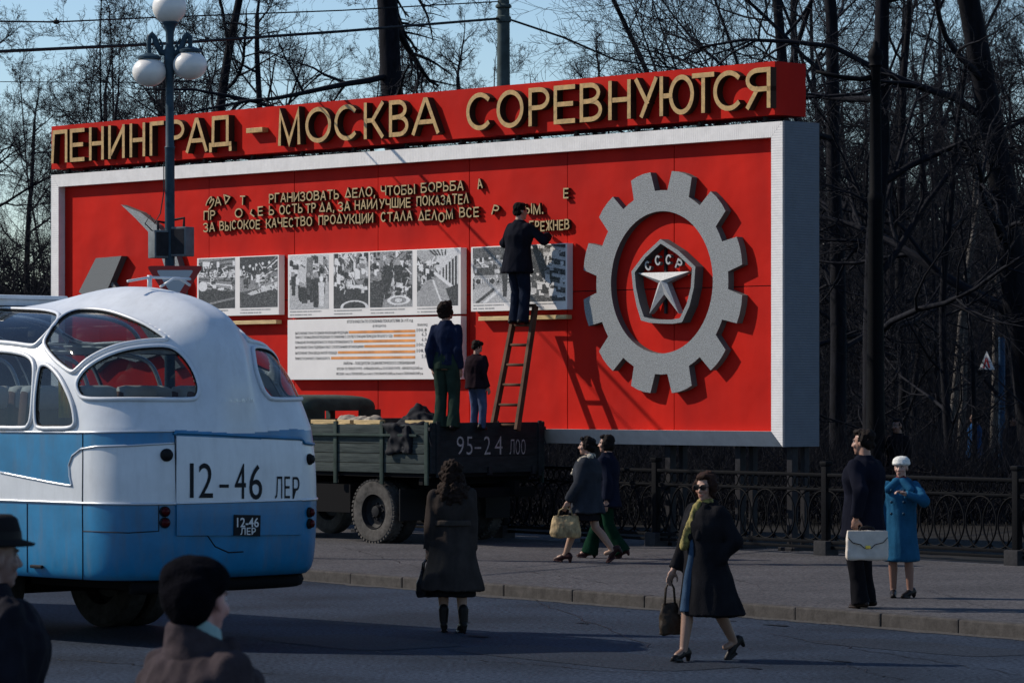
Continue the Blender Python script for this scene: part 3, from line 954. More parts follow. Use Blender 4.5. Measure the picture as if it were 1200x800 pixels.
def paint(kind, seed):
    s = Raster(80, 108, seed, 0.35)
    if kind == 'pipes':
        s.poly([(0, 0), (1, 0), (1, .55), (0, .5)], .30)
        for i in range(9): s.line((0, .1 + i * .06), (1, .02 + i * .09), .014, s.r.choice([.05, .7, .6, .1]))
        s.disc((.3, .22), .28, .13, .7, .82); s.disc((.55, .3), .3, .16, .05, .85)
        s.clutter(40, 0, 1, .1, .65, .08); s.poly([(0, .62), (1, .66), (1, 1), (0, 1)], .07); s.line((.3, .9), (1, .8), .02, .3)
        s.disc((.12, .55), .12, .1, .72)
    elif kind == 'hall':
        s.poly([(0, 0), (1, 0), (1, .3), (.35, .45), (0, .4)], .06)
        for i in range(7): s.line((.3, .52), (1.05, -.05 + i * .09), .012, .72 if i % 2 else .3)
        s.clutter(45, 0, 1, .2, .62, .07)
        for i in range(5): s.disc((.1 + .17 * i, .2 - .02 * i), .03, .03, .75)
        s.poly([(0, .7), (1, .55), (1, 1), (0, 1)], .10); s.poly([(.2, .72), (1, .5), (1, .62), (.3, .76)], .6)
        s.clutter(12, .3, 1, .55, .7, .04)
    elif kind == 'square':
        s.poly([(0, 0), (1, 0), (1, .5), (0, .5)], .6)
        s.clutter(30, 0, .3, .1, .6, .08); s.clutter(30, .6, 1, .05, .6, .09)
        s.poly([(.45, .05), (.6, .05), (.6, .5), (.42, .5)], .25)
        s.poly([(0, .55), (1, .5), (1, 1), (0, 1)], .5)
        for i in range(16): s.person(s.r.uniform(.05, .95), s.r.uniform(.72, .9), s.r.uniform(.28, .4), s.r.choice([.03, .05, .1, .6]))
        s.person(.68, .97, .6, .04); s.person(.82, .95, .5, .65)
    elif kind == 'machine':
        s.clutter(110, 0, 1, 0, .75, .10)
        s.poly([(0, .62), (1, .68), (1, 1), (0, 1)], .06); s.disc((.6, .98), .4, .12, .72, .8); s.line((.4, .6), (.8, .62), .03, .7); s.clutter(15, .2, .9, .55, .7, .05)
    elif kind == 'workers':
        s.clutter(90, 0, 1, 0, .8, .09)
        s.poly([(0, .55), (.4, .5), (.3, 1), (0, 1)], .08)
        s.person(.42, .85, .68, .04); s.person(.66, .8, .62, .06)
        s.clutter(20, .45, .9, .6, .8, .05)
        s.disc((.68, .88), .27, .085, .74, .7); s.disc((.68, .88), .08, .04, .7)
    elif kind == 'nave':
        s.poly([(0, 0), (1, 0), (1, 1), (0, 1)], .45)
        s.poly([(.5, 0), (1, 0), (1, .7), (.45, .45)], .65)
        for i in range(7): s.poly([(.55 + i * .075, .38 - i * .05), (.58 + i * .08, .37 - i * .05), (.58 + i * .08, .55 + i * .035), (.55 + i * .075, .54 + i * .03)], .05)
        for i in range(5): s.line((.3 + .1 * i, 0), (.45 + .06 * i, .1), .015, .05)
        s.poly([(0, .1), (.35, .4), (.35, .55), (0, .75)], .10); s.clutter(45, 0, .5, .2, .65, .07)
        s.poly([(.2, .55), (.5, .5), (1, .8), (1, 1), (0, 1), (0, .8)], .40)
        s.line((.45, .42), (.95, .72), .03, .75); s.line((.4, .55), (.6, .95), .02, .72); s.poly([(.7, .7), (1, .62), (1, 1), (.85, 1)], .08)
    elif kind == 'lorry':
        s.clutter(90, 0, 1, 0, .7, .08)
        s.poly([(.0, 0), (1, 0), (1, .12), (0, .2)], .15)
        s.poly([(.12, .36), (.55, .36), (.6, .52), (.08, .52)], .10); s.poly([(.05, .5), (.62, .5), (.62, .72), (.05, .74)], .42)
        s.poly([(.08, .56), (.58, .56), (.58, .66), (.08, .66)], .75); s.disc((.14, .61), .06, .05, .05); s.disc((.52, .61), .06, .05, .05)
        for i in range(6): s.line((.2 + i * .05, .57), (.2 + i * .05, .65), .008, .05)
        s.poly([(0, .75), (1, .66), (1, 1), (0, 1)], .5); s.line((.1, 1), (.55, .76), .03, .1); s.line((.3, 1), (.7, .78), .025, .74); s.person(.85, .9, .5, .05)
    else:
        s.poly([(0, 0), (1, 0), (1, 1), (0, 1)], .12); s.clutter(90, 0, 1, 0, .9, .09)
        for i in range(6): s.line((.75, .05 + i * .16), (1, .1 + i * .16), .03, .6)
        s.poly([(.1, .1), (.55, .05), (.6, .6), (.1, .7)], .09); s.clutter(20, .1, .6, .1, .7, .04)
    return s.done()

def raster_mesh(name, a, x0, z0, w, h, y, parent):
    H_, W_ = a.shape
    xs_ = np.linspace(x0, x0 + w, W_ + 1); zs_ = np.linspace(z0 + h, z0, H_ + 1)
    X, Z = np.meshgrid(xs_, zs_)
    vs = np.stack([X.ravel(), np.full(X.size, y), Z.ravel()], 1)
    i, j = np.mgrid[0:H_, 0:W_]
    q = np.stack([i * (W_ + 1) + j, (i + 1) * (W_ + 1) + j, (i + 1) * (W_ + 1) + j + 1, i * (W_ + 1) + j + 1], -1).reshape(-1, 4)
    me = bpy.data.meshes.new(name)
    me.from_pydata(vs.tolist(), [], q.tolist())
    ca = me.color_attributes.new('tone', 'FLOAT_COLOR', 'CORNER')
    v = np.repeat(a.ravel(), 4)
    c = np.stack([v, v * 1.0, v * 1.02, np.ones_like(v)], 1)
    ca.data.foreach_set('color', c.astype(np.float32).ravel())
    me.materials.append(M_print)
    return link(name, me, parent)

def lines_mesh(b, rows, y):
    for (x0, x1, z, h, seed) in rows:
        r = random.Random(seed); x = x0
        while x < x1:
            w = r.uniform(.6, 1.3) * h * .6
            if r.random() > .14:
                b.box((x + w / 2, y, z + h / 2), (w, .001, h * r.uniform(.75, 1)))
            x += w + h * .12

def photo_board(label, px, kinds, seed, grp='photograph boards on the red hoarding'):
    """px: left, right and the four corner heights in pixels"""
    x0, zt0 = on_plane(px[0], px[2], PY - 0.12); x1, zt1 = on_plane(px[1], px[3], PY - 0.12)
    zb0, zb1 = on_plane(px[0], px[4], PY - 0.12)[1], on_plane(px[1], px[5], PY - 0.12)[1]
    zt, zb = (zt0 + zt1) / 2, (zb0 + zb1) / 2
    base = SO + SX * x0
    t = thing('photo_board', label, 'photo board', (base.x, base.y, zb), SA, grp)
    w, h = x1 - x0, zt - zb
    b = MB(); b.bbox((w / 2, PY - 0.062, h / 2), (w, 0.116, h), 0.004); b.build('board', M_board, t)
    for k, (kind, a0, a1) in enumerate(kinds):
        raster_mesh('photograph', paint(kind, seed + k), a0 * w, 0.13 * h, (a1 - a0) * w, 0.855 * h, PY - 0.1225, t)
        b = MB()
        xx = a0 * w + .01
        lines_mesh(b, [(xx, xx + (a1 - a0) * w * .8, .085 * h, .018, seed * 7 + k), (xx, xx + (a1 - a0) * w * .55, .035 * h, .018, seed * 9 + k)], PY - 0.1225)
        b.build('caption', M_greyink, t)
    return t, w, h
photo_board('white board with two factory photographs, half behind the bus roof', (231, 326.8, 302.5, 299, 370.5, 369), [('pipes', .02, .47), ('hall', .53, .985)], 11)
photo_board('widest white board with four factory photographs above the statistics panel', (337.5, 540, 298.5, 290.3, 373, 367), [('square', .01, .245), ('machine', .275, .478), ('workers', .488, .73), ('nave', .757, .985)], 23)
photo_board('white board with lorry photograph behind the man on the ladder', (552, 664.5, 289.5, 285, 365, 362.5), [('lorry', .02, .42), ('night', .47, .985)], 37)

def ledge(label, p0, p1, py):
    x0, z0 = on_plane(p0, py, PY - 0.06); x1, _ = on_plane(p1, py, PY - 0.06)
    base = SO + SX * x0
    b = MB(); b.bbox(((x1 - x0) / 2, PY - 0.062, 0), (x1 - x0, 0.115, 0.06), 0.006)
    o = b.build('wooden_ledge', M_wood, None)
    o.location = (base.x, base.y, z0); o.rotation_euler = (0, 0, SA)
    tag(o, label, 'ledge', 'raw wooden ledges under the photo boards')
ledge('raw wooden ledge under the two-photograph board beside the bus', 262, 327, 378.5)
ledge('raw wooden ledge under the board at the ladder top', 564, 667, 373.5)

# statistics board
x0, zt0 = on_plane(337, 374.6, PY - 0.12); x1, zt1 = on_plane(540, 368.6, PY - 0.12)
zb = on_plane(430, 444.5, PY - 0.12)[1]
zt = (zt0 + zt1) / 2 - 0.012
base = SO + SX * x0
st = thing('statistics_board', 'white statistics board with orange bars and black figures under the photographs', 'statistics board', (base.x, base.y, zb), SA)
w, h = x1 - x0, zt - zb
b = MB(); b.bbox((w / 2, PY - 0.062, h / 2), (w, 0.116, h), 0.004); b.build('board', M_board, st)
yb = PY - 0.1225
def stat_text(b, s, fx, fz, fw, hh, weight=0.0):
    vs, fs = text_mesh(s, fw * w, hh, weight, res=1)
    b.add([V(p.x + fx * w, yb, p.z + fz * h) for p in vs], fs)
def fz(zy): return 1 - (zy - 68) / (507 - 68)          # from the zoomed view
def fx(zx): return (zx - 42) / (1210 - 42)
b = MB()
stat_text(b, 'ИТОГИ РАБОТЫ ПО ОСНОВНЫМ ПОКАЗАТЕЛЯМ ЗА 1975 год', fx(458), fz(101), fx(900) - fx(458), .046)
stat_text(b, '(В ПРОЦЕНТАХ)', fx(632), fz(133), fx(722) - fx(632), .034)
rows = [('ВЫПОЛНЕНИЕ ПЛАНА ПО ОБЪЕМУ РЕАЛИЗАЦИИ ПРОДУКЦИИ', 97, 465, 173, 470, '100,8'), ('ПРИРОСТ ПРОМЫШЛЕННОЙ ПРОДУКЦИИ ПО СРАВНЕНИЮ С СООТВЕТСТВУЮЩИМ ПЕРИОДОМ ПРОШЛОГО ГОДА', 97, 765, 203, 772, '6,3'), ('ПОВЫШЕНИЕ ПРОИЗВОДИТЕЛЬНОСТИ ТРУДА В ПРОМЫШЛЕННОСТИ', 97, 495, 240, 502, '6,0'),
        ('ВЫПОЛНЕНИЕ ПЛАНА ПОДРЯДНЫХ РАБОТ СТРОИТЕЛЬНЫМИ ОРГАНИЗАЦИЯМИ', 97, 570, 276, 575, '100,3'), ('ВЫПОЛНЕНИЕ ПЛАНА ВВОДА ЖИЛОЙ ПЛОЩАДИ', 97, 388, 318, 395, '108,6'), ('ПРИРОСТ РОЗНИЧНОГО ТОВАРООБОРОТА', 97, 340, 358, 348, '5,8')]
for s, a, c, zy, bx, num in rows:
    stat_text(b, s, fx(a), fz(zy + 4), fx(c) - fx(a), .040)
stat_text(b, 'РАЙОНЫ – ПОБЕДИТЕЛИ СОЦИАЛИСТИЧЕСКОГО СОРЕВНОВАНИЯ', fx(435), fz(400), fx(912) - fx(435), .042)
stat_text(b, 'МОСКВА: ПО ПЕРВОЙ ГРУППЕ – КУЙБЫШЕВСКИЙ р-н, ПО ВТОРОЙ ГРУППЕ – КИРОВОГРАДСКИЙ р-н', fx(388), fz(437), fx(962) - fx(388), .038)
stat_text(b, 'МОСКВА: I место ПЕРОВСКИЙ р-н, II место СОКОЛЬНИЧЕСКИЙ р-н, III место ПЕРВОМАЙСКИЙ р-н', fx(384), fz(474), fx(965) - fx(384), .038)
b.build('lettering', M_ink, st)
b = MB()
for s, a, c, zy, bx, num in rows:
    b.box(((fx(bx) + fx(915)) / 2 * w, yb, (fz(zy - 7)) * h), ((fx(915) - fx(bx)) * w, .001, .040))
b.build('orange_bars', M_orange, st)
b = MB()
stat_text(b, 'ЛЕНИНГРАД', fx(928), fz(132), fx(995) - fx(928), .036)
stat_text(b, 'МОСКВА', fx(1042), fz(136), .05, .036)
for i, (s, a, c, zy, bx, num) in enumerate(rows):
    wd = (.055 if len(num) > 3 else .028)
    stat_text(b, num, fx(990) - wd, fz(zy - 1), wd, .055, .0)
    stat_text(b, num, fx(1100) - wd, fz(zy + 1), wd, .055, .0)
b.build('figures', M_ink, st)
# ------------------------------------------------------------------ the bus
BANG = R(45)
BO = V(-2.40, 32.05, 0)
BX = V(math.cos(BANG), math.sin(BANG), 0); BYv = V(-math.sin(BANG), math.cos(BANG), 0)
bus = thing('bus', 'blue and white round-backed old bus seen from behind at the left', 'bus', BO, BANG)
def to_bus(p):
    d = Vector(p) - BO
    return V(d.dot(BX), d.dot(BYv), d.z)
def from_bus(p):
    return BO + BX * p[0] + BYv * p[1] + V(0, 0, p[2])
BL = 9.2
PROF = [  # z, half width, rear inset, corner radius
    (0.60, 1.20, 0.14, 0.50), (0.66, 1.23, 0.08, 0.52), (0.80, 1.245, 0.04, 0.54), (1.05, 1.25, 0.01, 0.56), (1.28, 1.25, 0.00, 0.57), (1.60, 1.25, 0.01, 0.58), (1.88, 1.245, 0.04, 0.60),
    (2.00, 1.235, 0.07, 0.62), (2.20, 1.21, 0.14, 0.66), (2.40, 1.17, 0.23, 0.70), (2.58, 1.11, 0.35, 0.74), (2.72, 1.03, 0.49, 0.76), (2.84, 0.92, 0.68, 0.76), (2.93, 0.79, 0.90, 0.72), (3.00, 0.62, 1.20, 0.6), (3.045, 0.43, 1.55, 0.42), (3.07, 0.22, 1.95, 0.21), (3.075, 0.03, 2.4, 0.025)]
def prof(z_i):
    k = int(min(max(z_i, 0), len(PROF) - 1.0001)); f = z_i - k
    def cr(c):
        p0 = PROF[max(k - 1, 0)][c]; p1 = PROF[k][c]; p2 = PROF[k + 1][c]; p3 = PROF[min(k + 2, len(PROF) - 1)][c]
        return 0.5 * (2 * p1 + (p2 - p0) * f + (2 * p0 - 5 * p1 + 4 * p2 - p3) * f * f + (3 * p1 - p0 - 3 * p2 + p3) * f ** 3)
    return [cr(c) for c in range(4)]
def sst(a, b_, x):
    t = min(max((x - a) / (b_ - a), 0), 1); return t * t * (3 - 2 * t)
NS, NC, NR = 150, 34, 70
def ring(vi):
    z, Wd, In, Cr = prof(vi)
    Wd = max(Wd, 0.02)
    Cr = min(Cr, Wd * 0.98)
    yr = In; yf = BL - 0.6 * In
    pts = []
    # left side from front to rear
    ya, yb_ = yf - Cr, yr + Cr
    for i in range(NS):
        t = i / NS; t = 1 - (1 - t) ** 2.2
        pts.append([-Wd, ya + (yb_ - ya) * t])
    for i in range(NC):
        a = PI / 2 * i / NC
        pts.append([-(Wd - Cr) - Cr * math.cos(a), yb_ - Cr * math.sin(a)])
    for i in range(NR):
        t = i / NR
        pts.append([-(Wd - Cr) + 2 * (Wd - Cr) * t, yr])
    for i in range(NC):
        a = PI / 2 * i / NC
        pts.append([(Wd - Cr) + Cr * math.sin(a), yb_ - Cr * math.cos(a)])
    for i in range(NS):
        t = i / NS; t = t ** 2.2
        pts.append([Wd, yb_ + (ya - yb_) * t])
    for i in range(16):
        a = PI / 2 * i / 16
        pts.append([(Wd - Cr) + Cr * math.cos(a), ya + Cr * math.sin(a)])
    for i in range(12):
        t = i / 12
        pts.append([(Wd - Cr) - 2 * (Wd - Cr) * t, yf])
    for i in range(16):
        a = PI / 2 * i / 16
        pts.append([-(Wd - Cr) - Cr * math.sin(a), ya + Cr * math.cos(a)])
    out = []
    for x, y in pts:
        # plan bow of the tail
        if y < 1.6:
            y += 0.10 * (x / 1.25) ** 2 * (1 - y / 1.6)
        p = V(x, y, z)
        # the air duct hump over the middle of the roof and down the tail
        hw = 0.36 + 0.26 * sst(2.35, 2.9, z)
        prfl = 1 - sst(0.08, hw, abs(x))
        top = sst(2.35, 2.95, z) * (1 - sst(1.3, 3.0, y))
        p.z += 0.20 * prfl * top
        p.y -= 0.20 * prfl * sst(1.80, 2.65, z) * (1 - sst(2.75, 3.05, z))
        out.append(p)
    return out
vis = []
for a_ in range(len(PROF) - 1):
    n_ = 4 if a_ < 4 else (22 if a_ < 6 else (16 if a_ < 15 else 6))
    vis += [a_ + i / n_ for i in range(n_)]
vis.append(len(PROF) - 1)
NV = len(vis) - 1
rings = [ring(v) for v in vis]
NP = len(rings[0])
BV = [p for r_ in rings for p in r_]
BF = []
for i in range(NV):
    for j in range(NP):
        j2 = (j + 1) % NP
        BF.append((i * NP + j, i * NP + j2, (i + 1) * NP + j2, (i + 1) * NP + j))
BVH = BVHTree.FromPolygons(BV, BF)
CAM_B = to_bus((0, 0, CAMH))
def cast(px, py, off=0.0):
    """point on the bus skin seen at this pixel of the photograph"""
    d = (to_bus(at(px, py, 30)) - CAM_B).normalized()
    h = BVH.ray_cast(CAM_B, d)
    if h[0] is None: return None
    n = h[1]
    if n.dot(d) > 0: n = -n
    return h[0] + n * off
def zz(pts, ox, oy, k):
    return [(ox + x / k, oy + y / k) for x, y in pts]
def smoothpoly(pts, n=4):
    """closed Catmull-Rom"""
    out = []
    m = len(pts)
    for i in range(m):
        p0, p1, p2, p3 = pts[i - 1], pts[i], pts[(i + 1) % m], pts[(i + 2) % m]
        for k in range(n):
            f = k / n
            out.append(tuple(0.5 * (2 * p1[c] + (p2[c] - p0[c]) * f + (2 * p0[c] - 5 * p1[c] + 4 * p2[c] - p3[c]) * f * f + (3 * p1[c] - p0[c] - 3 * p2[c] + p3[c]) * f ** 3) for c in (0, 1)))
    return out
Z5 = (0, 330, 3.158)
WINS = {
 'rear_window': zz([(287, 378), (310, 335), (350, 302), (410, 272), (480, 252), (560, 243), (625, 245), (665, 265), (698, 303), (722, 352), (733, 395), (727, 424), (705, 436), (600, 437), (480, 436), (380, 436), (322, 433), (298, 420)], *Z5),
 'quarter_window': zz([(150, 322), (170, 308), (195, 321), (225, 356), (250, 402), (270, 452), (280, 505), (277, 530), (255, 541), (200, 542), (152, 541), (136, 525), (133, 460), (138, 390)], *Z5),
 'side_window': zz([(-360, 268), (-330, 256), (-200, 254), (0, 258), (70, 266), (108, 278), (126, 300), (130, 340), (124, 440), (118, 505), (107, 532), (85, 541), (-40, 539), (-200, 535), (-340, 528), (-362, 500), (-366, 380)], *Z5),
 'rear_skylight': zz([(167, 235), (182, 195), (208, 155), (245, 124), (295, 108), (350, 106), (410, 114), (480, 137), (545, 165), (595, 196), (618, 213), (600, 218), (540, 222), (455, 235), (385, 258), (325, 291), (285, 327), (268, 334), (240, 318), (200, 283)], *Z5),
 'roof_skylight': zz([(-330, 110), (-200, 106), (-60, 104), (60, 105), (150, 109), (200, 116), (219, 128), (212, 152), (180, 190), (150, 222), (130, 238), (100, 237), (40, 229), (-60, 223), (-200, 222), (-330, 224), (-350, 170)], *Z5),
}
WINS = {k: smoothpoly(v, 3) for k, v in WINS.items()}
BLUE = [[(-900, 492), (-400, 500), (0, 505.5), (100, 506.5), (206, 505), (206, 519), (180, 520.5), (150, 522), (112, 523), (95, 526), (85, 534), (81, 545), (82, 558), (84.5, 569), (60, 565), (0, 553), (-150, 528), (-400, 505)],
        [(204, 503), (356, 513), (358, 520), (204, 513)]]
def inpoly(x, y, pl):
    c = False
    for i in range(len(pl)):
        x0, y0 = pl[i - 1]; x1, y1 = pl[i]
        if (y0 > y) != (y1 > y) and x < (x1 - x0) * (y - y0) / (y1 - y0) + x0:
            c = not c
    return c
BOX = {k: (min(p[0] for p in v), max(p[0] for p in v), min(p[1] for p in v), max(p[1] for p in v)) for k, v in WINS.items()}
PITCH = 1.13
skin, blue_f = [], []
wfaces = {}
for f in BF:
    c = (BV[f[0]] + BV[f[1]] + BV[f[2]] + BV[f[3]]) / 4
    n = (BV[f[1]] - BV[f[0]]).cross(BV[f[3]] - BV[f[0]])
    side = -1 if c.x <= 0 else 1
    cl = V(-abs(c.x), c.y, c.z)
    hit = None
    if c.z > 1.85:
        # windows further forward along the side repeat the first one
        shift = 0
        y0 = cl.y
        for kshift in range(0, 6):
            q = V(cl.x, y0 - kshift * PITCH, cl.z)
            if kshift and q.y < 0.8: break
            px, py = project(from_bus(q))
            names = WINS.keys() if kshift == 0 else ('side_window', 'roof_skylight')
            for k in names:
                bx = BOX[k]
                if bx[0] <= px <= bx[1] and bx[2] <= py <= bx[3] and inpoly(px, py, WINS[k]):
                    if y0 < BL - 1.6 and not (k.startswith('r') and abs(c.x) < 0.12):
                        hit = (k, kshift, side)
                    break
            if hit: break
    if hit:
        wfaces.setdefault(hit, []).append(f); continue
    px, py = project(from_bus(cl))
    isb = cl.z < 1.283 or (c.z < 2.05 and any(inpoly(px, py, pl) for pl in BLUE))
    skin.append(f); blue_f.append(1 if isb else 0)

M_white = mat('bus_white_enamel', (0.60, 0.63, 0.66), 0.36, var=0.08, scale=3, spec=0.6, bump=0.02, bscale=5)
M_blue = mat('bus_blue_enamel', (0.006, 0.150, 0.315), 0.34, var=0.2, scale=2.5, spec=0.6, bump=0.02, bscale=5)
def grime(m, amount):
    nt = m.node_tree; b_ = nt.nodes['Principled BSDF']
    src = b_.inputs['Base Color'].links[0].from_socket
    tc = nt.nodes.new('ShaderNodeTexCoord')
    mp = nt.nodes.new('ShaderNodeMapping'); mp.inputs['Scale'].default_value = (5, 5, 0.8)
    n1 = nt.nodes.new('ShaderNodeTexNoise'); n1.inputs['Scale'].default_value = 2.2; n1.inputs['Detail'].default_value = 8; n1.inputs['Roughness'].default_value = .7
    nt.links.new(tc.outputs['Object'], mp.inputs[0]); nt.links.new(mp.outputs[0], n1.inputs['Vector'])
    r = nt.nodes.new('ShaderNodeValToRGB'); r.color_ramp.elements[0].position = .48; r.color_ramp.elements[0].color = (0, 0, 0, 1)
    r.color_ramp.elements[1].position = .8; r.color_ramp.elements[1].color = (amount, amount, amount, 1)
    nt.links.new(n1.outputs['Fac'], r.inputs[0])
    mx = nt.nodes.new('ShaderNodeMix'); mx.data_type = 'RGBA'
    mx.inputs[7].default_value = (0.10, 0.09, 0.08, 1)
    nt.links.new(r.outputs[0], mx.inputs[0]); nt.links.new(src, mx.inputs[6]); nt.links.new(mx.outputs[2], b_.inputs['Base Color'])
    n2 = nt.nodes.new('ShaderNodeMath'); n2.operation = 'MULTIPLY_ADD'; n2.inputs[1].default_value = .5; n2.inputs[2].default_value = b_.inputs['Roughness'].default_value
    nt.links.new(r.outputs[0], n2.inputs[0]); nt.links.new(n2.outputs[0], b_.inputs['Roughness'])
grime(M_white, .16); grime(M_blue, .4)
M_trim = mat('bus_trim', (0.55, 0.58, 0.62), 0.3, 0.6)
M_rubber = mat('black_rubber', (0.012, 0.012, 0.013), 0.6)
M_dark = mat('underbody_black', (0.006, 0.006, 0.007), 0.9)
M_glass = glass_mat('bus_glass', (0.50, 0.56, 0.58), 0.03)
M_lens = mat('red_lamp_lens', (0.05, 0.004, 0.005), 0.2)

def skin_mesh(name, faces, mats, mi=None, parent=None, offset=0.0):
    idx = {}
    vs, fs = [], []
    for f in faces:
        g = []
        for i in f:
            if i not in idx:
                idx[i] = len(vs); vs.append(BV[i])
            g.append(idx[i])
        fs.append(g)
    me = bpy.data.meshes.new(name)
    me.from_pydata([tuple(p) for p in vs], [], fs)
    for m in mats: me.materials.append(m)
    if mi: me.polygons.foreach_set('material_index', mi)
    me.polygons.foreach_set('use_smooth', [True] * len(fs))
    me.update()
    return link(name, me, parent)
body = skin_mesh('body', skin, [M_white, M_blue], blue_f, bus)
sd = body.modifiers.new('thickness', 'SOLIDIFY'); sd.thickness = 0.03; sd.offset = -1
for (k, sh, side), fs in wfaces.items():
    w_ = skin_mesh(k, fs, [M_glass], None, bus)
    # rim that follows the window outline
    pts = []
    for px, py in WINS[k]:
        p = None
        for _ in range(3):
            p = cast(px, py, 0.010)
            if p is not None: break
        if p is not None:
            p = V(p.x * -side if side > 0 else p.x, p.y + sh * PITCH, p.z)
            pts.append(p)
    if len(pts) > 10:
        # re-project shifted points on the skin
        if sh:
            q2 = []
            for p in pts:
                h = BVH.find_nearest(p)
                n_ = h[1] if h[1].dot(h[0] - V(0, h[0].y, 1.5)) > 0 else -h[1]
                q2.append(h[0] + n_ * 0.010)
            pts = q2
        b = MB(); b.tube(pts, 0.021, 8, False, closed=True)
        b.build('frame', M_white, w_, smooth=True)
        b = MB()
        cen = sum(pts, Vector()) / len(pts)
        inner_ = [p + (cen - p).normalized() * 0.020 for p in pts]
        inner_ = [(lambda h: h[0] + (h[1] if h[1].dot(h[0] - V(0, 3, 1.5)) > 0 else -h[1]) * 0.008)(BVH.find_nearest(p)) for p in inner_]
        b.tube(inner_, 0.012, 5, False, closed=True)
        b.build('seal', M_rubber, w_, smooth=True)

def along(pxs, off=0.004):
    out = []
    for i in range(len(pxs) - 1):
        for k in range(8):
            f = k / 8
            p = cast(pxs[i][0] * (1 - f) + pxs[i + 1][0] * f, pxs[i][1] * (1 - f) + pxs[i + 1][1] * f, off)
            if p is not None: out.append(p)
    p = cast(*pxs[-1], off)
    if p is not None: out.append(p)
    return out
# belt mouldings all round
def level_line(z, off, y1=BL):
    k = min(range(NV), key=lambda i: abs(rings[i][0].z - z))
    pts = rings[k]
    return [p for p in pts], k
b = MB()
pts, _ = level_line(1.283, 0)
b.tube([V(p.x * 1.003, p.y + (-.004 if p.y < 1 else 0), p.z) for p in pts[::2]], 0.013, 6, False, closed=True)
b.build('belt_moulding', M_trim, bus, smooth=True)
b = MB()
b.tube(along([(0, 505.5), (100, 506.5), (204, 505)]), 0.011, 6)
b.tube(along([(0, 553), (60, 565), (84.5, 569), (82, 558), (81, 545), (85, 534), (95, 526), (112, 523), (150, 522), (204, 519)]), 0.010, 5)
b.build('side_moulding', M_trim, bus, smooth=True)
# engine lid: a panel standing a little proud with a projecting top edge
def patch(pxrect, off, nx=24, ny=20):
    g = []
    for j in range(ny + 1):
        row = []
        for i in range(nx + 1):
            u, v = i / nx, j / ny
            x = (pxrect[0][0] * (1 - u) + pxrect[1][0] * u) * (1 - v) + (pxrect[3][0] * (1 - u) + pxrect[2][0] * u) * v
            y = (pxrect[0][1] * (1 - u) + pxrect[1][1] * u) * (1 - v) + (pxrect[3][1] * (1 - u) + pxrect[2][1] * u) * v
            row.append(cast(x, y, off))
        g.append(row)
    return g
def patch_mesh(name, rect, off, mats, parent, mfun=None, nx=24, ny=118):
    g = patch(rect, off, nx, ny)
    g0 = patch(rect, -0.01, nx, ny)
    vs = [p for r_ in g for p in r_] ; n0 = len(vs)
    vs += [p for r_ in g0 for p in r_]
    if any(p is None for p in vs): return None
    fs, mi = [], []
    W1 = nx + 1
    for j in range(ny):
        for i in range(nx):
            q = (j * W1 + i, (j + 1) * W1 + i, (j + 1) * W1 + i + 1, j * W1 + i + 1)
            fs.append(q)
            c = sum((vs[k] for k in q), Vector()) / 4
            mi.append(mfun(c) if mfun else 0)
    bd = [(0, i) for i in range(nx)] + [(j, nx) for j in range(ny)] + [(ny, nx - i) for i in range(nx)] + [(ny - j, 0) for j in range(ny)]
    for a in range(len(bd)):
        p, q = bd[a], bd[(a + 1) % len(bd)]
        i0, i1 = p[0] * W1 + p[1], q[0] * W1 + q[1]
        fs.append((i0, i1, i1 + n0, i0 + n0))
        c = (vs[i0] + vs[i1]) / 2
        mi.append(mfun(c) if mfun else 0)
    me = bpy.data.meshes.new(name); me.from_pydata([tuple(p) for p in vs], [], fs)
    for m in mats: me.materials.append(m)
    me.polygons.foreach_set('material_index', mi)
    me.polygons.foreach_set('use_smooth', [True] * len(fs)); me.update(); me.set_sharp_from_angle(angle=R(40))
    return link(name, me, parent)
lid = patch_mesh('engine_lid', [(206, 511), (352, 517), (352, 626), (206, 627)], 0.022, [M_white, M_blue], bus, lambda c: 1 if c.z < 1.283 else 0)
b = MB(); b.tube(along([(205, 509), (204, 507), (260, 509), (320, 512.5), (352, 514), (356, 519), (372, 521)], 0.012), 0.016, 6)
b.build('drip_ledge', M_blue, bus, smooth=True)
b = MB()
b.tube(along([(97, 508), (97, 540), (96.5, 590), (97, 640), (97, 684)], 0.001), 0.006, 4)
b.tube(along([(205, 509), (206, 560), (207, 600), (207, 627), (243, 627), (252, 640), (268, 647), (285, 646)], 0.001), 0.006, 4)
b.tube(along([(353, 519), (353, 626), (326, 626)], 0.001), 0.006, 4)
b.tube(along([(97, 591), (186, 591), (186, 622), (150, 624), (97, 622)], 0.001), 0.005, 4)
b.tube(along([(32, 590), (32, 640), (32, 688)], 0.001), 0.006, 4)
b.build('panel_seams', M_rubber, bus)
def lamp(px, py, r, m, nm='tail_lamp'):
    p = cast(px, py, 0.0)
    if p is None: return
    h = BVH.find_nearest(p)
    n = h[1]
    if n.y > 0: n = -n
    q = n.to_track_quat('Z', 'Y').to_matrix()
    b = MB(); b.lathe([(r * 1.15, -0.01), (r * 1.15, 0.018), (r * 0.95, 0.028)], p, 16, q); o = b.build(nm, M_rubber, bus, auto=30)
    b = MB(); b.lathe([(r * 0.93, 0.027), (r * 0.8, 0.045), (r * 0.4, 0.055), (0.001, 0.058)], p, 16, q); b.build('lens', m, o, smooth=True)
for px, py in ((193, 599), (193, 612), (362, 600), (362, 613)): lamp(px, py, 0.042, M_lens)
lamp(195, 533, 0.05, M_rubber, 'round_vent'); lamp(362, 538, 0.045, M_rubber, 'round_vent')
p = cast(45, 663, 0.02); b = MB(); b.bbox(p, (0.03, 0.17, 0.03), 0.01); b.build('door_handle', M_rubber, bus)
zl = []
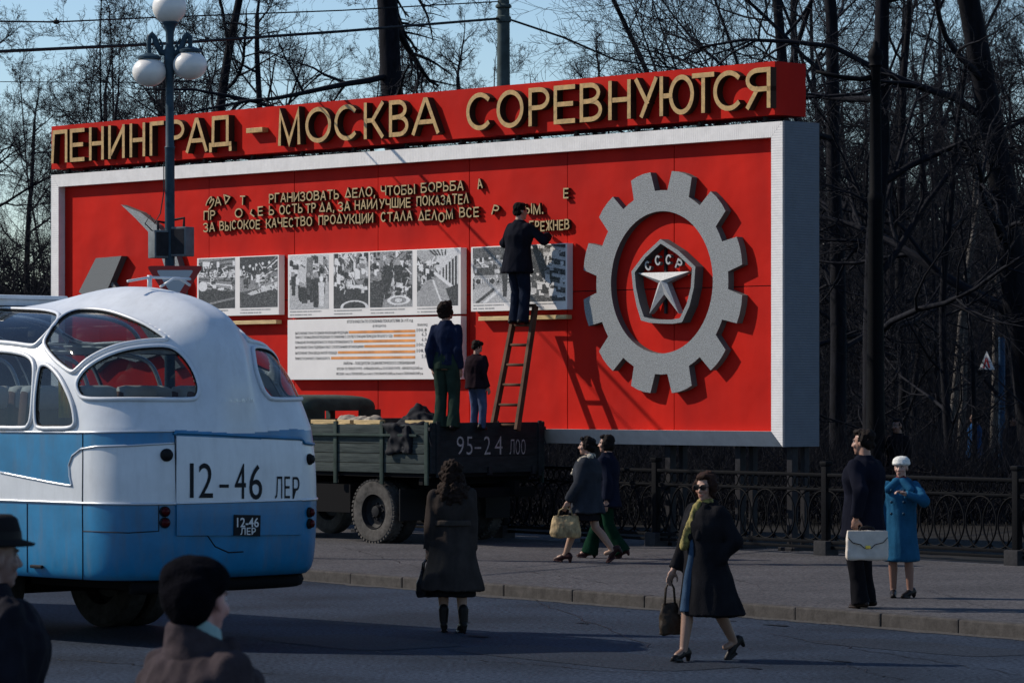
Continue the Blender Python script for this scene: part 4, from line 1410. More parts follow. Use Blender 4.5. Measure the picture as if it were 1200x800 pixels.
for k in range(0, 41):
    px = 206.5 + 145 * k / 40; lo, hi = 570.0, 605.0
    for _ in range(18):
        md = (lo + hi) / 2; q = cast(px, md, 0.024)
        if q.z > 1.283: lo = md
        else: hi = md
    zl.append(cast(px, lo, 0.024))
b = MB(); b.tube(zl, 0.009, 6); b.build('lid_moulding', M_trim, lid, smooth=True)
# lettering on the lid, laid on its curve
def bus_text(txt, px0, px1, py0, py1, m, nm, parent, weight=0.0, off=0.027):
    vs, fs = text_mesh(txt, 1.0, 1.0, weight, res=4)
    h_ = max(p.z for p in vs)
    out = []
    for p in vs:
        x = px0 + (px1 - px0) * p.x
        out.append(cast(x, py1 - (py1 - py0) * p.z / 1.0, off))
    b = MB(); b.add(out, fs); return b.build(nm, m, parent)
M_black = mat('black_letter_paint', (0.010, 0.012, 0.016), 0.5)
for ch, a, c, y0, y1 in (('1', 220.5, 225, 540, 583), ('2', 231, 247.5, 540.5, 583), ('–', 255, 266, 541.5, 584), ('4', 273, 286, 541, 584), ('6', 290, 305, 542, 584.5), ('Л', 320, 328.5, 558, 583.5), ('Е', 331, 337.5, 558, 583.5), ('Р', 340.5, 348.5, 558.5, 584)):
    bus_text(ch, a, c, y0, y1, M_black, 'number', lid, 0.0)
pl = patch_mesh('number_plate', [(272, 602.5), (302.5, 603), (302, 627.5), (271.5, 626.5)], 0.034, [M_black], bus, nx=4, ny=4)
M_wl = mat('white_letter_paint', (0.62, 0.62, 0.62), 0.5)
bus_text('12-46', 274.5, 300, 605.5, 616.5, M_wl, 'plate_lettering', pl, 0.015, 0.038)
bus_text('ЛЕР', 278.5, 296.5, 617.5, 625.5, M_wl, 'plate_lettering', pl, 0.015, 0.038)
bus_text('ЛАЗ-695', 258, 297, 466.5, 471, M_trim, 'maker_script', bus, 0.0, 0.006)
# under the skin: floor, wheels, rear bumper
b = MB()
b.box((0, BL / 2 + .2, 0.80), (2.2, BL - 1.6, 0.10)); b.box((0, 1.5, 0.66), (1.3, 1.5, 0.34))
b.tube([(-0.9, 2.85, 0.5), (0.9, 2.85, 0.5)], 0.14, 12)
b.build('chassis', M_dark, bus)
b = MB()
for i in range(25):
    pass
pts = [(x, 0.26 + 0.14 * (x / 1.0) ** 4, 0.545) for x in np.linspace(-0.98, 0.98, 21)]
b.tube(pts, [0.07] * 21, 8); b.build('rear_bumper', M_dark, bus, smooth=True)
M_tyre = mat('dusty_tyre', (0.030, 0.029, 0.028), 0.9, var=0.4, scale=14, bump=0.4, bscale=60)
def wheel_parts(parent, c, r, w, axis_rot, tyre_m, rim_m, out_sign=1, tread=True):
    prof_ = [(r * .56, -w / 2 * .8), (r * .80, -w / 2), (r * .93, -w / 2 * .95), (r, -w / 2 * .7), (r, w / 2 * .7), (r * .93, w / 2 * .95), (r * .80, w / 2), (r * .56, w / 2 * .8), (r * .54, 0), (r * .56, -w / 2 * .8)]
    M_ = axis_rot
    ty = MB(); ty.lathe(prof_, c, 48, M_, caps=False)
    if tread:
        for i in range(44):
            a = 2 * PI * i / 44
            for sg in (-1, 1):
                q = M_ @ (Matrix.Rotation(a, 3, 'Z') @ V(r * 0.985, 0, sg * w * 0.33)) + Vector(c)
                ty.box(q, (r * .06, r * .085, w * .30), M_ @ Matrix.Rotation(a, 3, 'Z') @ Matrix.Rotation(sg * 0.3, 3, 'X'))
    t_ = ty.build('tyre', tyre_m, parent, auto=35)
    rm = MB(); s = out_sign
    rm.lathe([(r * .57, s * w * .42), (r * .55, s * w * .44), (r * .52, s * w * .10), (r * .42, -s * w * .02), (r * .26, s * w * .02), (r * .2, s * w * .04), (r * .17, s * w * .26), (r * .10, s * w * .30), (0.002, s * w * .30)], c, 32, M_, caps=False)
    for i in range(8):
        a = 2 * PI * i / 8
        q = M_ @ V(r * .25 * math.cos(a), r * .25 * math.sin(a), s * w * .05) + Vector(c)
        rm.ball(q, r * .04, 8)
    rm.build('rim', rim_m, t_, auto=35)
RX = Matrix.Rotation(R(90), 3, 'Y')
M_rimd = mat('wheel_rim_dark', (0.014, 0.014, 0.016), 0.6, var=0.3, scale=10)
for sx in (-1, 1):
    for yy in (2.85, BL - 2.2):
        w0 = bpy.data.objects.new('wheel', None); COL.objects.link(w0); w0.parent = bus
        wheel_parts(w0, (sx * 1.06, yy, 0.50), 0.50, 0.26, RX, M_tyre, M_rimd, sx, False)
        if yy < 4:
            wheel_parts(w0, (sx * 0.74, yy, 0.50), 0.50, 0.26, RX, M_tyre, M_rimd, sx, False)
# inside: floor, seats with white head covers, a yellow curtain
M_seat = mat('bus_seat_cloth', (0.16, 0.075, 0.05), 0.8, var=0.3, scale=8)
M_cover = mat('white_head_cover', (0.62, 0.60, 0.56), 0.8, var=0.1, scale=9)
M_curt = mat('yellow_curtain_cloth', (0.72, 0.50, 0.06), 0.8, var=0.2, scale=9)
M_in = mat('bus_lining', (0.22, 0.21, 0.19), 0.8)
b = MB(); b.box((0, BL / 2 + 0.2, 1.42), (2.34, BL - 1.4, 0.05)); b.box((0, 0.62, 1.75), (2.0, 0.5, 0.7)); b.build('floor', M_seat, bus)
for yy in (0.95, 1.75, 2.55, 3.35, 4.15, 4.95, 5.75):
    for xx in (-0.88, -0.42, 0.42, 0.88):
        s_ = MB()
        s_.bbox((xx, yy + 0.10, 1.88), (0.42, 0.13, 0.80), 0.05, Matrix.Rotation(R(8), 3, 'X'))
        s_.bbox((xx, yy + 0.32, 1.62), (0.42, 0.46, 0.14), 0.04)
        o = s_.build('seat', M_seat, bus, auto=50)
        s_ = MB(); s_.bbox((xx, yy + 0.055, 2.21), (0.40, 0.17, 0.22), 0.07, Matrix.Rotation(R(8), 3, 'X')); s_.build('head_cover', M_cover, o, auto=60)
b = MB()
n = 30; vs = []
p0 = cast(59, 436, 0); p1 = cast(72, 440, 0)
for i in range(n + 1):
    f = i / n
    y = p0.y + (p1.y - p0.y) * f
    x = p0.x + 0.09 + 0.018 * math.sin(f * 19)
    vs.append(V(x, y, 2.48)); vs.append(V(x + 0.004, y, 2.03))
b.add(vs, [(2 * i, 2 * i + 1, 2 * i + 3, 2 * i + 2) for i in range(n)])
o = b.build('curtain', M_curt, bus, smooth=True); md = o.modifiers.new('t', 'SOLIDIFY'); md.thickness = 0.006
# things on the roof
b = MB()
b.bbox((-0.2, 3.4, 3.155), (0.9, 1.1, 0.04), 0.015); b.bbox((-0.2, 3.4, 3.11), (0.8, 1.0, 0.07), 0.01)
b.build('roof_hatch', M_white, bus, auto=40)
b = MB()
b.tube([(-0.32, 1.25, 3.27), (-0.1, 1.2, 3.31), (0.25, 1.2, 3.31), (0.42, 1.25, 3.25)], 0.013, 6)
b.tube([(-0.1, 1.2, 3.22), (-0.1, 1.2, 3.33)], 0.022, 6); b.tube([(-0.02, 1.15, 3.22), (0.06, 1.05, 3.30), (0.3, 1.1, 3.30)], 0.012, 6)
b.build('roof_rail', M_white, bus, smooth=True)
# ------------------------------------------------------------------ flatbed lorry
TA = SA
TW = 2.20
# rear left corner of the bed (nearest the camera) at pixel 505
Dt = 49.75
TO = V((505 - 600) / FPX * Dt, Dt, 0.12)
lorry = thing('lorry', 'old dark green flatbed lorry backed up along the red hoarding', 'lorry', TO, TA)
M_green = mat('lorry_green_paint', (0.030, 0.045, 0.040), 0.6, var=0.35, scale=5, bump=0.15, bscale=30)
M_plank = mat('weathered_green_planks', (0.066, 0.080, 0.077), 0.88, col2=(0.022, 0.030, 0.031), scale=4, stretch=(0.6, 3, 9), bump=0.3, bscale=20)
M_tail = mat('lorry_tailgate_paint', (0.020, 0.023, 0.026), 0.8, var=0.3, scale=5, stretch=(1, 1, 4))
M_tyre2 = mat('dusty_lorry_tyre', (0.075, 0.07, 0.065), 0.95, var=0.4, scale=12, bump=0.4, bscale=60)
BZ0, BZ1 = 1.00, 1.68
LB_ = 3.0
def side(y, name):
    b = MB()
    nb = 5
    hh = (BZ1 - BZ0) / nb
    for i in range(nb):
        b.bbox((-LB_ / 2 - 0.03, y, BZ0 + hh * (i + 0.5)), (LB_ - 0.07, 0.035, hh - 0.008), 0.004)
    s_ = b.build(name, M_plank, lorry, auto=40)
    sg = -1 if y < 1 else 1
    b = MB()
    for x in (-0.08, -1.02, -2.02, -2.92):
        b.bbox((x, y + sg * 0.03, (BZ0 + BZ1) / 2 - 0.06), (0.07, 0.03, BZ1 - BZ0 + 0.20), 0.006)
    b.build('upright', M_green, s_, auto=40)
    b = MB(); b.bbox((-1.45, y + sg * 0.05, BZ1 - 0.15), (2.4, 0.05, 0.035), 0.006)
    b.build('hand_rail', M_green, s_, auto=40)
side(0.02, 'side_board'); side(TW - 0.02, 'side_board')
b = MB()
for i in range(3):
    hh = (BZ1 + 0.03 - BZ0) / 3
    b.bbox((-0.02, TW / 2, BZ0 + hh * (i + .5)), (0.04, TW - 0.02, hh - 0.003), 0.004)
for y in (0.12, TW - 0.12): b.bbox((0.012, y, (BZ0 + BZ1) / 2), (0.03, 0.06, BZ1 - BZ0 + 0.1), 0.006)
tg = b.build('tailgate', M_tail, lorry, auto=40)
M_num = mat('faded_white_paint', (0.30, 0.30, 0.31), 0.7, var=0.5, scale=25)
def tail_text(ch, px0, px1, py0, py1):
    # plane x = 0 of the lorry
    e1 = V(-math.sin(TA), math.cos(TA), 0)
    def solve(px):
        t = (px - 600) / FPX
        return (t * TO.y - TO.x) / (e1.x - t * e1.y)
    y0, y1 = solve(px0), solve(px1)
    D = TO.y + e1.y * (y0 + y1) / 2
    z1 = CAMH + (HZ - py0) / FPX * D - TO.z; z0 = CAMH + (HZ - py1) / FPX * D - TO.z
    vs, fs = text_mesh(ch, y1 - y0, z1 - z0, -0.008 if ch not in '–' else 0)
    b = MB(); b.add([V(0.005, y0 + p.x, z0 + p.z) for p in vs], fs); b.build('number', M_num, tg)
for ch, a, c in (('9', 535, 543.5), ('5', 546.5, 553.5), ('–', 556, 563.5), ('2', 567, 574.5), ('4', 579.5, 588.5)): tail_text(ch, a, c, 509.5, 532.5)
for ch, a, c in (('Л', 597, 602.5), ('О', 604, 609), ('О', 610.5, 615.5)): tail_text(ch, a, c, 514.5, 532)
b = MB()
b.box((-LB_ / 2, TW / 2, BZ0 - 0.03), (LB_ - 0.08, TW - 0.08, 0.05))
for y in (0.6, TW - 0.6): b.box((-2.6, y, 0.78), (5.3, 0.09, 0.2))
for x in (-0.3, -1.2, -2.1, -2.8): b.box((x, TW / 2, BZ0 - 0.11), (0.08, TW - 0.16, 0.1))
b.tube([(-1.27, 0.3, 0.45), (-1.27, TW - 0.3, 0.45)], 0.09, 10); b.ball((-1.27, TW / 2, 0.45), 0.2, 12)
b.tube([(-4.4, 0.3, 0.45), (-4.4, TW - 0.3, 0.45)], 0.06, 8)
b.box((-0.10, TW / 2, 0.72), (0.08, TW - 0.3, 0.14))
b.box((-2.2, 0.25, 0.62), (0.8, 0.35, 0.4))
b.build('chassis', M_dark, lorry)
b = MB(); b.bbox((-LB_ + 0.02, TW / 2, (BZ0 + BZ1) / 2 + 0.04), (0.05, TW - 0.06, BZ1 - BZ0 + 0.06), 0.006); b.build('head_board', M_plank, lorry)
RTX = Matrix.Rotation(R(90), 3, 'X')
for y, sg in ((0.14, 1), (0.42, 1), (TW - 0.14, -1), (TW - 0.42, -1)):
    w0 = bpy.data.objects.new('wheel', None); COL.objects.link(w0); w0.parent = lorry
    wheel_parts(w0, (-1.27, y, 0.448), 0.448, 0.22, RTX, M_tyre2 if y in (0.14, TW - 0.14) else M_tyre, M_rimd, sg, y in (0.14, TW - 0.14))
for y, sg in ((0.24, 1), (TW - 0.24, -1)):
    w0 = bpy.data.objects.new('wheel', None); COL.objects.link(w0); w0.parent = lorry
    wheel_parts(w0, (-4.4, y, 0.448), 0.448, 0.23, RTX, M_tyre2, M_rimd, sg, False)
# cab: lofted box with rounded roof and a rear window
def rrect(cx, cy, hx, hy, r, z, n=6):
    out = []
    for (sx, sy, a0) in ((1, 1, 0), (-1, 1, 90), (-1, -1, 180), (1, -1, 270)):
        for i in range(n + 1):
            a = R(a0 + 90 * i / n)
            out.append(V(cx + sx * (hx - r) + r * math.cos(a), cy + sy * (hy - r) + r * math.sin(a), z))
    return out
cx, cy = -3.72, TW / 2
b = MB()
b.loft([rrect(cx, cy, 0.60, 0.80, 0.14, z) if z < 1.4 else rrect(cx, cy, 0.60 - f, 0.80 - f * 0.9, 0.16, z) for z, f in ((0.62, 0), (1.0, 0), (1.38, 0), (1.55, 0.01))])
# pillars and roof
rt = []
for z, f in ((1.86, 0.05), (1.92, 0.045), (1.98, 0.06), (2.03, 0.10), (2.065, 0.18), (2.085, 0.30), (2.095, 0.5)):
    rt.append(rrect(cx, cy, 0.60 - f, 0.80 - f * 1.05, min(0.2, 0.55 - f), z))
b.loft(rt)
for sx in (-1, 1):
    for sy in (-1, 1):
        b.box((cx + sx * 0.52, cy + sy * 0.69, 1.70), (0.10, 0.10, 0.36))
b.box((cx + 0.54, cy + 0.50, 1.70), (0.06, 0.30, 0.36)); b.box((cx + 0.54, cy - 0.50, 1.70), (0.06, 0.30, 0.36))
b.build('cab', M_green, lorry, auto=40)
b = MB()
b.loft([rrect(-4.85, cy, 0.62, 0.42, 0.12, 0.7), rrect(-4.85, cy, 0.62, 0.45, 0.14, 1.1), rrect(-4.85, cy, 0.60, 0.38, 0.2, 1.3), rrect(-4.83, cy, 0.55, 0.25, 0.2, 1.38)])
b.build('bonnet', M_green, lorry, auto=40)
for sy in (-1, 1):
    b = MB()
    b.tube([(-5.25, cy + sy * 0.78, 0.75), (-4.95, cy + sy * 0.78, 0.99), (-4.45, cy + sy * 0.78, 1.05), (-4.0, cy + sy * 0.78, 0.9), (-3.7, cy + sy * 0.78, 0.55)], [0.1, 0.16, 0.18, 0.16, 0.1], 10)
    b.build('mudguard', M_green, lorry, smooth=True)

# latches, hinges, mud flaps
b = MB()
for y in (0.25, TW / 2, TW - 0.25):
    b.bbox((0.022, y, BZ0 + 0.03), (0.03, 0.06, 0.12), 0.006); b.tube([(0.02, y - .05, BZ0 - .02), (0.02, y + .05, BZ0 - .02)], 0.014, 6)
b.build('hinge', M_steel, lorry)
for y in (-0.005, TW + 0.005):
    b = MB(); b.bbox((-0.05, y, BZ1 - 0.06), (0.10, 0.03, 0.05), 0.008); b.tube([(-0.06, y, BZ1 - 0.08), (-0.02, y, BZ1 - 0.22), (0.02, y, BZ1 - 0.30)], 0.009, 5); b.build('latch', M_steel, lorry)
for y in (0.28, TW - 0.28):
    b = MB(); b.bbox((-0.70, y, 0.55), (0.02, 0.48, 0.45), 0.006); b.build('mud_flap', M_rubber, lorry)
# load on the bed: a raised deck of boards, loose laths and a dark tarpaulin
def t2w(x, y, z):
    return TO + V(math.cos(TA), math.sin(TA), 0) * x + V(-math.sin(TA), math.cos(TA), 0) * y + V(0, 0, z)
DK = 1.60
dk = thing('board_stack', 'stack of rough boards filling the lorry bed as a standing deck', 'boards', t2w(-1.45, TW / 2, BZ0), TA)
b = MB(); rk = random.Random(8)
for k in range(4):
    for i in range(7):
        zc = 0.075 + k * 0.15
        b.bbox((rk.uniform(-0.05, 0.05), -0.87 + i * 0.29, zc), (2.55, 0.27, 0.14), 0.008)
b.build('board', mat('old_grey_wood', (0.10, 0.075, 0.05), 0.8, var=.4, scale=4), dk)
rk = random.Random(5)
for i, (x, y, l, a, lab) in enumerate(((-2.55, 0.25, .5, 5, 'short yellow lath lying on the lorry load farthest left by the cab'), (-2.2, 0.3, .42, -4, 'short yellow lath on the lorry load, second from the cab'), (-1.55, 0.22, .55, 2, 'yellow lath just left of the dark tarpaulin on the lorry'), (-0.55, 0.35, .6, 6, 'yellow lath poking out right of the dark tarpaulin'))):
    p = t2w(x, y, DK + 0.06)
    b = MB(); b.bbox((0, 0, 0.05), (l, 0.10, 0.055), 0.005); b.bbox((0.03, 0.05, 0.0), (l * .9, 0.2, 0.05), 0.005, Matrix.Rotation(R(6), 3, 'Z'))
    o = b.build('lath', M_wood); o.location = p; o.rotation_euler = (0, 0, TA + R(a))
    tag(o, lab, 'lath', 'yellow laths on the lorry load')
b = MB()
for i in range(3):
    b.ball(t2w(-2.35 + 0.28 * i, 0.5, DK + 0.10) - t2w(-2, 0.5, DK), (0.16, 0.16, 0.10), 10)
M_sack = mat('grey_sacking', (0.25, 0.22, 0.18), 0.9, var=0.4, scale=12)
o = remeshed(b, 'sacking', 0.02, M_sack, None, 6, (0.03, 6, 6, 3)); o.location = t2w(-2, 0.5, DK)
tag(o, 'crumpled grey sacking on the lorry load behind the cab', 'sacking')
M_tarp = mat('dark_tarpaulin', (0.012, 0.013, 0.017), 0.7, bump=0.4, bscale=14)
b = MB()
def ell(c, rx, ry, n=16): return [V(c[0] + rx * math.cos(2 * PI * i / n), c[1] + ry * math.sin(2 * PI * i / n), c[2]) for i in range(n)]
b.loft([ell((-0.05, 0, 0.0), 0.52, 0.34), ell((-0.03, 0, 0.10), 0.40, 0.3), ell((-0.04, 0, 0.22), 0.22, 0.2), ell((-0.06, 0, 0.33), 0.09, 0.09), ell((-0.06, 0, 0.36), 0.04, 0.04)])
b.loft([[V(-0.12 - t * .1, -0.36 - 0.04, 0.06 - t * 0.0), V(0.38 + t * .1, -0.36 - 0.04, 0.06), V(0.38, -0.46, 0.06), V(-0.12, -0.46, 0.06)] if False else [V(a + (0.05 if k else 0), yy, zz_) for a, yy in ((-0.05, -0.60), (0.42, -0.60), (0.42, -0.66), (-0.05, -0.66))] for k, zz_ in ((1, -0.32), (0, 0.04))])
b.box((0.15, -0.48, 0.05), (0.5, 0.36, 0.06))
o = remeshed(b, 'tarpaulin', 0.02, M_tarp, None, 5, (0.05, 5, 4, 9)); tp = t2w(-0.85, 0.60, DK); o.location = tp; o.rotation_euler = (0, 0, TA)
tag(o, 'heap of dark tarpaulin hanging over the lorry side board', 'tarpaulin')

# ladder from the deck to the hoarding
def plane_pt(px, py, y):
    u, z = on_plane(px, py, y)
    return SO + SX * u + SY * y + V(0, 0, z)
lb = [plane_pt(577, 489, -0.95), plane_pt(606, 489, -0.95)]
zb_l = t2w(0, 0, DK).z
ltp = [plane_pt(605, 358, -0.2), plane_pt(627.5, 358, -0.2)]
for p in lb: p.z = zb_l
M_lad = mat('ladder_wood', (0.075, 0.040, 0.026), 0.75, var=0.35, scale=6)
lad = thing('ladder', 'narrow brown wooden ladder leaning from the lorry against the hoarding', 'ladder', (lb[0] + lb[1]) / 2)
c0 = (lb[0] + lb[1]) / 2
for a, t in zip(lb, ltp):
    b = MB()
    d = (t - a).normalized(); acr = (lb[1] - lb[0]).normalized(); nrm = d.cross(acr).normalized()
    def rect(p): return [p + acr * .028 + nrm * .04, p - acr * .028 + nrm * .04, p - acr * .028 - nrm * .04, p + acr * .028 - nrm * .04]
    b.loft([rect(a - c0), rect(t - c0)]); b.build('rail', M_lad, lad)
for i in range(7):
    f = 0.04 + i * 0.16
    b = MB(); b.tube([lb[0].lerp(ltp[0], f) - c0, lb[1].lerp(ltp[1], f) - c0], 0.021, 8); b.build('rung', M_lad, lad, smooth=True)
LAD = (lb, ltp)
# ------------------------------------------------------------------ lamp post with three globes, loudspeakers and a road sign
M_post = mat('lamp_post_paint', (0.030, 0.055, 0.075), 0.5, var=0.3, scale=12)
M_globe = mat('opal_globe', (0.72, 0.70, 0.66), 0.35, var=0.06, scale=5, spec=0.6)
LD = 46.6
LP = at(199, 458, LD); LP.z = 0.12
def lz(py): return CAMH + (HZ - py) / FPX * LD - 0.12
def lx(px): return (px - 199) / FPX * LD
post = thing('lamp_post', 'tall blue-grey lamp post with three white globes beside the bus', 'lamp post', LP)
b = MB()
b.lathe([(0.17, 0), (0.17, 0.35), (0.13, 0.42), (0.11, 0.9), (0.085, 1.0), (0.07, 2.0), (0.062, lz(175)), (0.07, lz(173)), (0.055, lz(171)), (0.052, lz(90)), (0.075, lz(70)), (0.075, lz(60)), (0.05, lz(54)), (0.055, lz(38)), (0.085, lz(30)), (0.11, lz(27.5)), (0.10, lz(25)), (0.02, lz(24))], n=20)
b.build('pole', M_post, post, auto=45)
def globe(px, py, r, flat, nm='globe'):
    b = MB(); b.ball((lx(px), 0, lz(py)), (r, r, r * flat), 28); return b.build(nm, M_globe, post, smooth=True)
globe(198.5, 8.5, 0.222, 0.98)
for sx, px, py in ((-1, 175, 84.5), (1, 222.5, 76.5)):
    ang = 0
    globe(px, py, 0.222, 0.86)
    c = lx(px)
    b = MB()
    b.tube([(sx * 0.05, 0, lz(62)), (c * .40, 0, lz(62)), (c * .62, 0, lz(54)), (c * .75, 0, lz(44)), (c * .88, 0, lz(40)), (c * 1.0, 0, lz(43)), (c * 1.02, 0, lz(52)), (c, 0, lz(py - 18))], [0.045, 0.045, 0.04, 0.038, 0.036, 0.034, 0.03, 0.03], 10)
    b.lathe([(0.03, lz(py - 22)), (0.12, lz(py - 19.5)), (0.155, lz(py - 17.5)), (0.155, lz(py - 15)), (0.12, lz(py - 14.5))], (c, 0, 0), 20)
    b.tube([(c * .45, 0, lz(62)), (c * .35, 0, lz(52)), (c * .52, 0, lz(46)), (c * .6, 0, lz(50))], 0.018, 6)
    b.build('arm', M_post, post, auto=50)
# loudspeakers strapped to the post
M_spk = mat('grey_loudspeaker', (0.10, 0.115, 0.125), 0.6, var=0.25, scale=9)
for px, w_, py0, py1, rz, lab in ((187, .235, 270, 302.5, .5, 'dark grey box loudspeaker strapped left on the lamp post'), (213, .25, 266, 300.5, -.45, 'grey box loudspeaker strapped right on the lamp post, catching light')):
    t = thing('loudspeaker', lab, 'loudspeaker', at(px, (py0 + py1) / 2, LD), rz, 'loudspeakers on the lamp post')
    h = (py1 - py0) / FPX * LD
    b = MB(); b.bbox((0, 0, 0), (w_, 0.22, h), 0.012); b.build('case', M_spk, t, auto=40)
    b = MB(); b.box((0, -0.112, 0), (w_ * .8, 0.006, h * .86)); b.build('grille', M_steel, t)
    b = MB(); b.tube([(0, 0.05, h / 2), (0, 0.06, h / 2 + 0.12), (-(lx(px)) * .9, 0.05, h / 2 + 0.1)], 0.018, 6); b.build('bracket', M_steel, t)
cab_ = thing('loudspeaker_cable', 'thin dark cable looping down the lamp post to the loudspeakers', 'cable', at(196, 458, LD))
b = MB()
pts = [(192, 190), (192, 225), (188, 250), (181, 262), (176, 252), (170, 262), (180, 272)]
b.tube([at(x, y, LD - .08) - at(196, 458, LD) for x, y in pts], 0.008, 5); b.build('wire', M_steel, cab_)
# give way sign seen on its shaded face
M_signred = mat('give_way_red', (0.30, 0.015, 0.012), 0.5)
M_signw = mat('give_way_face', (0.42, 0.44, 0.46), 0.5)
gs = thing('give_way_sign', 'inverted triangle road sign with red rim low on the lamp post', 'road sign', at(205, 326, LD - 0.12))
def tri(k):
    c = at(205, 326, LD)
    return [((x - 205) / FPX * LD * k, (322 - (y - (322 - 322))) / FPX * LD * k - 0.0) for x, y in ((205, 360), (237, 315), (174, 316.5))]
def rtri(k):
    P_ = [V(0, 0, -0.42 * k), V(0.37 * k, 0, 0.16 * k), V(-0.37 * k, 0, 0.16 * k)]
    out = []
    for i in range(3):
        p, a, c = P_[i], P_[i - 1], P_[(i + 1) % 3]
        u, v = (a - p).normalized(), (c - p).normalized()
        for j in range(5):
            f = j / 4
            q0 = p + u * .06 * k; q1 = p + v * .06 * k
            q = q0.lerp(p, f).lerp(p.lerp(q1, f), f)
            out.append((q.x, q.z))
    return out
b = MB(); b.prism(rtri(1.0), -0.0, 0.012, holes=[rtri(0.66)]); b.build('rim', M_signred, gs)
b = MB(); b.prism(rtri(0.66), 0.002, 0.01); b.build('face', M_signw, gs)
b = MB(); b.box((-0.066, 0.06, -0.05), (0.05, 0.10, 0.04)); b.build('bracket', M_steel, gs)

# trolley pole behind the hoarding, overhead wires
M_pole = mat('trolley_pole_paint', (0.055, 0.075, 0.075), 0.6, var=0.3, scale=5)
PD = 66.0
tp = at(590, 458, PD); tp.z = 0.1
tpo = thing('trolley_pole', 'round grey-green wire pole rising behind the hoarding', 'pole', tp)
def pz(py): return CAMH + (HZ - py) / FPX * PD - 0.1
b = MB(); b.lathe([(0.16, 0), (0.15, 2), (0.115, pz(25)), (0.105, pz(-10)), (0.10, pz(-60))], n=20); b.build('shaft', M_pole, tpo, auto=40)
b = MB(); b.lathe([(0.118, pz(27)), (0.14, pz(26)), (0.14, pz(20)), (0.118, pz(19))], n=20); b.lathe([(0.12, pz(10)), (0.15, pz(9)), (0.15, pz(7)), (0.12, pz(5))], n=20); b.build('collar', M_pole, tpo, auto=40)
M_wire = mat('overhead_wire', (0.012, 0.012, 0.014), 0.6)
def wire(lab, pts, r):
    c = pts[len(pts) // 2]
    out = []
    for i in range(len(pts) - 1):
        for k in range(8):
            f = k / 8
            p = pts[i].lerp(pts[i + 1], f); out.append(p - c)
    out.append(pts[-1] - c)
    b = MB(); b.tube(out, r, 6); o = b.build('overhead_wire', M_wire); o.location = c
    return tag(o, lab, 'wire', 'overhead wires above the street')
wire('thickest overhead wire, slanting up from the left edge to the trolley pole', [at(-200, 66, 44), at(0, 60.5, 47.5), at(200, 51, 52), at(400, 37, 57.5), at(585, 22, PD)], 0.026)
wire('thin upper overhead wire passing behind the top lamp globe', [at(-200, 30, 46), at(0, 25.3, 50), at(66, 26, 51), at(187, 20.5, 54), at(400, 12.5, 60), at(585, 2, PD)], 0.013)
wire('thinnest overhead wire crossing low behind the lower lamp globes', [at(-100, 94, 70), at(0, 96, 72), at(200, 97, 76), at(420, 92, 82)], 0.009)
wire('overhead wire sloping down right of the trolley pole into the branches', [at(594, 22, PD), at(660, 44, 68), at(720, 70, 72), at(800, 82, 80)], 0.02)
ins = thing('wire_insulator', 'small dark insulator knob on the thin upper wire at left', 'insulator', at(66, 26, 51))
b = MB(); b.ball((0, 0, 0), (0.05, 0.04, 0.035), 10); b.box((0, 0, 0.03), (0.02, 0.02, 0.05)); b.build('knob', M_wire, ins)

# ornate iron lamp standard in the trees at right
OD = 60.0
op = at(1026, 458, OD); op.z = 0.1
os_ = thing('iron_column', 'dark old iron column with a knobbed top among the trees at right', 'column', op)
def oz(py): return CAMH + (HZ - py) / FPX * OD - 0.1
b = MB()
b.lathe([(0.24, 0), (0.24, .5), (0.17, .7), (0.15, 2.2), (0.12, oz(240)), (0.135, oz(236)), (0.135, oz(230)), (0.11, oz(226)), (0.085, oz(80)), (0.12, oz(77)), (0.10, oz(74)), (0.13, oz(68)), (0.12, oz(60)), (0.05, oz(55)), (0.05, oz(51)), (0.01, oz(48))], n=16)
b.build('shaft', M_iron, os_, auto=45)
b = MB(); b.tube([(0, 0, oz(90)), (-.25, 0, oz(93)), (-.6, 0, oz(90)), (-1.0, 0, oz(84))], [.05, .045, .035, .03], 8); b.build('arm', M_iron, os_, smooth=True)

# children-free roadway sign with a red letter, far behind the railing
M_swhite = mat('sign_white', (0.80, 0.80, 0.80), 0.5)
sd_ = 78.0
sp = at(1174, 458, sd_); sp.z = 0.1
ts = thing('triangle_sign', 'small white triangular sign with a red letter on a blue post at right', 'sign', sp, R(-36))
def sz(py): return CAMH + (HZ - py) / FPX * sd_ - 0.1
b = MB(); b.tube([(0, 0, 0), (0, 0, sz(395))], 0.075, 10); b.build('post', mat('blue_post', (0.02, 0.05, 0.10), 0.6), ts)
def sx_(px): return (px - 1174) / FPX * sd_
b = MB(); b.prism([(sx_(1148), sz(433)), (sx_(1169), sz(433)), (sx_(1158.5), sz(411.5))], -0.16, -0.145); b.build('plate', M_swhite, ts)
vs, fs = text_mesh('А', sx_(1163.5) - sx_(1153.5), sz(419.5) - sz(430.5), 0.04)
b = MB(); b.add([V(sx_(1153.5) + p.x, -0.164, sz(430.5) + p.z) for p in vs], fs); b.build('lettering', mat('sign_red', (0.65, 0.02, 0.02), 0.5), ts)
b = MB(); b.box((sx_(1166), -0.07, sz(428)), (0.25, 0.16, 0.03)); b.build('bracket', M_steel, ts)
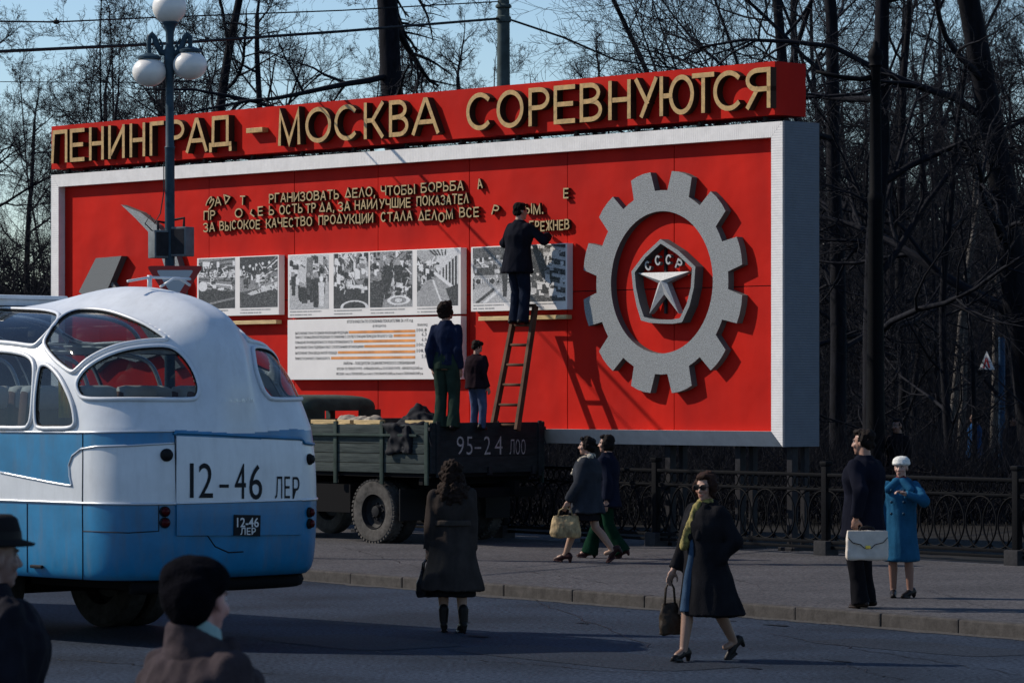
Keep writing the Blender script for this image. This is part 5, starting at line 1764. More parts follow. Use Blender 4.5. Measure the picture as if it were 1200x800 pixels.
# park benches catching light far back
M_bench = mat('pale_bench_slats', (0.42, 0.43, 0.46), 0.6)
for px, py, w_, lab in ((972, 505.5, 1.9, 'pale park bench far behind the railing left of the dark column'), (1093, 517, 1.2, 'pale park bench seen between trees above the blue coat'), (1161, 508, 1.75, 'pale park bench far back below the triangular sign')):
    g = ground(px, py + 16, 0.1)
    t = thing('park_bench', lab, 'bench', g, R(5), 'park benches behind the railing')
    b = MB()
    for i in range(4): b.bbox((0, -0.05 - i * 0.11, 0.45), (w_, 0.09, 0.04), 0.008)
    b.build('seat', M_bench, t)
    b = MB()
    for i in range(3): b.bbox((0, 0.04 + i * .02, 0.60 + i * 0.12), (w_, 0.03, 0.09), 0.008)
    b.build('backrest', M_bench, t)
    for sx in (-1, 1):
        b = MB(); b.bbox((sx * w_ * .38, -0.2, 0.21), (0.06, 0.4, 0.42), 0.01); b.bbox((sx * w_ * .38, 0.06, 0.45), (0.06, 0.05, 0.85), 0.01); b.build('leg', M_iron, t)
# ------------------------------------------------------------------ bare park trees
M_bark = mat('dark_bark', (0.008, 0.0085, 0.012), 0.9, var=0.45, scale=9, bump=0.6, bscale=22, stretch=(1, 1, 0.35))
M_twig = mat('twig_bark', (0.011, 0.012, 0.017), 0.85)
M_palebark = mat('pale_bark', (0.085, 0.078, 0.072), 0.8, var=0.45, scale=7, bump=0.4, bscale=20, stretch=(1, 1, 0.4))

class Tubes:
    def __init__(s): s.v = []; s.f = []; s.n = 0
    def add(s, P, rad, k):
        P = np.asarray(P); m = len(P)
        t = P[-1] - P[0]; L = np.linalg.norm(t); t = t / (L + 1e-9)
        a = np.array([0, 0, 1.0]) if abs(t[2]) < 0.8 else np.array([1.0, 0, 0])
        u = np.cross(t, a); u /= np.linalg.norm(u); w = np.cross(t, u)
        an = np.arange(k) * 2 * PI / k
        c = np.cos(an)[:, None] * u + np.sin(an)[:, None] * w
        V_ = P[:, None, :] + np.asarray(rad)[:, None, None] * c[None]
        s.v.append(V_.reshape(-1, 3))
        i = np.arange(m - 1)[:, None] * k; j = np.arange(k)[None, :]; j2 = (j + 1) % k
        q = np.stack([i + j, i + j2, i + k + j2, i + k + j], -1).reshape(-1, 4) + s.n
        s.f.append(q); s.n += m * k
    def mesh(s, name, m):
        v = np.concatenate(s.v); f = np.concatenate(s.f)
        me = bpy.data.meshes.new(name)
        me.vertices.add(len(v)); me.vertices.foreach_set('co', v.ravel())
        me.loops.add(f.size); me.loops.foreach_set('vertex_index', f.ravel().astype(np.int32))
        me.polygons.add(len(f)); me.polygons.foreach_set('loop_start', np.arange(len(f), dtype=np.int32) * 4)
        me.polygons.foreach_set('use_smooth', np.ones(len(f), bool))
        me.materials.append(m)
        me.update(calc_edges=True)
        return me

def grow_tree(seed, H, r0, start, limbs, spec, lean=(0, 0), fork=None, up=0.25, droop=0.0, wiggle=0.12):
    """spec: per level (children, length ratio, spread degrees, segments)"""
    rn = np.random.RandomState(seed)
    trunk, crown = Tubes(), Tubes()
    def unit(v): return v / (np.linalg.norm(v) + 1e-9)
    def path(p, d, L, n, w, upw):
        P = [p.copy()]
        for i in range(n):
            d = unit(d + rn.normal(0, w, 3) + np.array([0, 0, upw]) / n)
            p = p + d * L / n
            P.append(p.copy())
        return np.array(P), d
    def branch(p, d, L, r, lev):
        nc, ratio, spread, seg = spec[lev]
        upw = up if lev < 2 else up * 0.5
        if droop and lev >= 1: upw = -droop
        P, de = path(p, d, L, seg, wiggle * (1 + 0.35 * lev), upw)
        rr = np.linspace(r, max(r * 0.28, 0.0035), seg + 1)
        crown.add(P, rr, 5 if lev == 0 else (4 if lev == 1 else 3))
        if lev + 1 < len(spec):
            for i in range(nc):
                f = rn.uniform(0.18, 1.0) if i < nc - 1 else 1.0
                x = f * seg; k = min(int(x), seg - 1); q = P[k] + (P[k + 1] - P[k]) * (x - k)
                dd = unit(P[k + 1] - P[k])
                a = math.radians(rn.uniform(0.5, 1.15) * spread)
                o = rn.normal(0, 1, 3); o = unit(o - dd * o.dot(dd))
                nd = dd * math.cos(a) + o * math.sin(a)
                branch(q, nd, L * ratio * rn.uniform(0.6, 1.15) * (1.15 - 0.45 * f), max(r * (1 - 0.7 * f) * 0.62, 0.004), lev + 1)
    def stem(p, d, L, r, n):
        P, de = path(p, d, L, n, 0.05, 0.25)
        rr = r * (1 - 0.62 * np.linspace(0, 1, n + 1) ** 1.1)
        rr[0] *= 1.35
        trunk.add(P, rr, 10)
        return P, rr
    d0 = unit(np.array([lean[0], lean[1], 1.0]))
    stems = []
    if fork:
        P, rr = stem(np.zeros(3), d0, fork, r0, 5)
        for sg in (-1, 1):
            stems.append(stem(P[-1], unit(d0 + np.array([sg * 0.28, rn.uniform(-.15, .15), 0])), H - fork, rr[-1] * 0.85, 9))
    else:
        stems.append(stem(np.zeros(3), d0, H, r0, 11))
    for P, rr in stems:
        n = len(P) - 1
        for i in range(limbs):
            lo = start / H if not fork else 0.02
            f = lo + (1 - lo) * (i + rn.uniform(0, 0.9)) / limbs
            x = f * n; k = min(int(x), n - 1); q = P[k] + (P[k + 1] - P[k]) * (x - k)
            az = rn.uniform(0, 2 * PI); el = math.radians(rn.uniform(5, 50) if not droop else rn.uniform(-15, 12))
            d = np.array([math.cos(az) * math.cos(el), math.sin(az) * math.cos(el), math.sin(el)])
            L = H * rn.uniform(0.24, 0.42) * (1.15 - 0.75 * f)
            branch(q, d, L, rr[k] * rn.uniform(0.32, 0.5), 0)
        branch(P[-1], unit(P[-1] - P[-2]), H * 0.14, rr[-1] * 0.8, 0)
    return trunk.mesh('trunk', M_bark), crown.mesh('crown', M_twig)

S_A = [(9, .55, 52, 7), (7, .52, 50, 5), (6, .55, 48, 4), (0, 0, 0, 3)]
S_D = [(11, .55, 55, 7), (8, .55, 52, 5), (7, .55, 50, 4), (0, 0, 0, 3)]
S_L = [(10, .30, 70, 8), (7, .5, 60, 5), (4, .5, 55, 3), (0, 0, 0, 3)]
KINDS = {
  'lime': grow_tree(3, 17, .17, 2.6, 15, S_A),
  'elm': grow_tree(8, 15, .16, 1.8, 17, S_D, wiggle=.16),
  'maple': grow_tree(21, 13, .17, 1.5, 15, S_D, up=.4),
  'forked': grow_tree(33, 17, .23, 4, 8, S_A, fork=4.6),
  'larch': grow_tree(41, 19, .40, 3.5, 20, S_L, droop=.18, wiggle=.09),
  'sapling': grow_tree(55, 8, .08, .8, 10, S_A[1:], up=.5),
  'spreading': grow_tree(71, 11, .12, 2, 11, S_A, fork=1.5, wiggle=.2, up=.45),
  'leaning': grow_tree(64, 16, .29, 3.2, 12, S_D, lean=(-.30, 0.05), wiggle=.15),
}
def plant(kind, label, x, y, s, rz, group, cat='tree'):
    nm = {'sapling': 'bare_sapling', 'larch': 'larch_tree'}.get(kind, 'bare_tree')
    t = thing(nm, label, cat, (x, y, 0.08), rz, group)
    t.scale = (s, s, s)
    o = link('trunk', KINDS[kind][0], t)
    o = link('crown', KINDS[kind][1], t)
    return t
def px2x(px, D): return (px - 600) / FPX * D
GT = 'bare trees in the park behind the hoarding'
# trees one can tell apart
plant('larch', 'thick dark larch with drooping side boughs behind the middle of the header', px2x(505, 76), 76, .85, 0.4, GT)
plant('forked', 'tall forked bare tree behind the right part of the header', px2x(868, 80), 80, 1.0, 0.25, GT)
plant('leaning', 'leaning bare tree with a heavy dark trunk at the upper right corner', px2x(1232, 64), 64, 1.0, 0.1, GT)
plant('lime', 'dark thick bare tree standing behind the briefcase man', px2x(1030, 63), 63, 1.05, 2.2, GT)
plant('lime', 'bare tree with a thick trunk left of the briefcase man near the shaded hoarding end', px2x(985, 68), 68, 1.0, 4.0, GT)
plant('spreading', 'bare forked tree just beyond the left end of the hoarding', px2x(110, 88), 88, 1.1, 1.7, GT)
plant('elm', 'bushy bare tree at the left edge of the photo above the bus', px2x(-40, 96), 96, .9, .7, GT)
plant('maple', 'spreading bare tree right behind the lamp globes', px2x(240, 92), 92, 1.15, 2.9, GT)
rt = random.Random(12)
kinds = ['lime', 'elm', 'maple', 'elm', 'maple', 'forked', 'lime']
n = 0
spots = []
tries = 0
while len(spots) < 54 and tries < 6000:
    tries += 1
    D = 70 + 95 * rt.random() ** 0.8
    px = rt.uniform(-120, 1320)
    if px < 950 and D < 74: continue
    if px < 900 and (rt.random() < 0.62 or D < 98): continue
    if 1125 < px < 1200 and D < 86: continue
    x = px2x(px, D)
    if any((x - a) ** 2 + (D - b_) ** 2 < 3.2 ** 2 for a, b_ in spots): continue
    spots.append((x, D))
for i, (x, D) in enumerate(spots):
    px = 600 + x / D * FPX
    k = kinds[i % len(kinds)] if px > 900 else ['spreading', 'spreading', 'maple'][i % 3]
    lab = 'dark bare tree among many alike in the park beyond the railing at right' if px > 940 else 'bare twiggy tree among many alike in the park behind the hoarding'
    g = 'park trees at right of the hoarding' if px > 940 else 'park trees behind the hoarding'
    plant(k, lab, x, D, rt.uniform(.8, 1.15), rt.uniform(0, 6.28), g)
for i in range(26):
    D = rt.uniform(60, 95); px = rt.uniform(960, 1290) if i < 17 else rt.uniform(-60, 960)
    if px < 960: D = rt.uniform(76, 95)
    if 1140 < px < 1185: px += 60
    x = px2x(px, D)
    plant('sapling', 'thin bare sapling among the undergrowth behind the railing', x, D, rt.uniform(.6, 1.1), rt.uniform(0, 6.28), 'saplings behind the railing')
# pale slender trunks that catch some sun
pt = None
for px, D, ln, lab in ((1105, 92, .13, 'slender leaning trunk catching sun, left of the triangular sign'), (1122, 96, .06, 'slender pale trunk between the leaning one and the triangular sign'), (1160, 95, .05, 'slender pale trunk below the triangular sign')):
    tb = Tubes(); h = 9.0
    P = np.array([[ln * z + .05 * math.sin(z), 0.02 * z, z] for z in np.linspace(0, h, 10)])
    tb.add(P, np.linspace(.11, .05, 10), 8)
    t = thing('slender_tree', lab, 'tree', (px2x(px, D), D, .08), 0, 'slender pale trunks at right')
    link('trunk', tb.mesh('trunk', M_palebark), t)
    cr = Tubes(); rn = np.random.RandomState(px)
    for q in range(40):
        z = rn.uniform(4, 9); a = rn.uniform(0, 6.28); L = rn.uniform(.5, 1.6)
        b0 = np.array([ln * z, .02 * z, z]); d = np.array([math.cos(a), math.sin(a), .5])
        cr.add(np.array([b0, b0 + d * L * .5, b0 + d * L + np.array([0, 0, .2])]), [.02, .012, .004], 3)
    link('crown', cr.mesh('crown', M_twig), t)
# undergrowth and the far wood, each one mass
def brush(name, label, n, seed, area, h, m, r=0.012, lean=.5):
    rn = np.random.RandomState(seed); tb = Tubes()
    for i in range(n):
        px = rn.uniform(area[0], area[1]); D = rn.uniform(area[2], area[3])
        x = px2x(px, D); hh = h * rn.uniform(.4, 1.1)
        d = np.array([rn.normal(0, lean), rn.normal(0, lean), 1.0]); d /= np.linalg.norm(d)
        b0 = np.array([x, D, 0.08]); mid = b0 + d * hh * .55 + rn.normal(0, .05, 3) * hh
        e = mid + (d + rn.normal(0, .45, 3)) * hh * .5
        tb.add(np.array([b0, mid, e]), [r, r * .7, r * .25], 3)
        for k in range(2):
            e2 = mid + (d + rn.normal(0, .7, 3)) * hh * .35
            tb.add(np.array([mid, e2]), [r * .5, r * .2], 3)
    o = link(name, tb.mesh(name, m)); return tag(o, label, 'undergrowth', None, 'stuff')
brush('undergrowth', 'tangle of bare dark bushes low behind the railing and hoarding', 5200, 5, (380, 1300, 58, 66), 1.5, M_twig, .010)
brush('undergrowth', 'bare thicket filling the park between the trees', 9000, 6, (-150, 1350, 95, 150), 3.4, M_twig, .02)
def far_wood():
    rn = np.random.RandomState(77); tb = Tubes()
    for i in range(1500):
        px = rn.uniform(-200, 1400); D = rn.uniform(150, 215); x = px2x(px, D); H = rn.uniform(6, 11.5) if px > 900 + rn.uniform(-60, 60) else rn.uniform(4.5, 8)
        b0 = np.array([x, D, 0.05])
        tb.add(np.array([b0, b0 + [rn.normal(0, .3), 0, H * .5], b0 + [rn.normal(0, .8), 0, H]]), [.11, .07, .02], 5)
        for k in range(34):
            f = rn.uniform(.08, 1); p = b0 + np.array([0, 0, H * f]); a = rn.uniform(0, 6.28); L = H * .26 * rn.uniform(.4, 1.1)
            d = np.array([math.cos(a), math.sin(a) * .6, rn.uniform(.1, 1.1)])
            q = p + d * L * .55
            tb.add(np.array([p, q, q + (d + rn.normal(0, .5, 3)) * L * .5]), [.05, .035, .012], 3)
            tb.add(np.array([q, q + (d + rn.normal(0, .9, 3)) * L * .45]), [.025, .01], 3)
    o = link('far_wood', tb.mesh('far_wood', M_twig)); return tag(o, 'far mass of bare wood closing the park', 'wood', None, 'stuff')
far_wood()
# ------------------------------------------------------------------ people
M_skin = mat('skin', (1, 1, 1), 0.55, attr='tone')
def cloth(name, col, var=0.18, scale=5, bump=0.35, bscale=90, rough=0.9):
    return mat(name, col, rough, var=var, scale=scale, bump=bump, bscale=bscale, spec=0.03)
def hairmat(name, col):
    return mat(name, tuple(c * .6 for c in col), 0.8, var=0.5, scale=30, bump=0.6, bscale=55, stretch=(1, 1, 0.4), spec=0.12)
M_leather = mat('dark_shoe_leather', (0.012, 0.010, 0.010), 0.4)
M_eyew = mat('eye_white', (0.55, 0.52, 0.50), 0.3)
M_iris = mat('eye_dark', (0.02, 0.015, 0.012), 0.2)

def ik(a, b, l1, l2, hint):
    d = b - a; L = min(d.length, (l1 + l2) * 0.999); d = d.normalized()
    x = (l1 * l1 - l2 * l2 + L * L) / (2 * L)
    h = math.sqrt(max(l1 * l1 - x * x, 0))
    n = hint - d * hint.dot(d)
    n = n.normalized() if n.length > 1e-5 else d.orthogonal().normalized()
    return a + d * x + n * h

def oval(c, rx, ry, n=22, rot=0.0, sq=2.0):
    out = []
    for i in range(n):
        a = 2 * PI * i / n
        ca, sa = math.cos(a), math.sin(a)
        x = rx * math.copysign(abs(ca) ** (2 / sq), ca); y = ry * math.copysign(abs(sa) ** (2 / sq), sa)
        out.append(V(c[0] + x * math.cos(rot) - y * math.sin(rot), c[1] + x * math.sin(rot) + y * math.cos(rot), c[2]))
    return out

def add_head(b, c, M_, k):
    """face looks along -Y of M_"""
    def P(x, y, z): return c + M_ @ V(x * k, y * k, z * k)
    def E(x, y, z, rx, ry, rz): b.ball(P(x, y, z), (rx * k, ry * k, rz * k), 18, rot=M_)
    E(0, .012, .030, .074, .094, .088)
    E(0, -.030, -.020, .060, .062, .078)
    E(0, -.040, -.066, .046, .046, .046)
    E(0, -.066, -.096, .022, .020, .018)
    for s in (-1, 1):
        E(s * .036, -.064, -.024, .026, .022, .026)
        E(s * .076, .010, -.005, .009, .020, .032)
        E(s * .030, -.080, .030, .020, .012, .009)
        E(s * .012, -.101, -.032, .009, .010, .008)
    b.cap(P(0, -.084, .022), P(0, -.110, -.026), .009 * k, .0125 * k, 8)
    b.cap(P(-.016, -.085, -.058), P(.016, -.085, -.058), .008 * k, .008 * k, 8)
    b.cap(P(-.014, -.084, -.069), P(.014, -.084, -.069), .008 * k, .008 * k, 8)

def add_hand(b, w, d, pn, k=1.0, curl=0.5, flip=1):
    """w wrist, d direction of the hand, pn palm normal"""
    d = d.normalized(); pn = (pn - d * pn.dot(d)).normalized(); s = d.cross(pn) * flip
    pc = w + d * .045 * k
    R_ = Matrix((s, d, pn)).transposed()
    b.ball(pc, (.040 * k, .052 * k, .017 * k), 14, rot=R_)
    for i, (o, L) in enumerate(((-.029, .066), (-.010, .076), (.010, .071), (.028, .056))):
        p = w + d * .085 * k + s * o * k
        dirs = d; q = p
        for j in range(3):
            a = curl * (0.5 + 0.5 * j)
            dirs = (d * math.cos(a) + pn * math.sin(a)).normalized()
            e = q + dirs * L * k * (.45, .32, .23)[j]
            b.cap(q, e, (.0095 - .001 * j) * k, (.0088 - .001 * j) * k, 8)
            q = e
    t0 = w + d * .022 * k - s * .030 * k
    t1 = t0 + (d * .6 - s * .62 + pn * .3).normalized() * .042 * k
    t2 = t1 + (d * .85 - s * .1 + pn * .45).normalized() * .032 * k
    b.cap(t0, t1, .013 * k, .011 * k, 8); b.cap(t1, t2, .011 * k, .009 * k, 8)

class Person:
    def __init__(s, label, pos, face, H, group=None, skin=(0.30, 0.16, 0.11), hands=(None, None), feet=(None, None), head_yaw=0, head_pitch=0, head_roll=0, lean=(0, 0), hip_drop=0.0, leg_skin=None,
                 sh_w=.097, elbow=(None, None), knee=(None, None), foot_yaw=(8, -8), foot_pitch=(0, 0), hand_curl=(.6, .6), shoe_h=0.0, voxel=.0085):
        rz = math.atan2(face[1], face[0]) + PI / 2
        s.t = thing('person', label, 'person', pos, rz, group)
        s.H = H; s.rz = rz; s.pos = Vector(pos)
        z = lambda f: f * H
        s.hipz = z(.52) - hip_drop + shoe_h
        s.hip = [V(sg * z(.053), 0, s.hipz) for sg in (-1, 1)]          # 0 = right (x<0), 1 = left
        lx_, ly_ = lean
        tops = V(lx_, ly_, 0)
        s.chest = V(0, 0, s.hipz + z(.20)) + tops * .6
        s.neck = V(0, .005, s.hipz + z(.315)) + tops
        s.shd = [V(sg * z(sh_w), .01, s.hipz + z(.268)) + tops for sg in (-1, 1)]
        s.headc = V(0, -z(.008), s.hipz + z(.405)) + tops * 1.18
        s.feet = []; s.kn = []
        l1, l2 = z(.245), z(.235)
        for i, sg in enumerate((-1, 1)):
            f = Vector(feet[i]) if feet[i] else V(sg * z(.055), 0, 0)
            f = f + V(0, 0, z(.045) + shoe_h)
            s.feet.append(f)
            s.kn.append(ik(s.hip[i], f, l1, l2, Vector(knee[i]) if knee[i] else V(0, -1, 0)))
        s.el = []; s.wr = []
        for i, sg in enumerate((-1, 1)):
            w = Vector(hands[i]) if hands[i] else s.shd[i] + V(sg * .035, -.035, -z(.322))
            dd = w - s.shd[i]
            if dd.length > z(.325): w = s.shd[i] + dd.normalized() * z(.325)
            s.wr.append(w)
            s.el.append(ik(s.shd[i], w, z(.172), z(.156), Vector(elbow[i]) if elbow[i] else V(sg * .22, 1, -.1)))
        s.foot_yaw, s.foot_pitch, s.shoe_h = foot_yaw, foot_pitch, shoe_h
        s.hM = Matrix.Rotation(R(head_yaw), 3, 'Z') @ Matrix.Rotation(R(head_roll), 3, 'Y') @ Matrix.Rotation(R(head_pitch), 3, 'X')
        k = s.k = H / 1.70
        s.headc = s.neck + V(0, -.012 * k, .141 * k) + tops * .12
        b = MB()
        add_head(b, s.headc, s.hM, k)
        b.cap(s.neck + V(0, .02, -.05) * k, s.headc + V(0, .018, -.05) * k, .058 * k, .052 * k, 14)
        b.loft([oval(V(0, .0, s.hipz - z(.05)), z(.085), z(.062)), oval(V(0, 0, s.hipz), z(.098), z(.068)), oval(s.chest * .5 + V(0, 0, s.hipz) * .5, z(.085), z(.060)), oval(s.chest, z(.098), z(.068)),
                oval(s.neck - V(0, 0, z(.035)), z(.095), z(.052)), oval(s.neck - V(0, 0, z(.0)), z(.045), z(.040))])
        for i in (0, 1):
            b.cap(s.hip[i], s.kn[i], z(.050), z(.033), 14)
            m = s.kn[i].lerp(s.feet[i], .32) + V(0, .012, 0) * k
            b.cap(s.kn[i], m, z(.031), z(.033), 12); b.cap(m, s.feet[i], z(.033), z(.0215), 12)
            b.cap(s.shd[i], s.el[i], z(.032), z(.025), 10); b.cap(s.el[i], s.wr[i], z(.025), z(.017), 10)
            fd = V(math.sin(R(-foot_yaw[i])) * -1, -math.cos(R(foot_yaw[i])), 0)
            b.cap(s.feet[i], s.feet[i] + fd * z(.06) - V(0, 0, z(.02)), z(.022), z(.018), 10)
            dirn = (s.wr[i] - s.el[i]).normalized()
            pn = V(-1 if i == 1 else 1, -.35, 0) if dirn.z < -.3 else V(0, -.3, -1)
            add_hand(b, s.wr[i], dirn, pn, k, hand_curl[i], 1 if i == 0 else -1)
        s.body = remeshed(b, 'body', voxel * k, M_skin, s.t, 3)
        me = s.body.data
        nv = len(me.vertices)
        co = np.empty(nv * 3); me.vertices.foreach_get('co', co); co = co.reshape(-1, 3)
        col = np.tile(np.array([*skin, 1.0]), (nv, 1))
        nz = np.array([noise.noise(Vector(p * 18)) for p in co])
        col[:, :3] *= (1 + .10 * nz)[:, None]
        if leg_skin is not None:
            col[co[:, 2] < s.hipz - .1] = (*leg_skin, 1)
        inv = np.array(s.hM.transposed()); hc = np.array(s.headc)
        q = (co - hc) @ inv.T / k
        fr = q[:, 1] < -.05
        def spot(x, y, rx, rz_, c_, a=1.0):
            m = fr & (((q[:, 0] - x) / rx) ** 2 + ((q[:, 2] - y) / rz_) ** 2 < 1)
            col[m, :3] = col[m, :3] * (1 - a) + np.array(c_) * a
        dk = tuple(c * .35 for c in skin)
        for sg in (-1, 1):
            spot(sg * .031, .030, .022, .0065, (.03, .02, .015), .8)
            spot(sg * .031, .012, .017, .0085, dk, .8)
            spot(sg * .037, -.030, .020, .018, (skin[0] * 1.1, skin[1] * .8, skin[2] * .75), .5)
        spot(0, -.063, .024, .010, (skin[0] * .85, skin[1] * .42, skin[2] * .42), .9)
        ca = me.color_attributes.new('tone', 'FLOAT_COLOR', 'POINT')
        ca.data.foreach_set('color', col.astype(np.float32).ravel())
        for sg in (-1, 1):
            eb = MB(); eb.ball(s.headc + s.hM @ V(sg * .030 * k, -.0790 * k, .012 * k), (.0105 * k, .0070 * k, .0055 * k), 10, rot=s.hM)
            eo = eb.build('eye', M_eyew, s.t, smooth=True)
            eb = MB(); eb.ball(s.headc + s.hM @ V(sg * .030 * k, -.0845 * k, .012 * k), (.0055 * k, .0035 * k, .0055 * k), 8, rot=s.hM)
            eb.build('iris', M_iris, eo, smooth=True)
    def head_pt(s, x, y, z):
        return s.headc + s.hM @ V(x * s.k, y * s.k, z * s.k)
    def shoes(s, m, heel=0.0, boots=0.0):
        H = s.H
        for i in (0, 1):
            b = MB()
            f = s.feet[i]
            yaw = R(s.foot_yaw[i]); pt = R(s.foot_pitch[i])
            M_ = Matrix.Rotation(yaw, 3, 'Z') @ Matrix.Rotation(pt, 3, 'X')
            L = H * .150
            an = V(0, 0, -H * .045 - s.shoe_h)
            def P(x, y, z): return f + M_ @ (an + V(x, y, z))
            hh = heel
            b.cap(P(0, L * .28, hh + .032), P(0, -L * .15, hh * .7 + .034), .034, .036, 12)
            b.cap(P(0, -L * .15, hh * .6 + .030), P(0, -L * .58, .026), .037, .025, 12)
            b.cap(P(0, L * .22, hh + .05), P(0, 0, hh + .055), .033, .030, 10)
            if heel > .015: b.cap(P(0, L * .30, hh), P(0, L * .30, .016), .026, .018, 8)
            b.box(P(0, -L * .38, .008), (.066, L * .5, .014), M_)
            if boots: b.cap(P(0, L * .2, hh + .06), P(0, L * .16, hh + boots), .040, .050, 12)
            remeshed(b, 'shoe', .0075, m, s.t, 2)
    def garment(s, name, m, pieces, voxel=.014, smooth=5, fold=(.010, 5, 1.6, 1), parent=None):
        b = MB()
        for p in pieces:
            if p[0] == 'loft': b.loft(p[1])
            elif p[0] == 'cap': b.cap(*p[1:])
            elif p[0] == 'tube': b.tube(p[1], p[2], 14)
            elif p[0] == 'box': b.bbox(*p[1:])
            elif p[0] == 'ball': b.ball(*p[1:])
        return remeshed(b, name, voxel, m, parent or s.t, smooth, fold)
    def coat_pieces(s, hem, flare=1.25, girth=1.0, depth=1.0, waist=.95, swing=(0, 0), sleeve=1.0, belt=None):
        """hem: height of the lower edge"""
        H = s.H; z = lambda f: f * H
        pc = []
        nk = s.neck; ch = s.chest; hp = V(0, .0, s.hipz)
        wst = hp.lerp(ch, .55)
        gx, gy = girth, girth * depth
        hemc = V(swing[0], swing[1], hem)
        mid = hp.lerp(hemc, .5)
        rg = [oval(hemc, z(.118) * flare * gx, z(.098) * flare * gy), oval(mid, z(.115) * (1 + (flare - 1) * .5) * gx, z(.092) * (1 + (flare - 1) * .5) * gy), oval(hp, z(.113) * gx, z(.088) * gy), oval(wst, z(.105) * waist * gx, z(.082) * waist * gy),
              oval(ch, z(.122) * gx, z(.090) * gy), oval(nk - V(0, 0, z(.060)), z(.116) * gx, z(.078) * gy), oval(nk - V(0, 0, z(.026)), z(.082) * gx, z(.062) * gy), oval(nk + V(0, 0, z(.002)), z(.052), z(.048)), oval(nk + V(0, .004, z(.016)), z(.046), z(.044))]
        pc.append(('loft', rg))
        for i in (0, 1):
            S_, E_, W_ = s.shd[i], s.el[i], s.wr[i]
            w2 = W_ + (E_ - W_).normalized() * z(.004)
            pc.append(('cap', S_, E_, z(.044) * sleeve, z(.040) * sleeve, 14))
            pc.append(('tube', [E_, E_.lerp(w2, .5), w2], [z(.042) * sleeve, z(.038) * sleeve, z(.036) * sleeve]))
            pc.append(('cap', E_, E_.lerp(w2, .02) + V(0, 0, .001), z(.043) * sleeve, z(.042) * sleeve, 12))
        return pc
    def trousers(s, m, flare=1.0, name='trousers', girth=1.0, length=0.0, fold=(.010, 6, 2.2, 4)):
        H = s.H; z = lambda f: f * H
        pc = [('loft', [oval(V(0, 0, s.hipz - z(.045)), z(.098) * girth, z(.074) * girth), oval(V(0, 0, s.hipz), z(.105) * girth, z(.078) * girth), oval(V(0, 0, s.hipz + z(.06)), z(.098) * girth, z(.070) * girth), oval(V(0, 0, s.hipz + z(.09)), z(.092) * girth, z(.066) * girth)])]
        for i in (0, 1):
            a = s.feet[i] + V(0, 0, -z(.022) + length)
            d = (a - s.kn[i]).normalized()
            pc.append(('cap', s.hip[i], s.kn[i], z(.060) * girth, z(.046) * girth, 14))
            pc.append(('tube', [s.kn[i], s.kn[i].lerp(a, .5), a], [z(.045) * girth, z(.042) * (1 + (flare - 1) * .4), z(.045) * flare]))
        return s.garment(name, m, pc, .013, 4, fold)
    def skirt(s, m, hem, flare=1.2, swing=(0, 0), name='skirt'):
        H = s.H; z = lambda f: f * H
        hemc = V(swing[0], swing[1], hem); hp = V(0, 0, s.hipz)
        return s.garment(name, m, [('loft', [oval(hemc, z(.105) * flare, z(.085) * flare), oval(hemc.lerp(hp, .5), z(.108) * (1 + flare) / 2, z(.085) * (1 + flare) / 2), oval(hp, z(.104), z(.078)), oval(hp + V(0, 0, z(.10)), z(.09), z(.07))])], .014, 4, (.012, 6, 1.0, 7))
    def hair(s, m, balls, rough=.012, sc=22, name='hair', voxel=.009):
        b = MB()
        for (x, y, z_, rx, ry, rz_) in balls:
            b.ball(s.head_pt(x, y, z_), (rx * s.k, ry * s.k, rz_ * s.k), 16, rot=s.hM)
        return remeshed(b, name, voxel, m, s.t, 2, (rough, sc, sc * .8, 2))
SHORT = [(0, .030, .050, .080, .090, .080), (0, .055, .0, .072, .060, .070), (0, -.030, .095, .062, .060, .030), (-.066, .012, .030, .014, .05, .03), (.066, .012, .030, .014, .05, .03)]
BOB = [(0, .030, .055, .088, .095, .082), (0, .055, -.02, .084, .066, .085), (0, -.035, .098, .066, .060, .032), (-.076, .010, -.02, .026, .055, .075), (.076, .010, -.02, .026, .055, .075)]

def px2x_(px, D): return (px - 600) / FPX * D
C_dkskin = (0.22, 0.115, 0.080)
C_ltskin = (0.34, 0.19, 0.135)
C_nylon = (0.22, 0.125, 0.085)

def buttons(P, x, zs, y, m, r=.013):
    for z_ in zs:
        b = MB(); b.ball((x, y(z_) if callable(y) else y, z_), (r, r * .7, r), 8); b.build('button', m, P.t, smooth=True)
# --- woman seen from behind in the road
g = ground(530, 741)
P = Person('woman in a long dark belted coat seen from behind in the road', g, (-.12, 1, 0), 1.60, hands=(None, (.24, -.06, .66)), feet=((-.09, .06, 0), (.075, -.04, 0)), leg_skin=C_nylon, shoe_h=.02)
m = cloth('dark_brown_coat_cloth', (0.034, 0.028, 0.026), .3)
pc = P.coat_pieces(.40, 1.45, 1.14, 1.1, .90)
P.garment('coat', m, pc, fold=(.022, 6, 1.2, 2))
b_ = P.hipz + .155
P.garment('belt', cloth('belt_cloth', (0.045, 0.038, 0.034)), [('loft', [oval(V(0, 0, b_), .204, .172), oval(V(0, 0, b_ + .055), .202, .170)])], .012, 2, None)
P.garment('fur_collar', hairmat('brown_fur', (0.030, 0.018, 0.014)), [('ball', P.neck + V(0, .05, -.01), (.15, .11, .085), 16), ('ball', P.neck + V(0, .12, -.07), (.13, .05, .10), 14)], .012, 2, (.03, 26, 26, 5))
P.skirt(cloth('black_skirt_cloth', (0.012, 0.011, 0.013)), .34, 1.35)
P.hair(hairmat('dark_brown_hair', (0.022, 0.012, 0.009)), [(0, .02, .04, .105, .112, .10), (0, .06, -.05, .12, .085, .095), (-.07, .02, -.03, .05, .08, .08), (.07, .02, -.03, .05, .08, .08)], .026, 18)
P.shoes(M_leather, .045, .18)
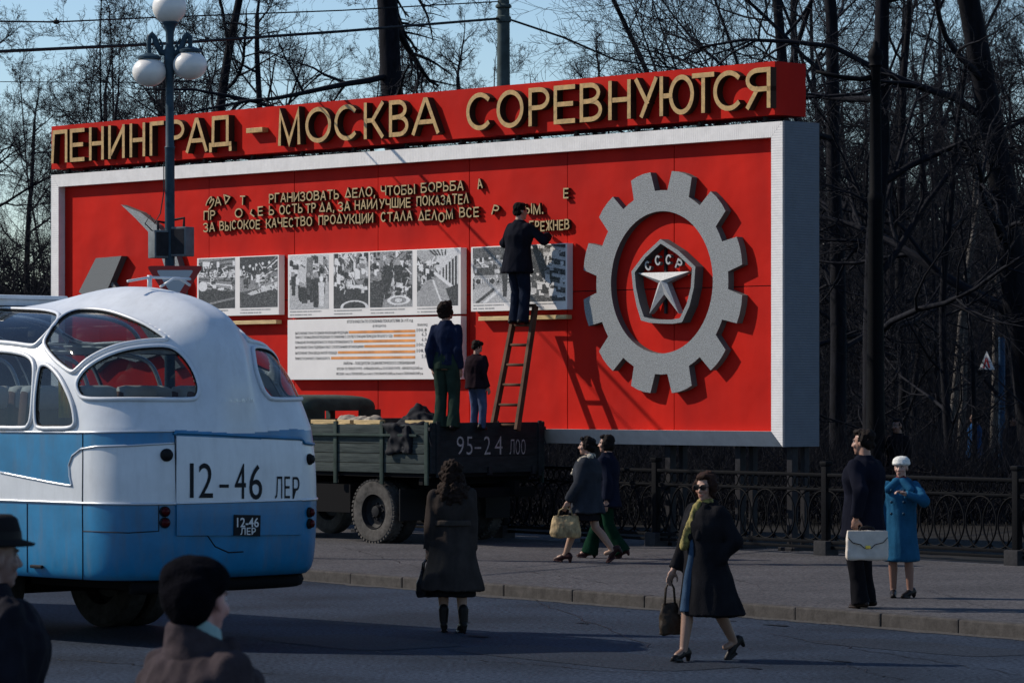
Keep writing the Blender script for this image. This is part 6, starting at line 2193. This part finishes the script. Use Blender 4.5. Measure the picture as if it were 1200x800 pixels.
def world_of(P, p):
    return P.t.matrix_basis @ Vector(p)
bpy.context.view_layer.update()
def lw(P, p):
    c, s_ = math.cos(P.rz), math.sin(P.rz)
    return V(P.pos.x + c * p[0] - s_ * p[1], P.pos.y + s_ * p[0] + c * p[1], P.pos.z + p[2])
def handbag(label, P, hand, w, h, d, m, strap, rz=0.0, soft=1.0, cat='handbag', fold=(.012, 9, 9, 3), name='handbag'):
    c = lw(P, P.wr[hand] + (P.wr[hand] - P.el[hand]).normalized() * .085 * P.k)
    t = thing(name, label, cat, c - V(0, 0, strap + h / 2), P.rz + rz)
    b = MB()
    b.loft([oval((0, 0, -h / 2), w * .50, d * .5, sq=3), oval((0, 0, -h * .30), w * .53, d * .56, sq=3), oval((0, 0, h * .1), w * .50, d * .45, sq=3), oval((0, 0, h * .42), w * .45, d * .2, sq=3), oval((0, 0, h * .5), w * .42, d * .14, sq=3)])
    remeshed(b, 'bag_body', .012, m, t, 3, fold)
    for sg in (-1, 1):
        b = MB(); b.tube([(-w * .26, sg * d * .12, h * .42), (-w * .2, sg * d * .1, h * .5 + strap * .6), (0, 0, h * .5 + strap), (w * .2, sg * d * .1, h * .5 + strap * .6), (w * .26, sg * d * .12, h * .42)], .009, 6); b.build('strap', m, t, smooth=True)
    return t
M_bagblack = mat('black_bag_leather', (0.010, 0.010, 0.013), 0.35, bump=.2, bscale=30)
M_bagbrown = mat('dark_brown_bag', (0.030, 0.022, 0.016), 0.5, var=.4, scale=14, bump=.3, bscale=30)
M_straw = mat('tan_woven_bag', (0.30, 0.21, 0.10), 0.75, var=.6, scale=16, bump=.5, bscale=40, stretch=(1, 1, .35))
handbag('black handbag held by the woman seen from behind', P, 1, .20, .26, .11, M_bagblack, .10, .6)

# --- woman with glasses striding across the road
g = ground(827, 774)
P = Person('woman in glasses striding in an open black coat with a yellow-green scarf', g, (-.62, -.60, 0), 1.60, hands=((-.26, -.14, .72), (.15, -.03, .82)), feet=((-.05, -.22, 0), (.05, .30, .05)), elbow=((-.3, 1, 0), (1, .6, 0)),
           foot_pitch=(-4, 32), head_yaw=14, head_pitch=4, leg_skin=C_nylon, skin=C_ltskin, shoe_h=.02, hip_drop=.03)
m = cloth('black_coat_cloth', (0.010, 0.010, 0.012), .3)
pc = P.coat_pieces(.38, 1.55, 1.10, 1.05, .98, swing=(.02, .06))
P.garment('coat', m, pc, fold=(.020, 5, 1.2, 12))
P.garment('lapel', m, [('cap', P.neck + V(-.06, -.075, -.03), P.chest + V(-.035, -.150, -.10), .034, .030, 10), ('cap', P.neck + V(.06, -.075, -.03), P.chest + V(.05, -.150, -.10), .036, .030, 10), ('ball', P.neck + V(0, .03, -.005), (.095, .085, .05), 14)], .012, 3, None)
zt_ = P.hipz + .16
P.garment('dress', cloth('slate_blue_dress', (0.030, 0.055, 0.095), .25), [('loft', [oval(V(-.05, -.155, .42), .070, .085), oval(V(-.045, -.125, .62), .060, .075), oval(V(-.03, -.105, P.hipz + .02), .050, .070), oval(V(-.02, -.10, zt_), .040, .065), oval(P.chest + V(-.01, -.085, .02), .035, .055)])], .012, 4, (.012, 8, 1.2, 5))
M_scarf = mat('yellow_green_scarf', (0.19, 0.155, 0.040), 0.85, var=.8, scale=22)
P.garment('scarf', M_scarf, [('ball', P.neck + V(0, -.005, .005), (.080, .078, .045), 14), ('cap', P.neck + V(-.01, -.085, -.02), P.chest + V(-.045, -.155, -.02), .042, .040, 10), ('cap', P.chest + V(-.045, -.155, -.02), P.chest + V(-.085, -.165, -.17), .038, .042, 10)], .010, 3, (.012, 16, 5, 3))
P.hair(hairmat('auburn_brown_hair', (0.040, 0.018, 0.012)), BOB + [(0, .04, .07, .10, .10, .075), (-.085, .0, .0, .03, .06, .07), (.09, .01, .0, .03, .06, .07)], .016, 18)
b = MB()
for sg in (-1, 1):
    c = P.head_pt(sg * .034, -.100, .010)
    b.tube([c + P.hM @ V(.026 * math.cos(a), -.004 * math.cos(a * 2), .021 * math.sin(a)) for a in np.linspace(0, 2 * PI, 18)[:-1]], .0045, 6, False, closed=True)
    b.tube([P.head_pt(sg * .062, -.098, .016), P.head_pt(sg * .078, -.03, .015), P.head_pt(sg * .080, .02, .01)], .004, 5)
b.tube([P.head_pt(-.009, -.105, .014), P.head_pt(.009, -.105, .014)], .004, 5)
gl_ = b.build('glasses', M_rubber, P.t, smooth=True)
M_lensd = mat('tinted_lens', (0.012, 0.010, 0.010), 0.1)
b = MB()
for sg in (-1, 1):
    b.ball(P.head_pt(sg * .034, -.100, .010), (.024, .003, .019), 14, rot=P.hM)
b.build('lens', M_lensd, gl_, smooth=True)
P.shoes(M_leather, .05)
handbag('dark brown bag swinging from the hand of the woman in glasses', P, 0, .17, .27, .12, M_bagbrown, .20, .9)

# --- two women walking left on the pavement
g = ground(688, 659, .12)
P = Person('woman in a grey-blue coat with fluffy white collar walking along the pavement', g, (-.93, .30, 0), 1.60, 'two women walking side by side', hands=((-.2, -.10, .70), (.21, -.20, .72)), feet=((-.05, .33, .06), (.05, -.27, 0)), foot_pitch=(36, -6), leg_skin=(.30, .17, .11), skin=C_ltskin, shoe_h=.02, hip_drop=.03)
m = cloth('slate_coat_cloth', (0.026, 0.029, 0.036), .3)
P.garment('coat', m, P.coat_pieces(.62, 1.18, 1.14, 1.12, 1.0), fold=(.018, 6, 1.4, 21))
P.garment('white_collar', hairmat('white_fluffy_wool', (0.62, 0.56, 0.46)), [('cap', P.neck + V(-.05, .05, .0), P.neck + V(-.085, -.05, -.04), .045, .042, 10), ('cap', P.neck + V(.05, .05, .0), P.neck + V(.085, -.05, -.04), .045, .042, 10), ('cap', P.neck + V(.085, -.05, -.04), P.chest + V(.05, -.165, -.02), .042, .030, 10), ('cap', P.neck + V(-.085, -.05, -.04), P.chest + V(-.05, -.165, -.02), .042, .030, 10)], .011, 2, (.014, 28, 28, 2))
P.skirt(cloth('black_skirt_cloth', (0.012, 0.011, 0.013)), .52, 1.15)
P.hair(hairmat('black_hair', (0.010, 0.007, 0.007)), [(0, .03, .05, .092, .10, .085), (0, .06, -.02, .085, .06, .07), (0, -.03, .10, .066, .06, .035), (.07, .01, .0, .03, .05, .05), (-.07, .01, .0, .03, .05, .05)], .018, 20)
P.shoes(mat('dark_red_shoe_leather', (0.030, 0.012, 0.012), .4), .055)
handbag('tan woven handbag carried by the woman with the white collar', P, 1, .37, .28, .15, M_straw, .10, R(90) + .2, name='woven_bag')
g = ground(711, 654, .12)
P = Person('woman in a navy coat and green flared trousers walking along the pavement', g, (-.93, .30, 0), 1.60, 'two women walking side by side', hands=(None, (.2, .05, .72)), feet=((-.05, -.25, 0), (.05, .22, .02)), foot_pitch=(-3, 16), skin=C_ltskin, shoe_h=.02, hip_drop=.02)
P.garment('coat', cloth('navy_coat_cloth', (0.008, 0.010, 0.020), .3), P.coat_pieces(.66, 1.15, 1.08, 1.05, .95), fold=(.016, 6, 1.4, 31))
P.trousers(cloth('green_trouser_cloth', (0.004, 0.021, 0.011), .35), 1.6)
P.hair(hairmat('black_hair', (0.010, 0.007, 0.007)), BOB, .010, 16)
P.shoes(mat('dark_red_shoe_leather', (0.030, 0.012, 0.012), .4), .04)

# --- man with the briefcase
g = ground(1012, 712, .12)
P = Person('man in a dark navy suit from behind holding a pale briefcase', g, (-.72, .62, 0), 1.78, hands=((-.20, -.02, .82), (.27, .10, .90)), feet=((-.10, -.03, 0), (.10, .04, 0)), head_yaw=10, elbow=((-.5, 1, 0), (.6, 1, 0)), hand_curl=(.6, 1.3), foot_yaw=(15, -15))
m = cloth('navy_suit_cloth', (0.008, 0.009, 0.016), .25)
P.garment('jacket', m, P.coat_pieces(.70, 1.08, 1.12, 1.14, .98), fold=(.012, 6, 1.8, 41))
P.trousers(cloth('black_trouser_cloth', (0.008, 0.008, 0.010), .25), 1.25, girth=1.08)
P.hair(hairmat('dark_short_hair', (0.018, 0.012, 0.010)), [(0, .03, .055, .085, .096, .08), (0, .06, .0, .074, .055, .062), (0, -.03, .098, .066, .06, .034), (.06, .02, .02, .025, .05, .04), (-.06, .02, .02, .025, .05, .04)], .016, 22)
P.shoes(mat('brown_shoe_leather', (0.022, 0.014, 0.011), .35), .015)
M_case = mat('cream_briefcase_leather', (0.50, 0.44, 0.38), 0.6, var=.2, scale=5, bump=.35, bscale=14)
hp_ = lw(P, P.wr[1] + (P.wr[1] - P.el[1]).normalized() * .085)
hp_.y -= .13; hp_.x = px2x_(1016, hp_.y)
cw = V(.5, -.86, 0)   # briefcase faces the street
bt = thing('briefcase', 'pale cream briefcase with a curved flap and brass clasp, held by the man', 'briefcase', V(hp_.x, hp_.y, hp_.z), R(2))
b = MB()
def wob(w, z, d): return [V(-w, -d, z), V(w, -d, z), V(w, d, z), V(-w, d, z)]
b.loft([wob(.195, -.325, .055), wob(.207, -.30, .065), wob(.203, -.15, .055), wob(.196, -.045, .035), wob(.190, -.035, .03)])
body_ = remeshed(b, 'case_body', .012, M_case, bt, 3, (.008, 5, 5, 2))
fl = [(-.196, -.040), (.196, -.040), (.197, -.10), (.150, -.150), (.07, -.170), (.035, -.205), (-.035, -.205), (-.07, -.170), (-.150, -.150), (-.197, -.10)]
b = MB(); b.prism(fl, -.066, -.058); b.prism([(-.19, -.036), (.19, -.036), (.19, -.046), (-.19, -.046)], -.0655, .05); f_ = b.build('flap', M_case, bt)
b = MB(); b.tube([(x, -.068, z) for x, z in fl[2:]], .004, 5); b.build('piping', M_rubber, f_)
b = MB(); b.bbox((0, -.071, -.195), (.05, .014, .032), .006); b.build('clasp', mat('brass', (0.7, 0.5, 0.08), .35, .6), bt)
b = MB(); b.tube([(-.075, 0, -.04), (-.06, 0, -.005), (0, 0, .004), (.06, 0, -.005), (.075, 0, -.04)], .011, 8); b.build('handle', M_rubber, bt, smooth=True)

# --- woman in the blue coat
g = ground(1056, 700, .12)
P = Person('old woman in a bright blue coat and white knitted hat facing the street', g, (-.28, -.96, 0), 1.47, hands=((-.24, -.05, .66), (.085, -.27, 1.09)), feet=((-.085, 0.02, 0), (.10, -.03, 0)), elbow=((-.4, 1, 0), (.9, .3, -.5)), head_yaw=-4, head_pitch=0, leg_skin=(.20, .10, .07), skin=(.36, .22, .17), hand_curl=(.6, 1.1), foot_yaw=(10, -25))
m = cloth('bright_blue_coat_cloth', (0.014, 0.072, 0.140), .25)
P.garment('coat', m, P.coat_pieces(.385, 1.20, .97, 1.18, 1.02), fold=(.014, 6, 1.3, 51))
P.garment('collar', m, [('cap', P.neck + V(-.03, -.06, -.02), P.neck + V(-.12, -.115, -.10), .05, .042, 12), ('cap', P.neck + V(.03, -.06, -.02), P.neck + V(.12, -.115, -.10), .05, .042, 12), ('ball', P.neck + V(0, .04, -.015), (.11, .08, .05), 14)], .011, 3, None)
M_btn = mat('dark_blue_buttons', (.006, .03, .06), .4)
for x_ in (-.075, .055): buttons(P, x_, [P.chest.z + q for q in (.06, -.06, -.18)], lambda z_: -.148 - (.012 if z_ < P.chest.z - .1 else 0), M_btn, .016)
P.garment('neck_scarf', mat('dark_red_scarf', (.10, .012, .012), .8), [('ball', P.neck + V(0, -.02, .015), (.062, .06, .035), 12)], .01, 2, None)
kn = mat('white_knit', (.62, .62, .58), .95, var=.2, scale=40, bump=.9, bscale=90)
P.garment('knit_hat', kn, [('ball', P.head_pt(0, .015, .075), (.094, .106, .062), 18), ('ball', P.head_pt(0, .006, .052), (.096, .112, .030), 18)], .010, 2, (.004, 30, 30, 3))
P.hair(hairmat('grey_hair', (.10, .09, .08)), [(0, .045, .01, .078, .06, .06)], .012, 22)
P.shoes(M_leather, .03)
# --- men on the lorry and the ladder
fp = t2w(-0.38, 0.30, DK)
fp = at(523, 492, 49.9); fp.z = t2w(0, 0, DK + 0.0).z
P = Person('young man in a navy top and dark green trousers standing on the lorry, looking up', fp, (.35, .94, 0), 1.80, hands=((-.20, -.02, .86), (.20, .02, .86)), feet=((-.10, .0, 0), (.10, .0, 0)), head_yaw=-20, head_pitch=-14, skin=C_ltskin, lean=(0, .0))
P.garment('jumper', cloth('navy_jumper_knit', (0.010, 0.015, 0.036), .25), P.coat_pieces(.90, 0.90, .90, 1.05, .90, sleeve=.86), fold=(.014, 6, 2.2, 61))
P.trousers(cloth('dark_green_trouser_cloth', (0.020, 0.034, 0.026), .25), 1.3, girth=1.05)
P.hair(hairmat('curly_brown_hair', (0.022, 0.012, 0.009)), [(0, .03, .055, .098, .105, .09), (0, .06, -.01, .09, .065, .075), (0, -.03, .10, .072, .06, .04), (.075, .01, .01, .03, .055, .05), (-.075, .01, .01, .03, .055, .05)], .022, 24)
P.shoes(M_leather, .015)
fp = at(559, 492, 50.3); fp.z = t2w(0, 0, DK).z
P = Person('boy in a dark jacket and blue jeans standing on the lorry, looking down', fp, (.62, .78, 0), 1.26, hands=((-.17, -.03, .60), (.17, -.05, .60)), feet=((-.08, 0, 0), (.09, -.03, 0)), head_yaw=-25, head_pitch=22, skin=C_ltskin)
P.garment('jacket', cloth('dark_plum_jacket', (0.016, 0.010, 0.014), .25), P.coat_pieces(.58, 1.0, 1.16, 1.2, .98), fold=(.014, 7, 2.2, 71))
P.trousers(cloth('faded_jeans', (0.055, 0.075, 0.14), .35), 1.0, girth=1.1)
P.hair(hairmat('dark_short_hair', (0.018, 0.012, 0.010)), [(0, .03, .055, .092, .10, .085), (0, .06, .0, .080, .055, .068), (0, -.03, .10, .068, .06, .035), (.065, .02, .02, .025, .05, .045), (-.065, .02, .02, .025, .05, .045)], .012, 20)
P.shoes(M_leather, .012)
# ladder man: feet on a rung at about pixel (613, 372)
f = 0.04 + 4 * 0.125
def on_lad(f, s_): return LAD[0][0].lerp(LAD[1][0], f).lerp(LAD[0][1].lerp(LAD[1][1], f), s_)
zt_ = CAMH + (HZ - 374) / FPX * 51.2
f = (zt_ - LAD[0][0].z) / (LAD[1][0].z - LAD[0][0].z)
f = 0.04 + 5 * 0.16
fc = on_lad(f, .5)
dface = V(SY.x, SY.y, 0).normalized()
fp = fc - dface * 0.10
P = Person('man in a dark suit on the ladder reaching up to the slogan letters', V(fp.x, fp.y, fc.z + .005), (dface.x, dface.y, 0), 1.76, hands=((-.20, -.40, 1.27), (.22, -.32, 1.22)), feet=((-.085, -.02, 0), (.085, -.02, 0)), elbow=((-.8, .3, -.6), (.8, .3, -.6)), head_yaw=-8, skin=C_ltskin, lean=(0, -.05))
P.garment('jacket', cloth('blue_black_suit', (0.009, 0.010, 0.015), .25), P.coat_pieces(.74, 1.06, 1.10, 1.12, .98), fold=(.014, 6, 1.9, 81))
P.trousers(cloth('dark_navy_trousers', (0.010, 0.014, 0.026), .3), 1.15, girth=1.05)
P.hair(hairmat('black_hair', (0.010, 0.007, 0.007)), SHORT, .010, 20)
P.garment('shirt_collar', mat('pale_collar', (.4, .36, .32), .8), [('loft', [oval(P.neck + V(0, .005, .0), .066, .062), oval(P.neck + V(0, .005, .035), .060, .056)])], .008, 1, None)
P.shoes(M_leather, .012)

# --- two people close to the camera at lower left
D = 11.7
p = at(235, 458, D)
P = Person('woman in a dark beret and grey-brown coat close to the camera, turned away', V(p.x, p.y, 0.0), (.74, .67, 0), 1.725, head_yaw=20, head_pitch=4, skin=(.42, .21, .18), voxel=.0065, hands=((-.25, -.05, .78), (.25, -.05, .78)))
m = mat('grey_brown_coat_cloth', (0.042, 0.033, 0.037), .9, var=.3, scale=9, bump=.5, bscale=160, spec=.05)
P.garment('coat', m, P.coat_pieces(.45, 1.3, 1.16, 1.18, 1.0), .010, 3, (.016, 9, 1.8, 91))
P.garment('collar', m, [('loft', [[q + V(0, 0, .45 * (q.y - P.neck.y)) for q in r_] for r_ in (oval(P.neck + V(0, .010, -.150), .150, .125), oval(P.neck + V(0, .012, -.065), .118, .112), oval(P.neck + V(0, .014, .0), .103, .101), oval(P.neck + V(0, .016, .036), .099, .097))]), ('cap', P.neck + V(-.06, -.08, .0), P.neck + V(-.10, -.10, -.10), .03, .03, 10), ('cap', P.neck + V(.06, -.08, .0), P.neck + V(.10, -.10, -.10), .03, .03, 10)], .010, 3, (.006, 14, 14, 3))
P.garment('shirt_collar', mat('pale_teal_scarf', (.22, .34, .34), .8), [('loft', [[q + V(0, 0, .45 * (q.y - P.neck.y)) for q in r_] for r_ in (oval(P.neck + V(0, .012, .02), .086, .084), oval(P.neck + V(0, .012, .074), .082, .080))])], .007, 1, (.004, 22, 8, 2))
bm_ = mat('black_felt_beret', (0.004, 0.004, 0.006), .95, var=.3, scale=30, bump=.9, bscale=120, spec=.02)
P.garment('beret', bm_, [('ball', P.head_pt(0, .045, .070), (.108, .118, .078), 22), ('ball', P.head_pt(0, .085, .015), (.104, .085, .108), 20), ('ball', P.head_pt(0, .030, .060), (.088, .098, .046), 20)], .010, 4, (.008, 8, 8, 3))
P.shoes(M_leather, .03)
D = 14.2
p = at(-9, 458, D)
P = Person('man in a dark brimmed hat and black coat cut off by the left edge', V(p.x, p.y, 0.0), (.66, .42, 0), 1.75, skin=(.20, .12, .10), voxel=.007, hands=((-.25, -.05, .8), (.25, -.05, .8)))
m = mat('black_overcoat_cloth', (0.010, 0.010, 0.015), .85, var=.3, scale=7, bump=.4, bscale=120, spec=.06)
P.garment('coat', m, P.coat_pieces(.5, 1.2, 1.16, 1.2, 1.0), .011, 3, (.030, 7, 2.2, 95))
P.garment('collar', m, [('loft', [oval(P.neck + V(0, .010, -.055), .12, .115), oval(P.neck + V(0, .018, .05), .085, .085)])], .010, 3, None)
hm = mat('dark_felt_hat', (0.012, 0.011, 0.012), .9, bump=.4, bscale=80)
b = MB()
cc = P.head_pt(0, .005, .062)
def hat_ring(r1, r2, z): return [cc + P.hM @ V(q.x, q.y, z) for q in oval((0, 0, 0), r1, r2, 28)]
b.loft([hat_ring(.145, .165, -.014), hat_ring(.150, .172, -.004), hat_ring(.10, .118, .012), hat_ring(.096, .113, .05), hat_ring(.086, .100, .095), hat_ring(.060, .075, .112), hat_ring(.02, .05, .104)])
hat = b.build('hat', hm, P.t, smooth=True)
b = MB(); b.loft([hat_ring(.101, .119, .014), hat_ring(.0985, .116, .045)], caps=False); b.build('hat_band', M_rubber, hat, smooth=True)
P.hair(hairmat('grey_hair', (.10, .09, .08)), [(0, .045, .0, .076, .058, .055)], .006, 22)
P.shoes(M_leather, .015)

# --- passers-by deep in the park
for px, py, D, H, face, lab, ccol, kind in ((1142, 522, 84, 1.68, (-.9, .3, 0), 'far passer-by in a blue jacket between the trees at right', (.010, .040, .11), 0), (1187, 530, 78, 1.66, (.5, -.85, 0), 'far passer-by in black at the right edge behind the railing', (.010, .010, .014), 1),
                                  (1052, 545, 60, 1.72, (-.7, -.6, 0), 'dark figure just behind the railing past the briefcase man', (.012, .010, .012), 1), (1016, 526, 80, 1.6, (.3, .9, 0), 'far passer-by in a dark coat with a yellow scarf beside the tree trunk', (.014, .014, .018), 2)):
    q = at(px, 458, D); q.z = .1
    P = Person(lab, q, face, H, 'passers-by in the park', voxel=.012, skin=C_dkskin)
    P.garment('coat', cloth('far_coat_%d' % px, ccol), P.coat_pieces(.6, 1.2, 1.1, 1.1), .02, 3, None)
    P.trousers(cloth('black_trouser_cloth', (0.008, 0.008, 0.010), .25), 1.1)
    P.hair(hairmat('black_hair', (0.010, 0.007, 0.007)), SHORT, .008, 20)
    P.shoes(M_leather, .012)
    if kind == 2:
        P.garment('scarf', mat('yellow_scarf', (.6, .42, .04), .8), [('ball', P.neck + V(0, -.02, .0), (.09, .09, .05), 12), ('cap', P.neck + V(0, .08, -.02), P.neck + V(0, .11, -.2), .04, .04, 10)], .012, 2, None)
